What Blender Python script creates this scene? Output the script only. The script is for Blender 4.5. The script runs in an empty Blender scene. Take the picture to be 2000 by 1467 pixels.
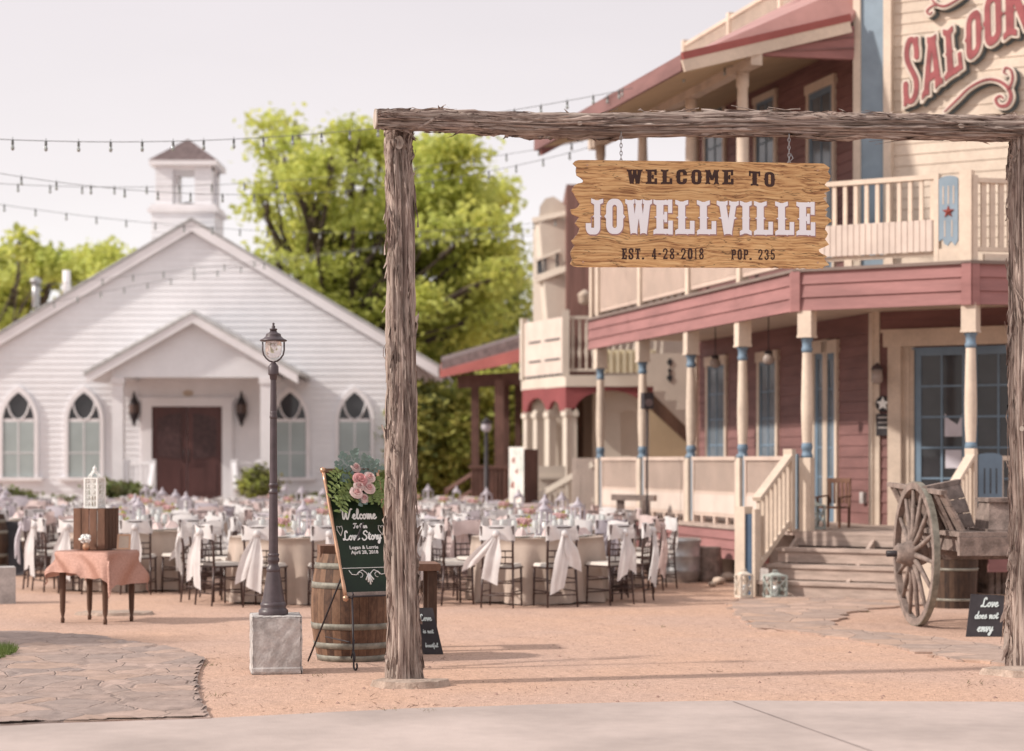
import bpy, math, random
import numpy as np
from mathutils import Vector, Matrix, noise
random.seed(11); RS = np.random.RandomState(5)
SC = bpy.context.scene; COL = SC.collection
R = math.radians
# ------------------------------------------------------------------ camera, sky, sun, exposure
CAMZ = 1.65
cam = bpy.data.objects.new('camera', bpy.data.cameras.new('camera')); COL.objects.link(cam)
cam.location = (0, 0, CAMZ); cam.rotation_euler = (R(90), 0, 0)
cam.data.sensor_width = 36; cam.data.lens = 72; cam.data.shift_y = 0.0833
cam.data.clip_start = .2; cam.data.clip_end = 2000
cam.data.dof.use_dof = True; cam.data.dof.focus_distance = 15.6; cam.data.dof.aperture_fstop = 1.5
SC.camera = cam
SUN_EL = 34.0
SUN_DIR = Vector((.97 * math.cos(R(SUN_EL)), .235 * math.cos(R(SUN_EL)), -math.sin(R(SUN_EL)))).normalized()   # the way the light travels
sl = bpy.data.lights.new('sun', 'SUN'); sl.energy = 3.2; sl.angle = R(2.2); sl.color = (1, .92, .83)
so = bpy.data.objects.new('sun', sl); COL.objects.link(so)
so.rotation_euler = SUN_DIR.to_track_quat('-Z', 'Y').to_euler(); so.location = (-20, -5, 20)
W = bpy.data.worlds.new('World'); SC.world = W; W.use_nodes = True
wn, wl = W.node_tree.nodes, W.node_tree.links
bg = wn['Background']; bg.inputs['Strength'].default_value = 0.1
sk = wn.new('ShaderNodeTexSky'); sk.sky_type = 'NISHITA'; sk.sun_disc = False
sk.sun_elevation = R(SUN_EL); sk.sun_rotation = math.atan2(-SUN_DIR.x, -SUN_DIR.y); sk.dust_density = 4; sk.air_density = 1
tc = wn.new('ShaderNodeTexCoord'); sp = wn.new('ShaderNodeSeparateXYZ'); wl.new(tc.outputs['Generated'], sp.inputs[0])
cr = wn.new('ShaderNodeValToRGB'); wl.new(sp.outputs['Z'], cr.inputs[0])
els = cr.color_ramp.elements
els[0].position = 0.0; els[0].color = (.95, .925, .91, 1); els[1].position = 1.0; els[1].color = (.78, .755, .76, 1)
e = els.new(.06); e.color = (.89, .865, .855, 1); e = els.new(.13); e.color = (.765, .72, .725, 1); e = els.new(.25); e.color = (.665, .615, .635, 1); e = els.new(.6); e.color = (.76, .73, .735, 1)
# thin high cloud veil
nz = wn.new('ShaderNodeTexNoise'); nz.inputs['Scale'].default_value = 3.0; nz.inputs['Detail'].default_value = 5
mpw = wn.new('ShaderNodeMapping'); mpw.inputs['Scale'].default_value = (1, 1, 4); wl.new(tc.outputs['Generated'], mpw.inputs[0]); wl.new(mpw.outputs[0], nz.inputs['Vector'])
vm = wn.new('ShaderNodeVectorMath'); vm.operation = 'SCALE'; vm.inputs['Scale'].default_value = 10; wl.new(cr.outputs[0], vm.inputs[0])
vr = wn.new('ShaderNodeMapRange'); vr.inputs[1].default_value = .3; vr.inputs[2].default_value = .7; vr.inputs[3].default_value = .96; vr.inputs[4].default_value = 1.03
wl.new(nz.outputs['Fac'], vr.inputs[0])
vm2 = wn.new('ShaderNodeVectorMath'); vm2.operation = 'SCALE'; wl.new(vm.outputs[0], vm2.inputs[0]); wl.new(vr.outputs[0], vm2.inputs['Scale'])
mx = wn.new('ShaderNodeMixRGB'); mx.inputs[0].default_value = .93; wl.new(sk.outputs[0], mx.inputs[1]); wl.new(vm2.outputs[0], mx.inputs[2])
wl.new(mx.outputs[0], bg.inputs['Color'])
SC.view_settings.view_transform = 'Standard'; SC.view_settings.look = 'None'
SC.view_settings.exposure = 0.38; SC.view_settings.gamma = 1.0
SC.render.engine = 'CYCLES'
SC.cycles.max_bounces = 6; SC.cycles.diffuse_bounces = 3; SC.cycles.transparent_max_bounces = 8
SC.cycles.sample_clamp_indirect = 6
SC.cycles.use_denoising = True

# ------------------------------------------------------------------ helpers
def V(*a): return Vector(a)
def P(px, py, D): return Vector(((px - 1000) * D / 4000, D, CAMZ + (900 - py) * D / 4000))
def G(px, py):
    D = CAMZ * 4000 / (py - 900); return Vector(((px - 1000) * D / 4000, D, 0))
def lin(r, g, b):
    f = lambda c: (c / 255 / 12.92) if c / 255 <= .04045 else ((c / 255 + .055) / 1.055) ** 2.4
    return (f(r), f(g), f(b))
def onplane(px, py, o, d):
    """point of the vertical plane through o (x, y) along d, seen at px,py: (t, z)"""
    k = (px - 1000) / 4000
    t = (k * o[1] - o[0]) / (d[0] - k * d[1]); D = o[1] + d[1] * t
    return t, CAMZ + (900 - py) * D / 4000
def each(M, name, m_, parent, *boxes):
    for b in boxes: q = MB(M); q.box(*b); q.build(name, m_, parent)
W_ = (-.2454, .9694); M_ = (.859, -.512); R_ = (.9694, .2454)     # directions of the saloon's three sides

class MB:
    def __init__(s, M=None): s.v = []; s.f = []; s.mi = []; s.uv = {}; s.M = M or Matrix.Identity(4); s.m = 0; s.smooth = []; s.sm = False
    def pts(s, ps):
        b = len(s.v)
        for p in ps: s.v.append(s.M @ Vector(p))
        return b
    def face(s, idx): s.f.append(tuple(idx)); s.mi.append(s.m); s.smooth.append(s.sm)
    def poly(s, ps): b = s.pts(ps); s.face(range(b, b + len(ps)))
    def box(s, x0, y0, z0, x1, y1, z1):
        b = s.pts([(x0, y0, z0), (x1, y0, z0), (x1, y1, z0), (x0, y1, z0), (x0, y0, z1), (x1, y0, z1), (x1, y1, z1), (x0, y1, z1)])
        for q in ((0, 3, 2, 1), (4, 5, 6, 7), (0, 1, 5, 4), (1, 2, 6, 5), (2, 3, 7, 6), (3, 0, 4, 7)): s.face([b + i for i in q])
        return s
    def cbox(s, cx, cy, cz, sx, sy, sz): return s.box(cx - sx / 2, cy - sy / 2, cz - sz / 2, cx + sx / 2, cy + sy / 2, cz + sz / 2)
    def hexa(s, lo, hi):
        """lo, hi: four corners each (same winding)"""
        b = s.pts(list(lo) + list(hi))
        for q in ((0, 3, 2, 1), (4, 5, 6, 7), (0, 1, 5, 4), (1, 2, 6, 5), (2, 3, 7, 6), (3, 0, 4, 7)): s.face([b + i for i in q])
    def beam(s, p, q, w, h, up=(0, 0, 1)):
        p, q = Vector(p), Vector(q); d = (q - p).normalized(); a = d.cross(Vector(up))
        if a.length < 1e-4: a = d.cross(Vector((0, 1, 0)))
        a.normalize(); c = a.cross(d).normalized()
        f = lambda o: [o - a * w / 2 - c * h / 2, o + a * w / 2 - c * h / 2, o + a * w / 2 + c * h / 2, o - a * w / 2 + c * h / 2]
        s.hexa(f(p), f(q)); return s
    def tube(s, path, r, n=8, cap=True):
        path = [Vector(p) for p in path]; N = len(path); rr = r if isinstance(r, (list, tuple)) else [r] * N
        sm = s.sm; s.sm = True
        prev = None; rings = []
        for i, p in enumerate(path):
            d = (path[min(i + 1, N - 1)] - path[max(i - 1, 0)]).normalized()
            if prev is None: a = d.orthogonal().normalized()
            else: a = (prev - d * prev.dot(d)).normalized()
            prev = a; c = d.cross(a)
            rings.append(s.pts([p + (a * math.cos(2 * math.pi * k / n) + c * math.sin(2 * math.pi * k / n)) * rr[i] for k in range(n)]))
        for i in range(N - 1):
            for k in range(n):
                k2 = (k + 1) % n; s.face([rings[i] + k, rings[i] + k2, rings[i + 1] + k2, rings[i + 1] + k])
        s.sm = False
        if cap: s.face([rings[0] + k for k in range(n)][::-1]); s.face([rings[-1] + k for k in range(n)])
        s.sm = sm; return s
    def lathe(s, prof, n=24, c=(0, 0, 0), cap=True, fn=None):
        """prof: (r, z) pairs from the bottom up"""
        sm = s.sm; s.sm = True; rings = []
        for (r, z) in prof:
            ring = []
            for k in range(n):
                t = 2 * math.pi * k / n; rr = fn(r, z, t) if fn else r
                ring.append((c[0] + rr * math.cos(t), c[1] + rr * math.sin(t), c[2] + z))
            rings.append(s.pts(ring))
        for i in range(len(prof) - 1):
            for k in range(n):
                k2 = (k + 1) % n; s.face([rings[i] + k, rings[i] + k2, rings[i + 1] + k2, rings[i + 1] + k])
        s.sm = False
        if cap:
            if prof[0][0] > 1e-4: s.face([rings[0] + k for k in range(n)][::-1])
            if prof[-1][0] > 1e-4: s.face([rings[-1] + k for k in range(n)])
        s.sm = sm; return s
    def prism(s, poly, d):
        """poly: 3D polygon, d: extrusion vector"""
        n = len(poly); d = Vector(d); b = s.pts(poly); c = s.pts([Vector(p) + d for p in poly])
        s.face(range(b, b + n)); s.face([c + i for i in range(n)][::-1])
        for i in range(n): j = (i + 1) % n; s.face([b + i, c + i, c + j, b + j])
        return s
    def build(s, name, mats, parent=None, loc=None, **props):
        base = Vector(loc) if loc is not None else (Vector(parent['_w']) if parent is not None and '_w' in parent else Vector((0, 0, 0)))
        me = bpy.data.meshes.new(name)
        me.from_pydata([tuple(v - base) for v in s.v], [], s.f)
        if not isinstance(mats, (list, tuple)): mats = [mats]
        for m in mats: me.materials.append(m)
        if len(mats) > 1: me.polygons.foreach_set('material_index', s.mi)
        if any(s.smooth): me.polygons.foreach_set('use_smooth', s.smooth)
        if s.uv:
            uvl = me.uv_layers.new(name='UVMap'); arr = np.zeros((len(me.loops), 2), 'f')
            vi = np.zeros(len(me.loops), 'i'); me.loops.foreach_get('vertex_index', vi)
            uva = np.zeros((len(s.v), 2), 'f')
            for k, u in s.uv.items(): uva[k] = u
            uvl.data.foreach_set('uv', uva[vi].ravel())
        me.update()
        o = bpy.data.objects.new(name, me); COL.objects.link(o)
        if parent is not None: o.parent = parent
        else: o.location = base
        o['_w'] = tuple(base)
        for k, v in props.items(): o[k] = v
        return o

def np_mesh(name, verts, faces, mat, parent=None, loc=None, smooth=False, matidx=None):
    base = np.array(loc if loc is not None else (parent['_w'] if parent is not None else (0, 0, 0)), 'f')
    me = bpy.data.meshes.new(name); n = faces.shape[1]
    me.vertices.add(len(verts)); me.vertices.foreach_set('co', (verts - base).astype('f').ravel())
    me.loops.add(faces.size); me.loops.foreach_set('vertex_index', faces.astype('i').ravel())
    me.polygons.add(len(faces)); me.polygons.foreach_set('loop_start', np.arange(0, faces.size, n, dtype='i'))
    mats = mat if isinstance(mat, (list, tuple)) else [mat]
    for m in mats: me.materials.append(m)
    if matidx is not None: me.polygons.foreach_set('material_index', matidx.astype('i'))
    if smooth: me.polygons.foreach_set('use_smooth', np.ones(len(faces), bool))
    me.update(calc_edges=True); me.validate()
    o = bpy.data.objects.new(name, me); COL.objects.link(o)
    if parent is not None: o.parent = parent
    else: o.location = base
    o['_w'] = tuple(float(x) for x in base)
    return o

def tag(o, label=None, cat=None, group=None, kind=None):
    if label: o['label'] = label
    if cat: o['category'] = cat
    if group: o['group'] = group
    if kind: o['kind'] = kind
    return o
def thing(name, loc, label, cat, group=None, rz=0):
    o = bpy.data.objects.new(name, None); COL.objects.link(o); o.location = loc; o.rotation_euler = (0, 0, rz)
    o.empty_display_size = .2; o['_w'] = tuple(loc)
    return tag(o, label, cat, group)
def copy_tree(o, parent=None):
    c = o.copy(); COL.objects.link(c)
    if parent is not None: c.parent = parent
    for ch in list(o.children): copy_tree(ch, c)
    return c
def T(loc=(0, 0, 0), rz=0.0): return Matrix.Translation(Vector(loc)) @ Matrix.Rotation(rz, 4, 'Z')
def FR(o, d):
    """frame: x along d (2D), y = to the right-hand side looking along (inwards for our sides), z up"""
    d = Vector((d[0], d[1], 0)).normalized(); n = Vector((-d.y, d.x, 0))
    return Matrix(((d.x, n.x, 0, o[0]), (d.y, n.y, 0, o[1]), (0, 0, 1, o[2] if len(o) > 2 else 0), (0, 0, 0, 1)))

# ------------------------------------------------------------------ materials
def mat(name, col, rough=.7, var=.12, vscale=3.0, bump=0.0, bscale=30.0, stretch=(1, 1, 1), spec=.3, metal=0.0, col2=None, detail=5, coords='Object', trans=0.0, thr=(.35, .65), fine=0.0):
    m = bpy.data.materials.new(name); m.use_nodes = True; n, l = m.node_tree.nodes, m.node_tree.links
    b = n['Principled BSDF']; b.inputs['Roughness'].default_value = rough; b.inputs['Metallic'].default_value = metal
    b.inputs['Specular IOR Level'].default_value = spec
    t = n.new('ShaderNodeTexCoord'); mp = n.new('ShaderNodeMapping'); mp.inputs['Scale'].default_value = stretch
    l.new(t.outputs[coords], mp.inputs[0])
    c1 = col; c2 = col2 or tuple(max(0, x * (1 - var)) for x in col)
    c1 = tuple(min(1, x * (1 + var * .5)) for x in col) if not col2 else col
    nt = n.new('ShaderNodeTexNoise'); nt.inputs['Scale'].default_value = vscale; nt.inputs['Detail'].default_value = detail; nt.inputs['Roughness'].default_value = .6
    l.new(mp.outputs[0], nt.inputs['Vector'])
    rmp = n.new('ShaderNodeMapRange'); rmp.inputs[1].default_value = thr[0]; rmp.inputs[2].default_value = thr[1]
    l.new(nt.outputs['Fac'], rmp.inputs[0])
    mixn = n.new('ShaderNodeMixRGB'); mixn.inputs[1].default_value = (*c1, 1); mixn.inputs[2].default_value = (*c2, 1)
    l.new(rmp.outputs[0], mixn.inputs[0]); out = mixn.outputs[0]
    if fine:
        f2 = n.new('ShaderNodeTexNoise'); f2.inputs['Scale'].default_value = vscale * 12; f2.inputs['Detail'].default_value = 3; l.new(mp.outputs[0], f2.inputs['Vector'])
        r2 = n.new('ShaderNodeMapRange'); r2.inputs[1].default_value = .3; r2.inputs[2].default_value = .7; r2.inputs[3].default_value = 1 - fine; r2.inputs[4].default_value = 1 + fine * .5
        l.new(f2.outputs['Fac'], r2.inputs[0]); vmu = n.new('ShaderNodeVectorMath'); vmu.operation = 'SCALE'; l.new(out, vmu.inputs[0]); l.new(r2.outputs[0], vmu.inputs['Scale']); out = vmu.outputs[0]
    l.new(out, b.inputs['Base Color'])
    if bump:
        bt = n.new('ShaderNodeTexNoise'); bt.inputs['Scale'].default_value = bscale; bt.inputs['Detail'].default_value = 6; l.new(mp.outputs[0], bt.inputs['Vector'])
        bn = n.new('ShaderNodeBump'); bn.inputs['Strength'].default_value = bump; bn.inputs['Distance'].default_value = .02
        l.new(bt.outputs['Fac'], bn.inputs['Height']); l.new(bn.outputs[0], b.inputs['Normal'])
    if trans:
        tr = n.new('ShaderNodeBsdfTranslucent'); l.new(out, tr.inputs[0]); ms = n.new('ShaderNodeMixShader'); ms.inputs[0].default_value = trans
        l.new(b.outputs[0], ms.inputs[1]); l.new(tr.outputs[0], ms.inputs[2]); l.new(ms.outputs[0], n['Material Output'].inputs[0])
    return m
def glassy(name, col, rough=.08):
    m = mat(name, col, rough=rough, var=.3, vscale=1.5, spec=.35); return m

MT = {}
MT['cream'] = mat('cream_paint', (.668, .553, .452), .6, .14, 1.6, .05, 40, fine=.07)
MT['creamd'] = mat('cream_paint_worn', (.60, .49, .40), .7, .16, 2.5, .1, 30, fine=.08)
MT['peach'] = mat('peach_beadboard', (.58, .455, .385), .65, .10, 2, .05, 40)
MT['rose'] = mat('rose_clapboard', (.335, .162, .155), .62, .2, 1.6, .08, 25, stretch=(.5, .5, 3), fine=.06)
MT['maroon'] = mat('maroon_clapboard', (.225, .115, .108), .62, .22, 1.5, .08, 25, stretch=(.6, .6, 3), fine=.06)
MT['red'] = mat('red_metal_roof', (.34, .10, .09), .5, .15, 2, 0)
MT['pinkroof'] = mat('faded_roof_metal', (.42, .22, .20), .5, .15, 2, 0)
MT['blue'] = mat('blue_paint', (.165, .235, .31), .55, .15, 3, .04, 30)
MT['bluel'] = mat('light_blue_paint', (.245, .315, .38), .55, .12, 3, .04, 30)
MT['white'] = mat('white_clapboard', (.80, .80, .83), .6, .07, .8, .03, 20, fine=.03)
MT['whitet'] = mat('white_trim', (.80, .78, .80), .55, .06, 2)
MT['darkred'] = mat('dark_mahogany_door', (.10, .045, .042), .4, .25, 3, .1, 20, stretch=(1, 1, .2))
MT['chroof'] = mat('pale_grey_shingle', (.50, .50, .50), .9, .2, 8, .2, 30)
MT['shingle'] = mat('grey_shingle', (.16, .12, .12), .9, .35, 8, .3, 30)
MT['glass'] = glassy('window_glass_dark', (.05, .05, .055))
MT['glassg'] = glassy('window_glass_grey', (.16, .19, .22))
MT['blind'] = mat('drawn_blind', (.36, .42, .42), .35, .12, 1.2, spec=.6)
MT['iron'] = mat('black_iron', (.035, .028, .032), .45, .2, 10, .05, 60)
MT['lamp'] = mat('bronze_lamp_paint', (.075, .055, .062), .42, .25, 12, .05, 60, spec=.5)
MT['chair'] = mat('walnut_chair_lacquer', (.065, .036, .032), .4, .2, 6, spec=.5)
MT['cushion'] = mat('ivory_cushion', (.62, .57, .52), .9, .05)
MT['sash_w'] = mat('white_satin', (.80, .77, .77), .5, .08, 6, .1, 14, trans=.25)
MT['sash_p'] = mat('blush_satin', (.74, .60, .58), .5, .10, 6, .1, 14, trans=.25)
MT['sash_l'] = mat('lilac_grey_satin', (.60, .55, .60), .5, .10, 6, .1, 14, trans=.25)
MT['cloth_b'] = mat('taupe_tablecloth', (.50, .405, .345), .75, .12, 3, .08, 20)
MT['cloth_w'] = mat('ivory_tablecloth', (.70, .62, .56), .75, .10, 3, .08, 20)
MT['china'] = mat('white_china', (.82, .82, .80), .2, .03, spec=.6)
MT['goldw'] = mat('rose_gold', (.55, .33, .22), .3, .2, 8, metal=.7)
MT['wood'] = mat('weathered_grey_wood', (.27, .21, .185), .85, .4, 3, .35, 22, stretch=(3, 3, 3), fine=.25)
MT['woodd'] = mat('dark_brown_wood', (.115, .062, .042), .7, .4, 5, .2, 20, stretch=(1, 1, .2), fine=.2)
MT['woodm'] = mat('mid_brown_wood', (.20, .105, .07), .6, .35, 6, .15, 30, stretch=(1, 1, .25), fine=.15)
MT['step'] = mat('worn_step_boards', (.46, .36, .31), .8, .25, 5, .15, 30, stretch=(.4, 1, 4), fine=.1)
MT['conc'] = mat('rough_concrete', (.49, .455, .44), .92, .28, 5, .03, 40, fine=.14)
MT['galv'] = mat('galvanised_steel', (.42, .42, .43), .4, .2, 6, metal=.6)
MT['slate'] = mat('chalkboard_paint', (.045, .04, .045), .7, .3, 5)
MT['brick'] = mat('brown_pavilion_wood', (.155, .085, .07), .75, .25, 3, .1, 20)
MT['tan'] = mat('tan_stucco', (.50, .38, .25), .8, .1, 1.5)
MT['palecr'] = mat('pale_cream_stucco', (.63, .555, .475), .7, .08, 1.5)
MT['valance'] = mat('crimson_valance', (.26, .07, .072), .6, .15, 2)
MT['pinkb'] = mat('blush_painted_boards', (.65, .545, .48), .7, .12, 2, .05, 20)
# ------------------------------------------------------------------ lettering: polygons and strokes -> distance field -> mesh
def Rc(x0, y0, x1, y1): return [(x0, y0), (x1, y0), (x1, y1), (x0, y1)]
def RR(x0, y0, x1, y1, rx, ry=None):
    ry = ry or rx; o = []
    for (cx, cy, a) in ((x1 - rx, y1 - ry, 0), (x0 + rx, y1 - ry, 90), (x0 + rx, y0 + ry, 180), (x1 - rx, y0 + ry, 270)):
        for k in range(7): t = R(a + 15 * k); o.append((cx + rx * math.cos(t), cy + ry * math.sin(t)))
    return o
def Di(x, y, rx, ry): return [(x - rx, y), (x, y - ry), (x + rx, y), (x, y + ry)]
def St(xc, hw, y0=.05, y1=.95): return [('+', Rc(xc - hw, y0, xc + hw, y1)), ('+', Di(xc, .5, hw + .10, .07))]
def Se(xc, hw, top=True):
    if top: return [('+', [(xc - hw, 1.0), (xc - hw, .88), (xc - hw * .55, .84), (xc + hw * .55, .84), (xc + hw, .88), (xc + hw, 1.0), (xc + hw * .45, .97), (xc, .93), (xc - hw * .45, .97)])]
    return [(s, [(x, 1 - y) for x, y in p]) for s, p in Se(xc, hw, True)]
def Dg(a, b, w, y1=.97, y0=.03): return [('+', [(a - w, y1), (a + w, y1), (b + w, y0), (b - w, y0)])]
def glyph(ch):
    if ch == 'L': return St(.34, .17) + Se(.34, .32) + [('+', Rc(.1, .02, .98, .16)), ('+', Rc(.76, .02, .98, .40))] + Se(.34, .32, False)
    if ch == 'E': return St(.34, .17) + [('+', Rc(.1, .85, .95, .98)), ('+', Rc(.75, .62, .95, 1)), ('+', Rc(.3, .43, .66, .57)), ('+', Rc(.56, .35, .70, .65)), ('+', Rc(.1, .02, .98, .16)), ('+', Rc(.76, 0, .98, .40))] + Se(.34, .32) + Se(.34, .32, False)
    if ch == 'J': return [('+', RR(.0, -.02, .82, .5, .30, .2)), ('-', Rc(.30, .17, .48, 1)), ('-', Rc(-.1, .30, .30, 1)), ('+', Rc(.48, .2, .82, .95)), ('+', Di(.65, .5, .27, .07))] + Se(.65, .34)
    if ch == 'O' or ch == '0': return [('+', RR(.06, 0, .94, 1, .36, .26)), ('-', RR(.38, .17, .62, .83, .11, .08)), ('+', Di(.06, .5, .10, .07)), ('+', Di(.94, .5, .10, .07))]
    if ch == 'C': return [('+', RR(.06, 0, .94, 1, .36, .26)), ('-', RR(.38, .17, .62, .83, .11, .08)), ('-', Rc(.60, .38, 1.1, .62)), ('+', Di(.06, .5, .10, .07))]
    if ch == 'W': return Dg(.15, .30, .12) + Dg(.5, .33, .09) + Dg(.5, .67, .09) + Dg(.85, .70, .12) + Se(.15, .18) + Se(.5, .14) + Se(.85, .18) + Se(.31, .13, False) + Se(.69, .13, False)
    if ch == 'V': return Dg(.20, .46, .17) + Dg(.80, .54, .14) + Se(.20, .27) + Se(.80, .24) + Se(.5, .20, False) + [('+', Di(.28, .5, .26, .06)), ('+', Di(.74, .5, .2, .06))]
    if ch == 'I': return St(.5, .27) + Se(.5, .48) + Se(.5, .48, False)
    if ch == 'T': return St(.5, .18) + [('+', Rc(.03, .84, .97, .98)), ('+', Rc(.03, .66, .17, 1)), ('+', Rc(.83, .66, .97, 1))] + Se(.5, .32, False)
    if ch == 'M': return St(.18, .12) + St(.82, .12) + Dg(.25, .5, .10, .97, .3) + Dg(.75, .5, .10, .97, .3) + Se(.17, .18) + Se(.83, .18) + Se(.18, .18, False) + Se(.82, .18, False)
    if ch == 'N': return St(.2, .13) + St(.8, .13) + Dg(.25, .78, .12) + Se(.2, .22) + Se(.8, .2) + Se(.2, .22, False)
    if ch == 'A': return Dg(.44, .18, .15) + Dg(.56, .82, .15) + [('+', Rc(.25, .22, .75, .36)), ('+', Di(.22, .5, .1, .06)), ('+', Di(.78, .5, .1, .06))] + Se(.5, .30) + Se(.16, .20, False) + Se(.84, .20, False)
    if ch == 'P': return St(.26, .13) + Se(.26, .24) + Se(.26, .24, False) + [('+', RR(.26, .42, .95, .98, .28, .2)), ('-', RR(.42, .56, .68, .85, .1))]
    if ch == 'S': return [('~', [(.82, .68), (.80, .82), (.62, .92), (.38, .92), (.20, .80), (.22, .66), (.40, .55), (.64, .44), (.80, .32), (.78, .16), (.60, .07), (.38, .07), (.20, .16), (.17, .32)], .15), ('+', Rc(.72, .64, .94, .98)), ('+', Rc(.06, .02, .27, .36))]
    if ch == '2': return [('~', [(.18, .70), (.22, .86), (.5, .93), (.76, .84), (.78, .66), (.6, .45), (.3, .22), (.2, .09)], .12), ('+', Rc(.1, .02, .92, .16))]
    if ch == '3': return [('~', [(.2, .74), (.28, .88), (.5, .93), (.74, .84), (.74, .64), (.5, .53), (.74, .42), (.78, .2), (.6, .07), (.35, .07), (.18, .2)], .12)]
    if ch == '5': return [('~', [(.78, .9), (.3, .9), (.26, .55), (.5, .6), (.74, .5), (.78, .25), (.6, .08), (.34, .07), (.18, .2)], .12)]
    if ch == '8': return [('~', [(.5, .54), (.26, .66), (.28, .86), (.5, .93), (.72, .86), (.74, .66), (.5, .54), (.22, .36), (.24, .14), (.5, .07), (.76, .14), (.78, .36), (.5, .54)], .12)]
    if ch == '1': return St(.5, .15) + Se(.5, .3, False) + [('+', Rc(.25, .78, .5, .9))]
    if ch == '4': return [('+', Rc(.52, .03, .80, .97)), ('+', Rc(.08, .22, .96, .34)), ('+', [(.5, .97), (.66, .97), (.3, .3), (.1, .3)])] + [('+', Rc(.42, .0, .9, .1))]
    if ch == '-': return [('+', Rc(.12, .42, .88, .56))]
    if ch == '.': return [('+', Rc(.0, .0, 1, .17))]
    return []
def poly_sd(X, Y, P_):
    P_ = [(float(a), float(b)) for a, b in P_]; n = len(P_); d = np.full(X.shape, 1e9); s = np.ones(X.shape)
    for i in range(n):
        ax, ay = P_[i]; bx, by = P_[i - 1]; ex, ey = bx - ax, by - ay; wx, wy = X - ax, Y - ay
        t = np.clip((wx * ex + wy * ey) / (ex * ex + ey * ey + 1e-12), 0, 1)
        d = np.minimum(d, (wx - ex * t) ** 2 + (wy - ey * t) ** 2)
        c1 = Y >= ay; c2 = Y < by; c3 = ex * wy > ey * wx
        s = np.where((c1 & c2 & c3) | (~c1 & ~c2 & ~c3), -s, s)
    return s * np.sqrt(d)
def line_sd(X, Y, P_, w):
    d = np.full(X.shape, 1e9); n = len(P_)
    ws = w if isinstance(w, (list, tuple)) else [w] * n
    for i in range(n - 1):
        ax, ay = P_[i]; bx, by = P_[i + 1]; ex, ey = bx - ax, by - ay; wx, wy = X - ax, Y - ay
        t = np.clip((wx * ex + wy * ey) / (ex * ex + ey * ey + 1e-12), 0, 1)
        d = np.minimum(d, np.sqrt((wx - ex * t) ** 2 + (wy - ey * t) ** 2) - (ws[i] * (1 - t) + ws[i + 1] * t))
    return d
def smooth_pts(p, k=4):
    if len(p) < 3: return p
    o = []; n = len(p)
    for i in range(n - 1):
        p0, p1, p2, p3 = p[max(i - 1, 0)], p[i], p[i + 1], p[min(i + 2, n - 1)]
        for j in range(k):
            t = j / k; o.append(tuple(.5 * ((2 * p1[a]) + (-p0[a] + p2[a]) * t + (2 * p0[a] - 5 * p1[a] + 4 * p2[a] - p3[a]) * t * t + (-p0[a] + 3 * p1[a] - 3 * p2[a] + p3[a]) * t ** 3) for a in (0, 1)))
    o.append(p[-1]); return o
def shape_field(prims, mapf, wscale, h, pad, box=None):
    """prims in unit space, mapf maps to metres; returns field and grid"""
    pr = []; allp = []
    for q in prims:
        pts = q[1] if q[0] != '~' else smooth_pts(q[1])
        mp_ = [mapf(x, y) for x, y in pts]; pr.append((q[0], mp_, (q[2] * wscale if q[0] == '~' else 0))); allp += mp_
    xs = [p[0] for p in allp]; ys = [p[1] for p in allp]
    x0, x1, y0, y1 = min(xs) - pad, max(xs) + pad, min(ys) - pad, max(ys) + pad
    X, Y = np.meshgrid(np.arange(x0, x1 + h, h), np.arange(y0, y1 + h, h)); d = np.full(X.shape, 1e9)
    for s, p, w in pr:
        if s == '+': d = np.minimum(d, poly_sd(X, Y, p))
        elif s == '-': d = np.maximum(d, -poly_sd(X, Y, p))
        else: d = np.minimum(d, line_sd(X, Y, p, w))
    return d, x0, y0, h
def field_mesh(mb, fld, off, z0, z1):
    """marching squares fill of field < off; local coords (x, y) -> (x, z) plane, depth y=-z1 (front) .. -z0 (back)"""
    d, x0, y0, h = fld; d = d - off; ny, nx = d.shape; ins = d < 0; fv = {}; bv = {}
    cr = [(0, 0), (1, 0), (1, 1), (0, 1)]
    def vert(key, x, y):
        if key not in fv: fv[key] = mb.pts([(x, -z1, y)])
        return fv[key]
    def back(key, x, y):
        if key not in bv: bv[key] = mb.pts([(x, -z0, y)])
        return bv[key]
    cell = ins[:-1, :-1] | ins[1:, :-1] | ins[:-1, 1:] | ins[1:, 1:]; full = ins[:-1, :-1] & ins[1:, :-1] & ins[:-1, 1:] & ins[1:, 1:]
    for j in range(ny - 1):
        i = 0
        while i < nx - 1:
            if not cell[j, i]: i += 1; continue
            if full[j, i]:
                k = i
                while k < nx - 1 and full[j, k]: k += 1
                b = [vert((i, j), x0 + i * h, y0 + j * h), vert((k, j), x0 + k * h, y0 + j * h), vert((k, j + 1), x0 + k * h, y0 + (j + 1) * h), vert((i, j + 1), x0 + i * h, y0 + (j + 1) * h)]
                mb.face(b); i = k; continue
            idx = []; cross = []
            for c in range(4):
                a, b = cr[c], cr[(c + 1) % 4]; ia, ja, ib, jb = i + a[0], j + a[1], i + b[0], j + b[1]
                if ins[ja, ia]: idx.append(vert((ia, ja), x0 + ia * h, y0 + ja * h))
                if ins[ja, ia] != ins[jb, ib]:
                    t = d[ja, ia] / (d[ja, ia] - d[jb, ib]); key = (min((ia, ja), (ib, jb)), max((ia, ja), (ib, jb)))
                    x = x0 + (ia + (ib - ia) * t) * h; y = y0 + (ja + (jb - ja) * t) * h
                    q = vert(key, x, y); idx.append(q); cross.append((key, x, y, q, ins[ja, ia]))
            if len(idx) >= 3: mb.face(idx)
            if len(cross) == 2 and z1 - z0 > 1e-4:
                A, B = cross; mb.face([A[3], back(A[0], A[1], A[2]), back(B[0], B[1], B[2]), B[3]])
            i += 1
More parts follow.
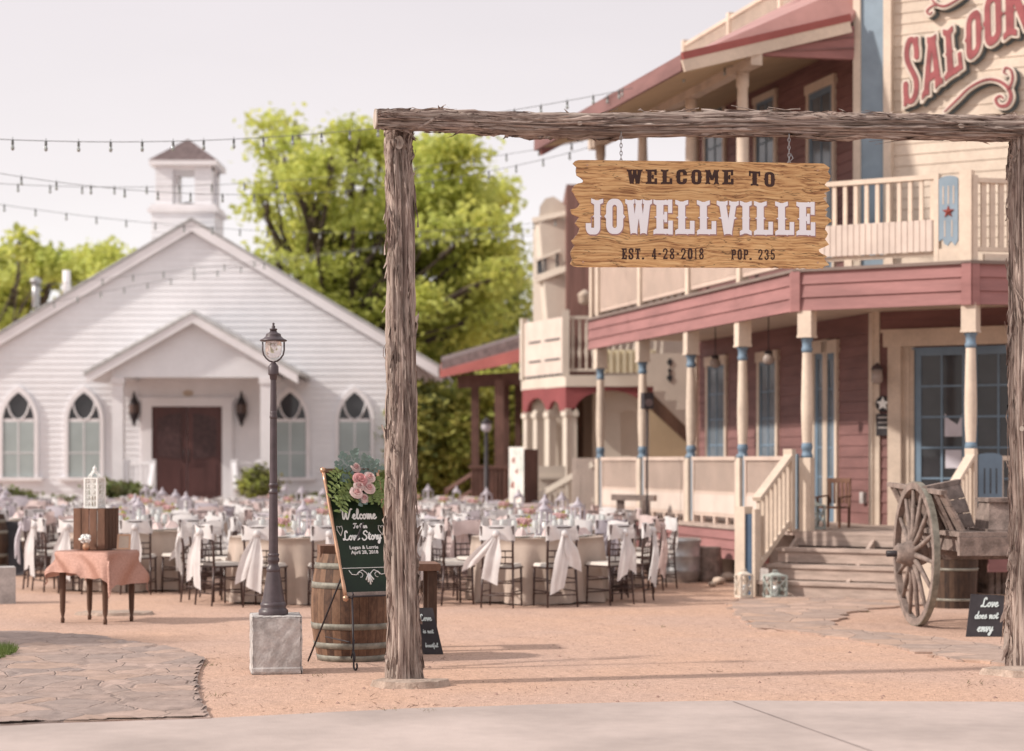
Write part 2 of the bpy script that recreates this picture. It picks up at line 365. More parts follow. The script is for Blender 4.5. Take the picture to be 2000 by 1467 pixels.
def rect_map(x0, x1, y0, y1): return lambda u, v: (x0 + (x1 - x0) * u, y0 + (y1 - y0) * v)
def quad_map(bl, br, tr, tl):
    return lambda u, v: tuple((bl[k] * (1 - u) + br[k] * u) * (1 - v) + (tl[k] * (1 - u) + tr[k] * u) * v for k in (0, 1))
WID = {'I': .62, 'M': 1.15, 'W': 1.25, '.': .42, '-': .6, ' ': .8, '1': .6, 'O': .95, 'J': .85}
def set_text(mb, text, q, h, z0, z1, off=0.0, gap=.16):
    """q: quad_map over the whole line"""
    ws = [WID.get(c, 1.0) for c in text]; tot = sum(ws) + gap * (len(text) - 1); x = 0
    sc = abs(q(1, 0)[0] - q(0, 0)[0])
    for c, w in zip(text, ws):
        if c != ' ':
            a = x / tot; bb = w / tot; f = shape_field(glyph(c), lambda u, v: q(a + bb * u, v), sc * bb, h, .02 + off, None); field_mesh(mb, f, off, z0, z1)
        x += w + gap
# cursive letters: (advance, strokes); x-height 1, ascender 2, descender -1
CUR = {
 'W': (2.6, [[(-.1, 1.7), (.2, 2.1), (.45, 1.6), (.5, .2), (.8, .1), (1.2, 1.5), (1.3, .2), (1.6, .1), (2.2, 2.0), (2.5, 2.1)]]),
 'L': (1.45, [[(1.0, 1.75), (.85, 2.1), (.55, 2.0), (.45, 1.5), (.45, .7), (.35, .15), (.08, .0), (.05, .25), (.35, .2), (.8, .0), (1.15, .05), (1.4, .4)]]),
 'S': (1.5, [[(1.3, 1.7), (1.0, 2.1), (.5, 1.9), (.4, 1.4), (.9, 1.0), (1.1, .5), (.8, .0), (.3, -.1), (.0, .3)]]),
 'T': (1.3, [[(0, 1.7), (.3, 2.0), (1.4, 1.9)], [(.8, 1.9), (.6, .6), (.3, 0), (0, .2)]]),
 'O': (1.5, [[(.8, 1.9), (.2, 1.5), (.1, .6), (.5, 0), (1.1, .4), (1.2, 1.4), (.8, 1.9), (.9, 1.5), (1.5, 1.6)]]),
 'e': (.85, [[(0, .35), (.35, .5), (.6, .8), (.4, 1.02), (.15, .7), (.2, .15), (.5, 0), (.85, .3)]]),
 'l': (.7, [[(0, .3), (.45, 1.3), (.5, 1.9), (.3, 2.1), (.18, 1.4), (.2, .3), (.4, 0), (.7, .3)]]),
 'c': (.75, [[(.6, .8), (.4, 1.0), (.12, .7), (.15, .2), (.4, 0), (.75, .3)]]),
 'o': (.85, [[(.4, 1.0), (.1, .7), (.12, .2), (.4, 0), (.65, .3), (.62, .8), (.4, 1.0), (.55, .8), (.85, .85)]]),
 'm': (1.35, [[(0, .8), (.15, 1.0), (.2, 0), (.35, .7), (.5, 1.0), (.6, .8), (.6, 0), (.75, .7), (.95, 1.0), (1.03, .7), (1.05, .1), (1.2, 0), (1.35, .3)]]),
 'n': (1.0, [[(0, .8), (.15, 1.0), (.2, 0), (.35, .7), (.55, 1.0), (.68, .8), (.7, .1), (.82, 0), (1.0, .3)]]),
 'v': (.85, [[(0, .8), (.15, 1.0), (.3, .1), (.4, 0), (.62, .7), (.6, 1.0), (.85, .85)]]),
 'u': (.95, [[(0, .8), (.15, 1.0), (.15, .2), (.35, 0), (.6, .4), (.65, 1.0), (.68, .1), (.8, 0), (.95, .3)]]),
 'r': (.75, [[(0, .3), (.2, 1.1), (.3, .85), (.55, .85), (.5, .2), (.6, 0), (.75, .3)]]),
 't': (.7, [[(0, .3), (.3, 1.6), (.25, .2), (.4, 0), (.7, .3)], [(.05, 1.15), (.6, 1.2)]]),
 'y': (.9, [[(0, .8), (.15, 1.0), (.18, .3), (.4, .1), (.62, .5), (.68, 1.0), (.6, -.2), (.35, -.9), (.1, -.7), (.4, -.1), (.9, .3)]]),
 'd': (.95, [[(.55, .8), (.35, 1.0), (.1, .7), (.12, .15), (.35, 0), (.6, .4), (.72, 2.0), (.66, .3), (.8, 0), (.95, .3)]]),
 's': (.7, [[(0, .3), (.35, 1.1), (.4, .8), (.55, .4), (.4, 0), (.1, .1), (.3, .05), (.7, .3)]]),
 'i': (.5, [[(0, .3), (.2, 1.0), (.18, .2), (.3, 0), (.5, .3)], [(.22, 1.45), (.26, 1.5)]]),
 'b': (.85, [[(0, .3), (.35, 1.9), (.2, 1.9), (.15, .1), (.4, 0), (.65, .4), (.55, .9), (.3, .8), (.85, .85)]]),
 'a': (.9, [[(.6, .85), (.35, 1.0), (.1, .7), (.12, .15), (.35, 0), (.6, .5), (.62, 1.0), (.62, .2), (.75, 0), (.9, .3)]]),
 'f': (.7, [[(0, .3), (.45, 1.8), (.3, 2.1), (.2, 1.4), (.18, -.7), (.35, -.9), (.35, 0), (.7, .3)]]),
 ' ': (.7, [])}
def cursive(mb, text, cx, y, size, w, h, z0, z1):
    tot = sum(CUR[c][0] for c in text); x = cx - tot * size / 2
    for c in text:
        for st in CUR[c][1]:
            f = shape_field([('~', st, w)], lambda u, v: (x + (u + v * .12) * size, y + v * size), size, h, w * size + h * 2)
            field_mesh(mb, f, 0, z0, z1)
        x += CUR[c][0] * size
def bfont_text(name, text, size, M, mat_, parent, ext=.002):
    cu = bpy.data.curves.new(name, 'FONT'); cu.body = text; cu.size = size; cu.align_x = 'CENTER'; cu.extrude = ext; cu.resolution_u = 2; cu.offset = size * .015
    o = bpy.data.objects.new(name, cu); COL.objects.link(o); bpy.context.view_layer.update()
    me = bpy.data.meshes.new_from_object(o.evaluated_get(bpy.context.evaluated_depsgraph_get()))
    bpy.data.objects.remove(o); bpy.data.curves.remove(cu)
    me.transform(M); me.transform(Matrix.Translation(-Vector(parent['_w']))); me.materials.clear(); me.materials.append(mat_)
    n = bpy.data.objects.new(name, me); COL.objects.link(n); n.parent = parent; n['_w'] = parent['_w']; return n
# ------------------------------------------------------------------ ground
def gravel_mat():
    m = bpy.data.materials.new('pink_granite_gravel'); m.use_nodes = True; n, l = m.node_tree.nodes, m.node_tree.links; b = n['Principled BSDF']
    b.inputs['Roughness'].default_value = .95; b.inputs['Specular IOR Level'].default_value = .15
    t = n.new('ShaderNodeTexCoord')
    a = n.new('ShaderNodeTexNoise'); a.inputs['Scale'].default_value = .55; a.inputs['Detail'].default_value = 6; l.new(t.outputs['Object'], a.inputs['Vector'])
    r1 = n.new('ShaderNodeMapRange'); r1.inputs[1].default_value = .35; r1.inputs[2].default_value = .65; l.new(a.outputs['Fac'], r1.inputs[0])
    m1 = n.new('ShaderNodeMixRGB'); m1.inputs[1].default_value = (.575, .375, .28, 1); m1.inputs[2].default_value = (.53, .365, .295, 1); l.new(r1.outputs[0], m1.inputs[0])
    v = n.new('ShaderNodeTexVoronoi'); v.inputs['Scale'].default_value = 75; l.new(t.outputs['Object'], v.inputs['Vector'])
    sv = n.new('ShaderNodeSeparateColor'); l.new(v.outputs['Color'], sv.inputs[0])
    r2 = n.new('ShaderNodeMapRange'); r2.inputs[3].default_value = .76; r2.inputs[4].default_value = 1.12; l.new(sv.outputs[0], r2.inputs[0])
    f = n.new('ShaderNodeTexNoise'); f.inputs['Scale'].default_value = 14; f.inputs['Detail'].default_value = 8; f.inputs['Roughness'].default_value = .75; l.new(t.outputs['Object'], f.inputs['Vector'])
    r3 = n.new('ShaderNodeMapRange'); r3.inputs[1].default_value = .3; r3.inputs[2].default_value = .7; r3.inputs[3].default_value = .85; r3.inputs[4].default_value = 1.1; l.new(f.outputs['Fac'], r3.inputs[0])
    mu = n.new('ShaderNodeMath'); mu.operation = 'MULTIPLY'; l.new(r2.outputs[0], mu.inputs[0]); l.new(r3.outputs[0], mu.inputs[1])
    vm = n.new('ShaderNodeVectorMath'); vm.operation = 'SCALE'; l.new(m1.outputs[0], vm.inputs[0]); l.new(mu.outputs[0], vm.inputs['Scale']); l.new(vm.outputs[0], b.inputs['Base Color'])
    bp = n.new('ShaderNodeBump'); bp.inputs['Strength'].default_value = .5; bp.inputs['Distance'].default_value = .01
    l.new(v.outputs['Distance'], bp.inputs['Height']); b2n = n.new('ShaderNodeBump'); b2n.inputs['Strength'].default_value = .7; b2n.inputs['Distance'].default_value = .06
    un = n.new('ShaderNodeTexNoise'); un.inputs['Scale'].default_value = 2.6; un.inputs['Detail'].default_value = 5; l.new(t.outputs['Object'], un.inputs['Vector']); l.new(un.outputs['Fac'], b2n.inputs['Height']); l.new(bp.outputs[0], b2n.inputs['Normal']); l.new(b2n.outputs[0], b.inputs['Normal'])
    return m
MT['gravel'] = gravel_mat()
def flag_mat(k=(1, 1, 1)):
    m = bpy.data.materials.new('flagstone'); m.use_nodes = True; n, l = m.node_tree.nodes, m.node_tree.links; b = n['Principled BSDF']
    b.inputs['Roughness'].default_value = .85
    t = n.new('ShaderNodeTexCoord'); v = n.new('ShaderNodeTexVoronoi'); v.inputs['Scale'].default_value = 2.9; v.inputs['Randomness'].default_value = 1
    wz = n.new('ShaderNodeTexNoise'); wz.inputs['Scale'].default_value = 2.5; l.new(t.outputs['Object'], wz.inputs['Vector'])
    mx = n.new('ShaderNodeMixRGB'); mx.inputs[0].default_value = .12; l.new(t.outputs['Object'], mx.inputs[1]); l.new(wz.outputs['Color'], mx.inputs[2]); l.new(mx.outputs[0], v.inputs['Vector'])
    v2 = n.new('ShaderNodeTexVoronoi'); v2.feature = 'DISTANCE_TO_EDGE'; v2.inputs['Scale'].default_value = 2.9; l.new(mx.outputs[0], v2.inputs['Vector'])
    sv = n.new('ShaderNodeSeparateColor'); l.new(v.outputs['Color'], sv.inputs[0])
    ra = n.new('ShaderNodeValToRGB'); l.new(sv.outputs[0], ra.inputs[0]); e = ra.color_ramp.elements; kk = lambda r, g, b: (r * k[0], g * k[1], b * k[2], 1)
    e[0].color = kk(.37, .27, .23); e[1].color = kk(.43, .315, .27); q = e.new(.5); q.color = kk(.31, .24, .215); q = e.new(.75); q.color = kk(.40, .28, .225)
    f = n.new('ShaderNodeTexNoise'); f.inputs['Scale'].default_value = 5; f.inputs['Detail'].default_value = 9; f.inputs['Roughness'].default_value = .78; l.new(t.outputs['Object'], f.inputs['Vector'])
    r3 = n.new('ShaderNodeMapRange'); r3.inputs[1].default_value = .3; r3.inputs[2].default_value = .7; r3.inputs[3].default_value = .66; r3.inputs[4].default_value = 1.2; l.new(f.outputs['Fac'], r3.inputs[0])
    vm = n.new('ShaderNodeVectorMath'); vm.operation = 'SCALE'; l.new(ra.outputs[0], vm.inputs[0]); l.new(r3.outputs[0], vm.inputs['Scale'])
    rj = n.new('ShaderNodeMapRange'); rj.inputs[1].default_value = .0; rj.inputs[2].default_value = .025; l.new(v2.outputs['Distance'], rj.inputs[0])
    mj = n.new('ShaderNodeMixRGB'); mj.inputs[1].default_value = kk(.29, .215, .185); l.new(rj.outputs[0], mj.inputs[0]); l.new(vm.outputs[0], mj.inputs[2]); l.new(mj.outputs[0], b.inputs['Base Color'])
    bp = n.new('ShaderNodeBump'); bp.inputs['Strength'].default_value = .6; bp.inputs['Distance'].default_value = .02
    ad = n.new('ShaderNodeMath'); ad.operation = 'ADD'; l.new(rj.outputs[0], ad.inputs[0]); l.new(f.outputs['Fac'], ad.inputs[1]); l.new(ad.outputs[0], bp.inputs['Height']); l.new(bp.outputs[0], b.inputs['Normal'])
    return m
MT['flag'] = flag_mat()
MT['walk'] = mat('smooth_concrete', (.455, .375, .345), .9, .2, .7, .12, 60, fine=.05, detail=8)
g = MB(); n0 = 60
xs = [-900, -200, -60] + [-30 + i for i in range(61)] + [60, 200, 900]; ys = [-60, 0, 8] + [11 + i * .8 for i in range(60)] + [80, 200, 1500]
b0 = g.pts([(x, y, 0.0) for y in ys for x in xs]); nx = len(xs)
for j in range(len(ys) - 1):
    for i in range(nx - 1): g.face([b0 + j * nx + i, b0 + j * nx + i + 1, b0 + (j + 1) * nx + i + 1, b0 + (j + 1) * nx + i])
tag(g.build('ground', MT['gravel']), kind='structure', label='pink granite gravel yard')
# concrete walk along the bottom of the picture
sw = MB(); e1 = [(-14, 12.2), (-3.17, 12.70), (-1.9, 13.05), (-.7, 13.55), (.5, 13.85), (1.5, 14.0), (3.6, 13.92), (14, 13.6)]
top = []
for i in range(len(e1) - 1):
    for k in range(8):
        t = k / 8; x = e1[i][0] * (1 - t) + e1[i + 1][0] * t; y = e1[i][1] * (1 - t) + e1[i + 1][1] * t
        top.append((x, y + noise.noise((x * 3, 0, 0)) * .018, .012))
top.append((*e1[-1], .012))
sw.prism([(-14, 2, .012), (14, 2, .012)] + top[::-1], (0, 0, -.1))
tag(sw.build('pavement', MT['walk']), kind='structure', label='pale smooth concrete walk')
j1, j2 = G(1432, 1374), G(1720, 1478); j = MB(); jd = (j2 - j1).normalized(); jn = Vector((-jd.y, jd.x, 0)) * .007
a_ = j1; b_ = j1 + jd * 4; j.poly([a_ - jn + V(0, 0, .0155), b_ - jn + V(0, 0, .0155), b_ + jn + V(0, 0, .0155), a_ + jn + V(0, 0, .0155)])
tag(j.build('pavement_joint', mat('joint_dirt', (.33, .27, .255), .95)), kind='structure')
# flagstone areas
def ragged(px, k=6, amp=.05, seed=0):
    pts = [G(*p) for p in px]; o = []
    for i in range(len(pts)):
        a, b = pts[i], pts[(i + 1) % len(pts)]; kk = max(2, int((b - a).length / .12))
        for q in range(kk):
            p = a.lerp(b, q / kk); o.append((p.x + amp * noise.noise((p.x * 4, p.y * 4, seed)), p.y + amp * noise.noise((p.x * 4, p.y * 4, seed + 9)), 0))
    return o
fl = MB(); po = ragged([(-300, 1425), (0, 1421), (200, 1412), (412, 1407), (396, 1375), (386, 1345), (392, 1310), (402, 1287), (330, 1268), (200, 1248), (60, 1238), (-300, 1236)], amp=.045)
ins_ = lambda x, y: sum(((po[q][1] > y) != (po[q - 1][1] > y)) and (x < (po[q - 1][0] - po[q][0]) * (y - po[q][1]) / (po[q - 1][1] - po[q][1]) + po[q][0]) for q in range(len(po))) % 2
fl.prism([(x, y, .018) for x, y, z in po], (0, 0, -.08))
gx0, gy0, gs = -4.9, 12.65, .035; NXg, NYg = 96, 216; okc = {}
def fh(x, y):
    q = Vector((x * 1.7 + .25 * noise.noise((x * 3, y * 3, 0)), y * 1.7 + .25 * noise.noise((x * 3, y * 3, 7)), 0)); d, p = noise.voronoi(q); e_ = d[1] - d[0]; c = noise.noise(p[0] * 5.3); return .022 + (.012 + .016 * c) * min(1, e_ * 9) + .004 * noise.noise((x * 7, y * 7, 2)) * min(1, e_ * 9) + .0025 * noise.noise((x * 22, y * 22, 5))
for j_ in range(NYg):
    for i_ in range(NXg):
        x, y = gx0 + i_ * gs, gy0 + j_ * gs
        if ins_(x, y): okc[(i_, j_)] = fl.pts([(x, y, fh(x, y))])
for (i_, j_), a in okc.items():
    if (i_ + 1, j_) in okc and (i_, j_ + 1) in okc and (i_ + 1, j_ + 1) in okc: fl.face([a, okc[(i_ + 1, j_)], okc[(i_ + 1, j_ + 1)], okc[(i_, j_ + 1)]])
tag(fl.build('flagstone_path', MT['flag']), kind='structure', label='brown flagstone apron')
fr = MB(); po = ragged([(1440, 1172), (1560, 1168), (1760, 1174), (1885, 1180), (1760, 1186), (1690, 1192), (1640, 1206), (1625, 1224), (1700, 1236), (1800, 1246), (1990, 1268), (2060, 1290), (1990, 1306), (1830, 1284), (1720, 1262), (1600, 1242), (1470, 1228), (1445, 1205), (1420, 1186)], amp=.16, seed=4)
fr.prism([(x, y, .02) for x, y, z in po], (0, 0, -.06)); MT['flag2'] = flag_mat((1.22, 1.18, 1.12))
tag(fr.build('flagstone_path', MT['flag2']), kind='structure', label='thin flagstone path to the saloon steps')
# loose stones, chips and dry litter
st = []; fa = []
for i in range(5200):
    y = 12.9 + 9.5 * RS.rand() ** 1.6; x = (RS.rand() - .5) * y * .62
    s = .003 + .006 * RS.rand() ** 2 * (1 + (RS.rand() < .03) * 2); a = RS.rand() * 6.28; b = len(st)
    if y < 13.9 and y < 14.05 - abs(x) * .05 and RS.rand() < .9: continue
    for k, (dx, dy, dz) in enumerate(((1, 0, 0), (-.5, .8, 0), (-.6, -.8, 0), (.05, .1, .8))):
        st.append((x + s * (dx * math.cos(a) - dy * math.sin(a)), y + s * (dx * math.sin(a) + dy * math.cos(a)), s * dz + .001))
    fa += [(b, b + 1, b + 3), (b + 1, b + 2, b + 3), (b + 2, b, b + 3)]
MT['peb'] = mat('granite_chips', (.50, .32, .26), .9, .6, 400, col2=(.16, .10, .09), thr=(.40, .60), detail=0)
tag(np_mesh('gravel_chips', np.array(st), np.array(fa), MT['peb']), kind='stuff', label='loose granite chips on the gravel')
tw = MB()
for (px, py, n, sx, sy) in ((770, 1385, 9, .14, .05), (735, 1378, 6, .1, .04), (825, 1380, 14, .10, .05), (900, 1348, 10, .2, .03), (700, 1360, 9, .2, .05), (470, 1312, 8, .2, .03), (530, 1388, 6, .1, .03), (500, 1378, 5, .1, .03), (920, 1332, 6, .12, .03), (430, 1286, 8, .2, .04), (1395, 1312, 5, .05, .03), (1950, 1342, 5, .12, .02), (610, 1375, 4, .05, .02), (860, 1290, 8, .06, .1), (1050, 1345, 3, .04, .02), (430, 1335, 5, .08, .05), (420, 1362, 5, .08, .05)):
    c = G(px, py)
    for k in range((n + 1) // 2):
        p = c + V(random.gauss(0, sx), random.gauss(0, sy * 2), .005); a = random.random() * 6.28; L = random.uniform(.015, .06)
        q = p + V(L * math.cos(a), L * math.sin(a), random.uniform(0, .02)); tw.tube([p, (p + q) / 2 + V(0, 0, .001), q], [.002, .0022, .001], 4)
tag(tw.build('twig_litter', mat('dry_twigs', (.20, .13, .10), .9, .4, 20)), kind='stuff', label='dry twigs and bits on the gravel')

wd_ = MB(); rw = random.Random(19)
for (px, py, n) in ((838, 1392, 26), (760, 1390, 14), (1300, 1225, 8), (418, 1360, 12), (408, 1300, 14), (1640, 1236, 12), (1690, 1196, 14), (620, 1320, 10), (1905, 1335, 10), (1230, 1340, 5), (600, 1398, 6)):
    c = G(px, py)
    for k in range(n):
        a = rw.random() * 6.28; p = c + V(rw.gauss(0, .04), rw.gauss(0, .05), 0); L = rw.uniform(.02, .06); w = .0025; q = p + V(L * math.cos(a) * .7, L * math.sin(a) * .7, L * .6); wd_.poly([p + V(-w, 0, 0), p + V(w, 0, 0), q])
tag(wd_.build('weeds', mat('dry_weeds', (.17, .15, .07), .9, .4, 20)), kind='stuff', label='sparse dry weeds in the gravel')
lf_ = MB()
for k in range(150):
    y = 13.6 + 8 * rw.random() ** 1.5; x = (rw.random() - .5) * y * .5; a = rw.random() * 6.28; s0 = rw.uniform(.008, .018); z = .006 + .004 * rw.random()
    lf_.poly([(x + s0 * math.cos(a), y + s0 * math.sin(a), z), (x - s0 * .4 * math.sin(a), y + s0 * .4 * math.cos(a), z + .004), (x - s0 * math.cos(a), y - s0 * math.sin(a), z), (x + s0 * .4 * math.sin(a), y - s0 * .4 * math.cos(a), z + .002)])
tag(lf_.build('leaf_litter', mat('dry_leaves', (.24, .15, .10), .9, .5, 300, detail=0)), kind='stuff', label='dry fallen leaves scattered over the gravel')

# ------------------------------------------------------------------ clapboard helper: x, z in frame, y outward negative
def clap(mb, x0f, x1f, z0, z1, y, pitch=.16, lip=.016):
    z = z0
    while z < z1 - 1e-4:
        zt = min(z + pitch, z1); zm = (z + zt) / 2
        a0 = x0f(zm) if callable(x0f) else x0f; a1 = x1f(zm) if callable(x1f) else x1f
        if a1 > a0:
            at0 = x0f(zt) if callable(x0f) else x0f; at1 = x1f(zt) if callable(x1f) else x1f; ab0 = x0f(z) if callable(x0f) else x0f; ab1 = x1f(z) if callable(x1f) else x1f
            if at1 < at0: at0 = at1 = (at0 + at1) / 2
            mb.poly([(ab0, y - lip, z), (ab1, y - lip, z), (at1, y, zt), (at0, y, zt)]); mb.poly([(ab0, y, z), (ab1, y, z), (ab1, y - lip, z), (ab0, y - lip, z)][::-1])
        z = zt
def win(parent, M, x0, x1, z0, z1, y, cas, nx_, nz_, name='window', cm='cream', fm='blue', head=.10, glass='glassg', door=False, cut=None):
    """a framed window or glazed door standing proud of the wall at local y (outward is -y)"""
    w = MB(M); w.box(x0 - cas, y - .045, z0, x0, y + .02, z1); w.box(x1, y - .045, z0, x1 + cas, y + .02, z1)
    w.box(x0 - cas - .03, y - .06, z1, x1 + cas + .03, y + .02, z1 + head)
    if not door: w.box(x0 - cas - .02, y - .06, z0 - .06, x1 + cas + .02, y + .02, z0)
    o = w.build(name, MT[cm], parent)
    f = MB(M); s = .05; yf = y - .028
    if door: s = .09
    f.box(x0, yf, z0, x0 + s, y, z1); f.box(x1 - s, yf, z0, x1, y, z1); f.box(x0 + s, yf, z1 - s, x1 - s, y, z1); f.box(x0 + s, yf, z0, x1 - s, y, z0 + (s if not door else .22))
    zb = z0 + (s if not door else .22)
    for i in range(1, nx_): xx = x0 + s + (x1 - x0 - 2 * s) * i / nx_; f.box(xx - .013, yf + .004, zb, xx + .013, y, z1 - s)
    for j_ in range(1, nz_): zz = zb + (z1 - s - zb) * j_ / nz_; f.box(x0 + s, yf + .006, zz - .013, x1 - s, y - .001, zz + .013)
    f.build('sash_frame', MT[fm], o)
    gl = MB(M); gl.box(x0 + s, y - .012, zb, x1 - s, y - .004, z1 - s); gl.build('pane', MT[glass], o)
    return o

# ------------------------------------------------------------------ the saloon
C0, C1 = (3.61, 26.0), (5.557, 24.84); DK = .76; CE = 3.72; FB, FT = 3.55, 4.05
A0 = (5.04, 28.5)
FW = FR(C0, (.2454, -.9694)); FM = FR(C0, M_); FRt = FR(C1, R_); LM = 2.267
sal = thing('saloon', (4.6, 28, 0), 'rose and cream two storey saloon with wraparound porch and blue trim', 'building')
wp = lambda x, y, z, M=FW: M @ Vector((x, y, z))
def wing_x(px, y=2.0):
    o = wp(0, y, 0); return onplane(px, 0, (o.x, o.y), (.2454, -.9694))[0]
def wing_z(px, py, y=2.0):
    o = wp(0, y, 0); return onplane(px, py, (o.x, o.y), (.2454, -.9694))[1]
# body
body = MB(); bp_ = [wp(-9.35, 2.06, 0), wp(-2.07, 2.06, 0), Vector((A0[0], A0[1], 0)) + Vector((.03, .05, 0))]
e_ = Vector((A0[0] + M_[0] * 4.2, A0[1] + M_[1] * 4.2, 0)) + Vector((.03, .05, 0)); bp_ += [e_, e_ + Vector((R_[0], R_[1], 0)) * 5, e_ + Vector((R_[0] * 5 - .2454 * 11, R_[1] * 5 + 11, 0)), wp(-9.35, 8, 0)]
body.prism([(p.x, p.y, 0.05) for p in bp_], (0, 0, 7.6)); body.build('wall', mat('wall_core', (.28, .13, .125), .7), sal)
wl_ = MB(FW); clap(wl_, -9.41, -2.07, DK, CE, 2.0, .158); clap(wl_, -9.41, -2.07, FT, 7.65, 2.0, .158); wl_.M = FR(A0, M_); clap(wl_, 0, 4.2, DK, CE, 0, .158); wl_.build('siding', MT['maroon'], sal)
each(FW, 'corner_trim', MT['cream'], sal, (-9.47, 1.93, DK, -9.35, 2.05, CE), (-9.47, 1.93, FT, -9.35, 2.05, 7.7), (-2.15, 1.95, DK, -2.03, 2.03, CE)); each(FR(A0, M_), 'corner_trim', MT['cream'], sal, (-.03, -.04, DK, .09, .03, CE))
# decks and ceiling
def ring(off_out, M=None):
    a = wp(-9.32, -off_out, 0); k = off_out * math.tan(R(22.5)); b = wp(k, -off_out, 0); c = FM @ Vector((LM + k, -off_out, 0)); d = FRt @ Vector((4.5, -off_out, 0)); return [a, b, c, d]
inn = [FRt @ Vector((4.5, 3.2, 0)), Vector((A0[0] + M_[0] * 4.2, A0[1] + M_[1] * 4.2, 0)), Vector((A0[0], A0[1], 0)), wp(-2.07, 2.0, 0), wp(-9.32, 2.0, 0)]
dk = MB(); dk.prism([(p.x, p.y, DK) for p in ring(.10) + inn], (0, 0, -.05)); dk.build('porch_deck', MT['step'], sal)
ce = MB(); ce.prism([(p.x, p.y, CE + .1) for p in ring(-.02) + inn], (0, 0, -.1)); ce.build('porch_ceiling', MT['cream'], sal)
ub = MB(); ub.prism([(p.x, p.y, FT + .03) for p in ring(.06) + inn], (0, 0, -.04)); ub.build('balcony_deck', mat('balcony_edge', (.22, .17, .15), .8), sal)
# fascia
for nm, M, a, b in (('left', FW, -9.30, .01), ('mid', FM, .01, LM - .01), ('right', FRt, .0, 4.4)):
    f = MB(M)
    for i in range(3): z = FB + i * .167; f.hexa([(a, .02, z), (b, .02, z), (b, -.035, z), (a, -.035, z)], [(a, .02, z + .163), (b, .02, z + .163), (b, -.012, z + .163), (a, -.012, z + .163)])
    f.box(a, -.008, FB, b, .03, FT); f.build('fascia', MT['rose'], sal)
each(FM, 'fascia_corner_board', MT['rose'], sal, (-.05, -.06, FB - .01, .07, .0, FT + .005), (LM - .09, -.06, FB - .01, LM + .03, .0, FT + .005)); each(FW, 'fascia_corner_board', MT['rose'], sal, (-.10, -.055, FB - .01, .0, .0, FT + .004)); each(FRt, 'fascia_corner_board', MT['rose'], sal, (0, -.055, FB - .01, .10, 0, FT + .004))
ib = MB(FW); ib.box(-9.2, .06, FB + .02, .05, .16, CE); ib.M = FM; ib.box(.1, .06, FB + .02, LM - .1, .16, CE); ib.build('porch_beam', MT['cream'], sal)
# skirting under the deck
sk_ = MB(FW)
for i in range(3): z = .30 + i * .136; sk_.hexa([(-9.3, -.02, z), (-.9, -.02, z), (-.9, -.09, z), (-9.3, -.09, z)], [(-9.3, -.02, z + .132), (-.9, -.02, z + .132), (-.9, -.065, z + .132), (-9.3, -.065, z + .132)])
sk_.build('skirting', MT['rose'], sal)
each(FW, 'stone_pier', MT['conc'], sal, *[(x - .17, .02, 0, x + .17, .35, .70) for x in (-1.15, -3.4, -5.8, -8.2)]); dv = MB(FW); dv.box(-9.2, .9, 0, -.6, .96, .7); dv.build('under_deck_dark_sheet', MT['shingle'], sal)  # dark sheet behind the piers stands in for the shaded void under the deck
# porch posts
def post(M, x, y, zb, zt, parent, turned=True):
    p = MB(M); p.box(x - .075, y - .075, zb, x + .075, y + .075, zb + .93); p.box(x - .092, y - .092, zt - .33, x + .092, y + .092, zt)
    p.box(x - .10, y - .10, zt - .36, x + .10, y + .10, zt - .33)
    p.lathe([(.060, zb + 1.1), (.072, zb + 1.35), (.076, zb + 1.6), (.066, zb + 2.0), (.058, zt - .52)], 16, (x, y, 0), cap=False)
    o = p.build('porch_post', MT['cream'], parent)
    q = MB(M); q.lathe([(.074, zb + .93), (.074, zb + .97), (.062, zb + .98), (.062, zb + 1.03), (.072, zb + 1.04), (.072, zb + 1.08), (.060, zb + 1.12)], 16, (x, y, 0))
    q.build('turned_band', MT['blue'], o); q = MB(M); q.lathe([(.058, zt - .55), (.070, zt - .52), (.070, zt - .49), (.060, zt - .48), (.062, zt - .40), (.078, zt - .39), (.078, zt - .36)], 16, (x, y, 0)); q.build('turned_band', MT['blue'], o); return o
PX = [-8.92, -6.60, -4.28, -2.135]
for x in PX: post(FW, x, .08, DK, FB + .02, sal)
post(FM, .12, .06, DK, FB + .02, sal); post(FM, LM - .02, .08, DK, FB + .02, sal)
for x in PX:                                                           # upper posts
    p = MB(FW); p.box(x - .07, .01, FT + .03, x + .07, .15, 5.3); p.lathe([(.060, 5.3), (.082, 5.6), (.085, 6.2), (.07, 6.75), (.085, 6.78), (.085, 7.0)], 16, (x, .08, 0)); p.build('balcony_post', MT['cream'], sal)
# porch railing bays
bays = [(-8.92, -6.60), (-6.60, -4.28), (-4.28, -2.135), (-2.135, 0.0)]
for (a, b) in bays:
    a0, b0_ = a + .2, b - .2; r = MB(FW); z0 = DK + .10
    r.box(a0 - .03, .03, 1.655, b0_ + .03, .13, 1.71); r.box(a0, .05, 1.17, b0_, .10, 1.215); r.box(a0, .05, z0, b0_, .10, z0 + .05)
    r.box(a0 - .03, .04, DK, a0 + .03, .12, 1.66); r.box(b0_ - .03, .04, DK, b0_ + .03, .12, 1.66)
    n = int((b0_ - a0) / .062)
    for i in range(n): x = a0 + .03 + (b0_ - a0 - .06) * (i + .5) / n; r.box(x - .017, .058, 1.215, x + .017, .088, 1.655)
    for k in (.2, .5, .8): x = a0 + (b0_ - a0) * k; r.box(x - .04, .05, DK, x + .04, .09, z0)
    o = r.build('porch_railing', MT['peach'], sal)
    s = MB(FW); s.box(a0, .045, z0 + .05, b0_, .07, 1.17); s.build('lower_panel', MT['pinkb'], o)
    each(FW, 'blue_slat', MT['bluel'], o, *[(x - .03, .045, DK + .02, x + .03, .075, 1.74) for x in (a + .125, b - .125)])
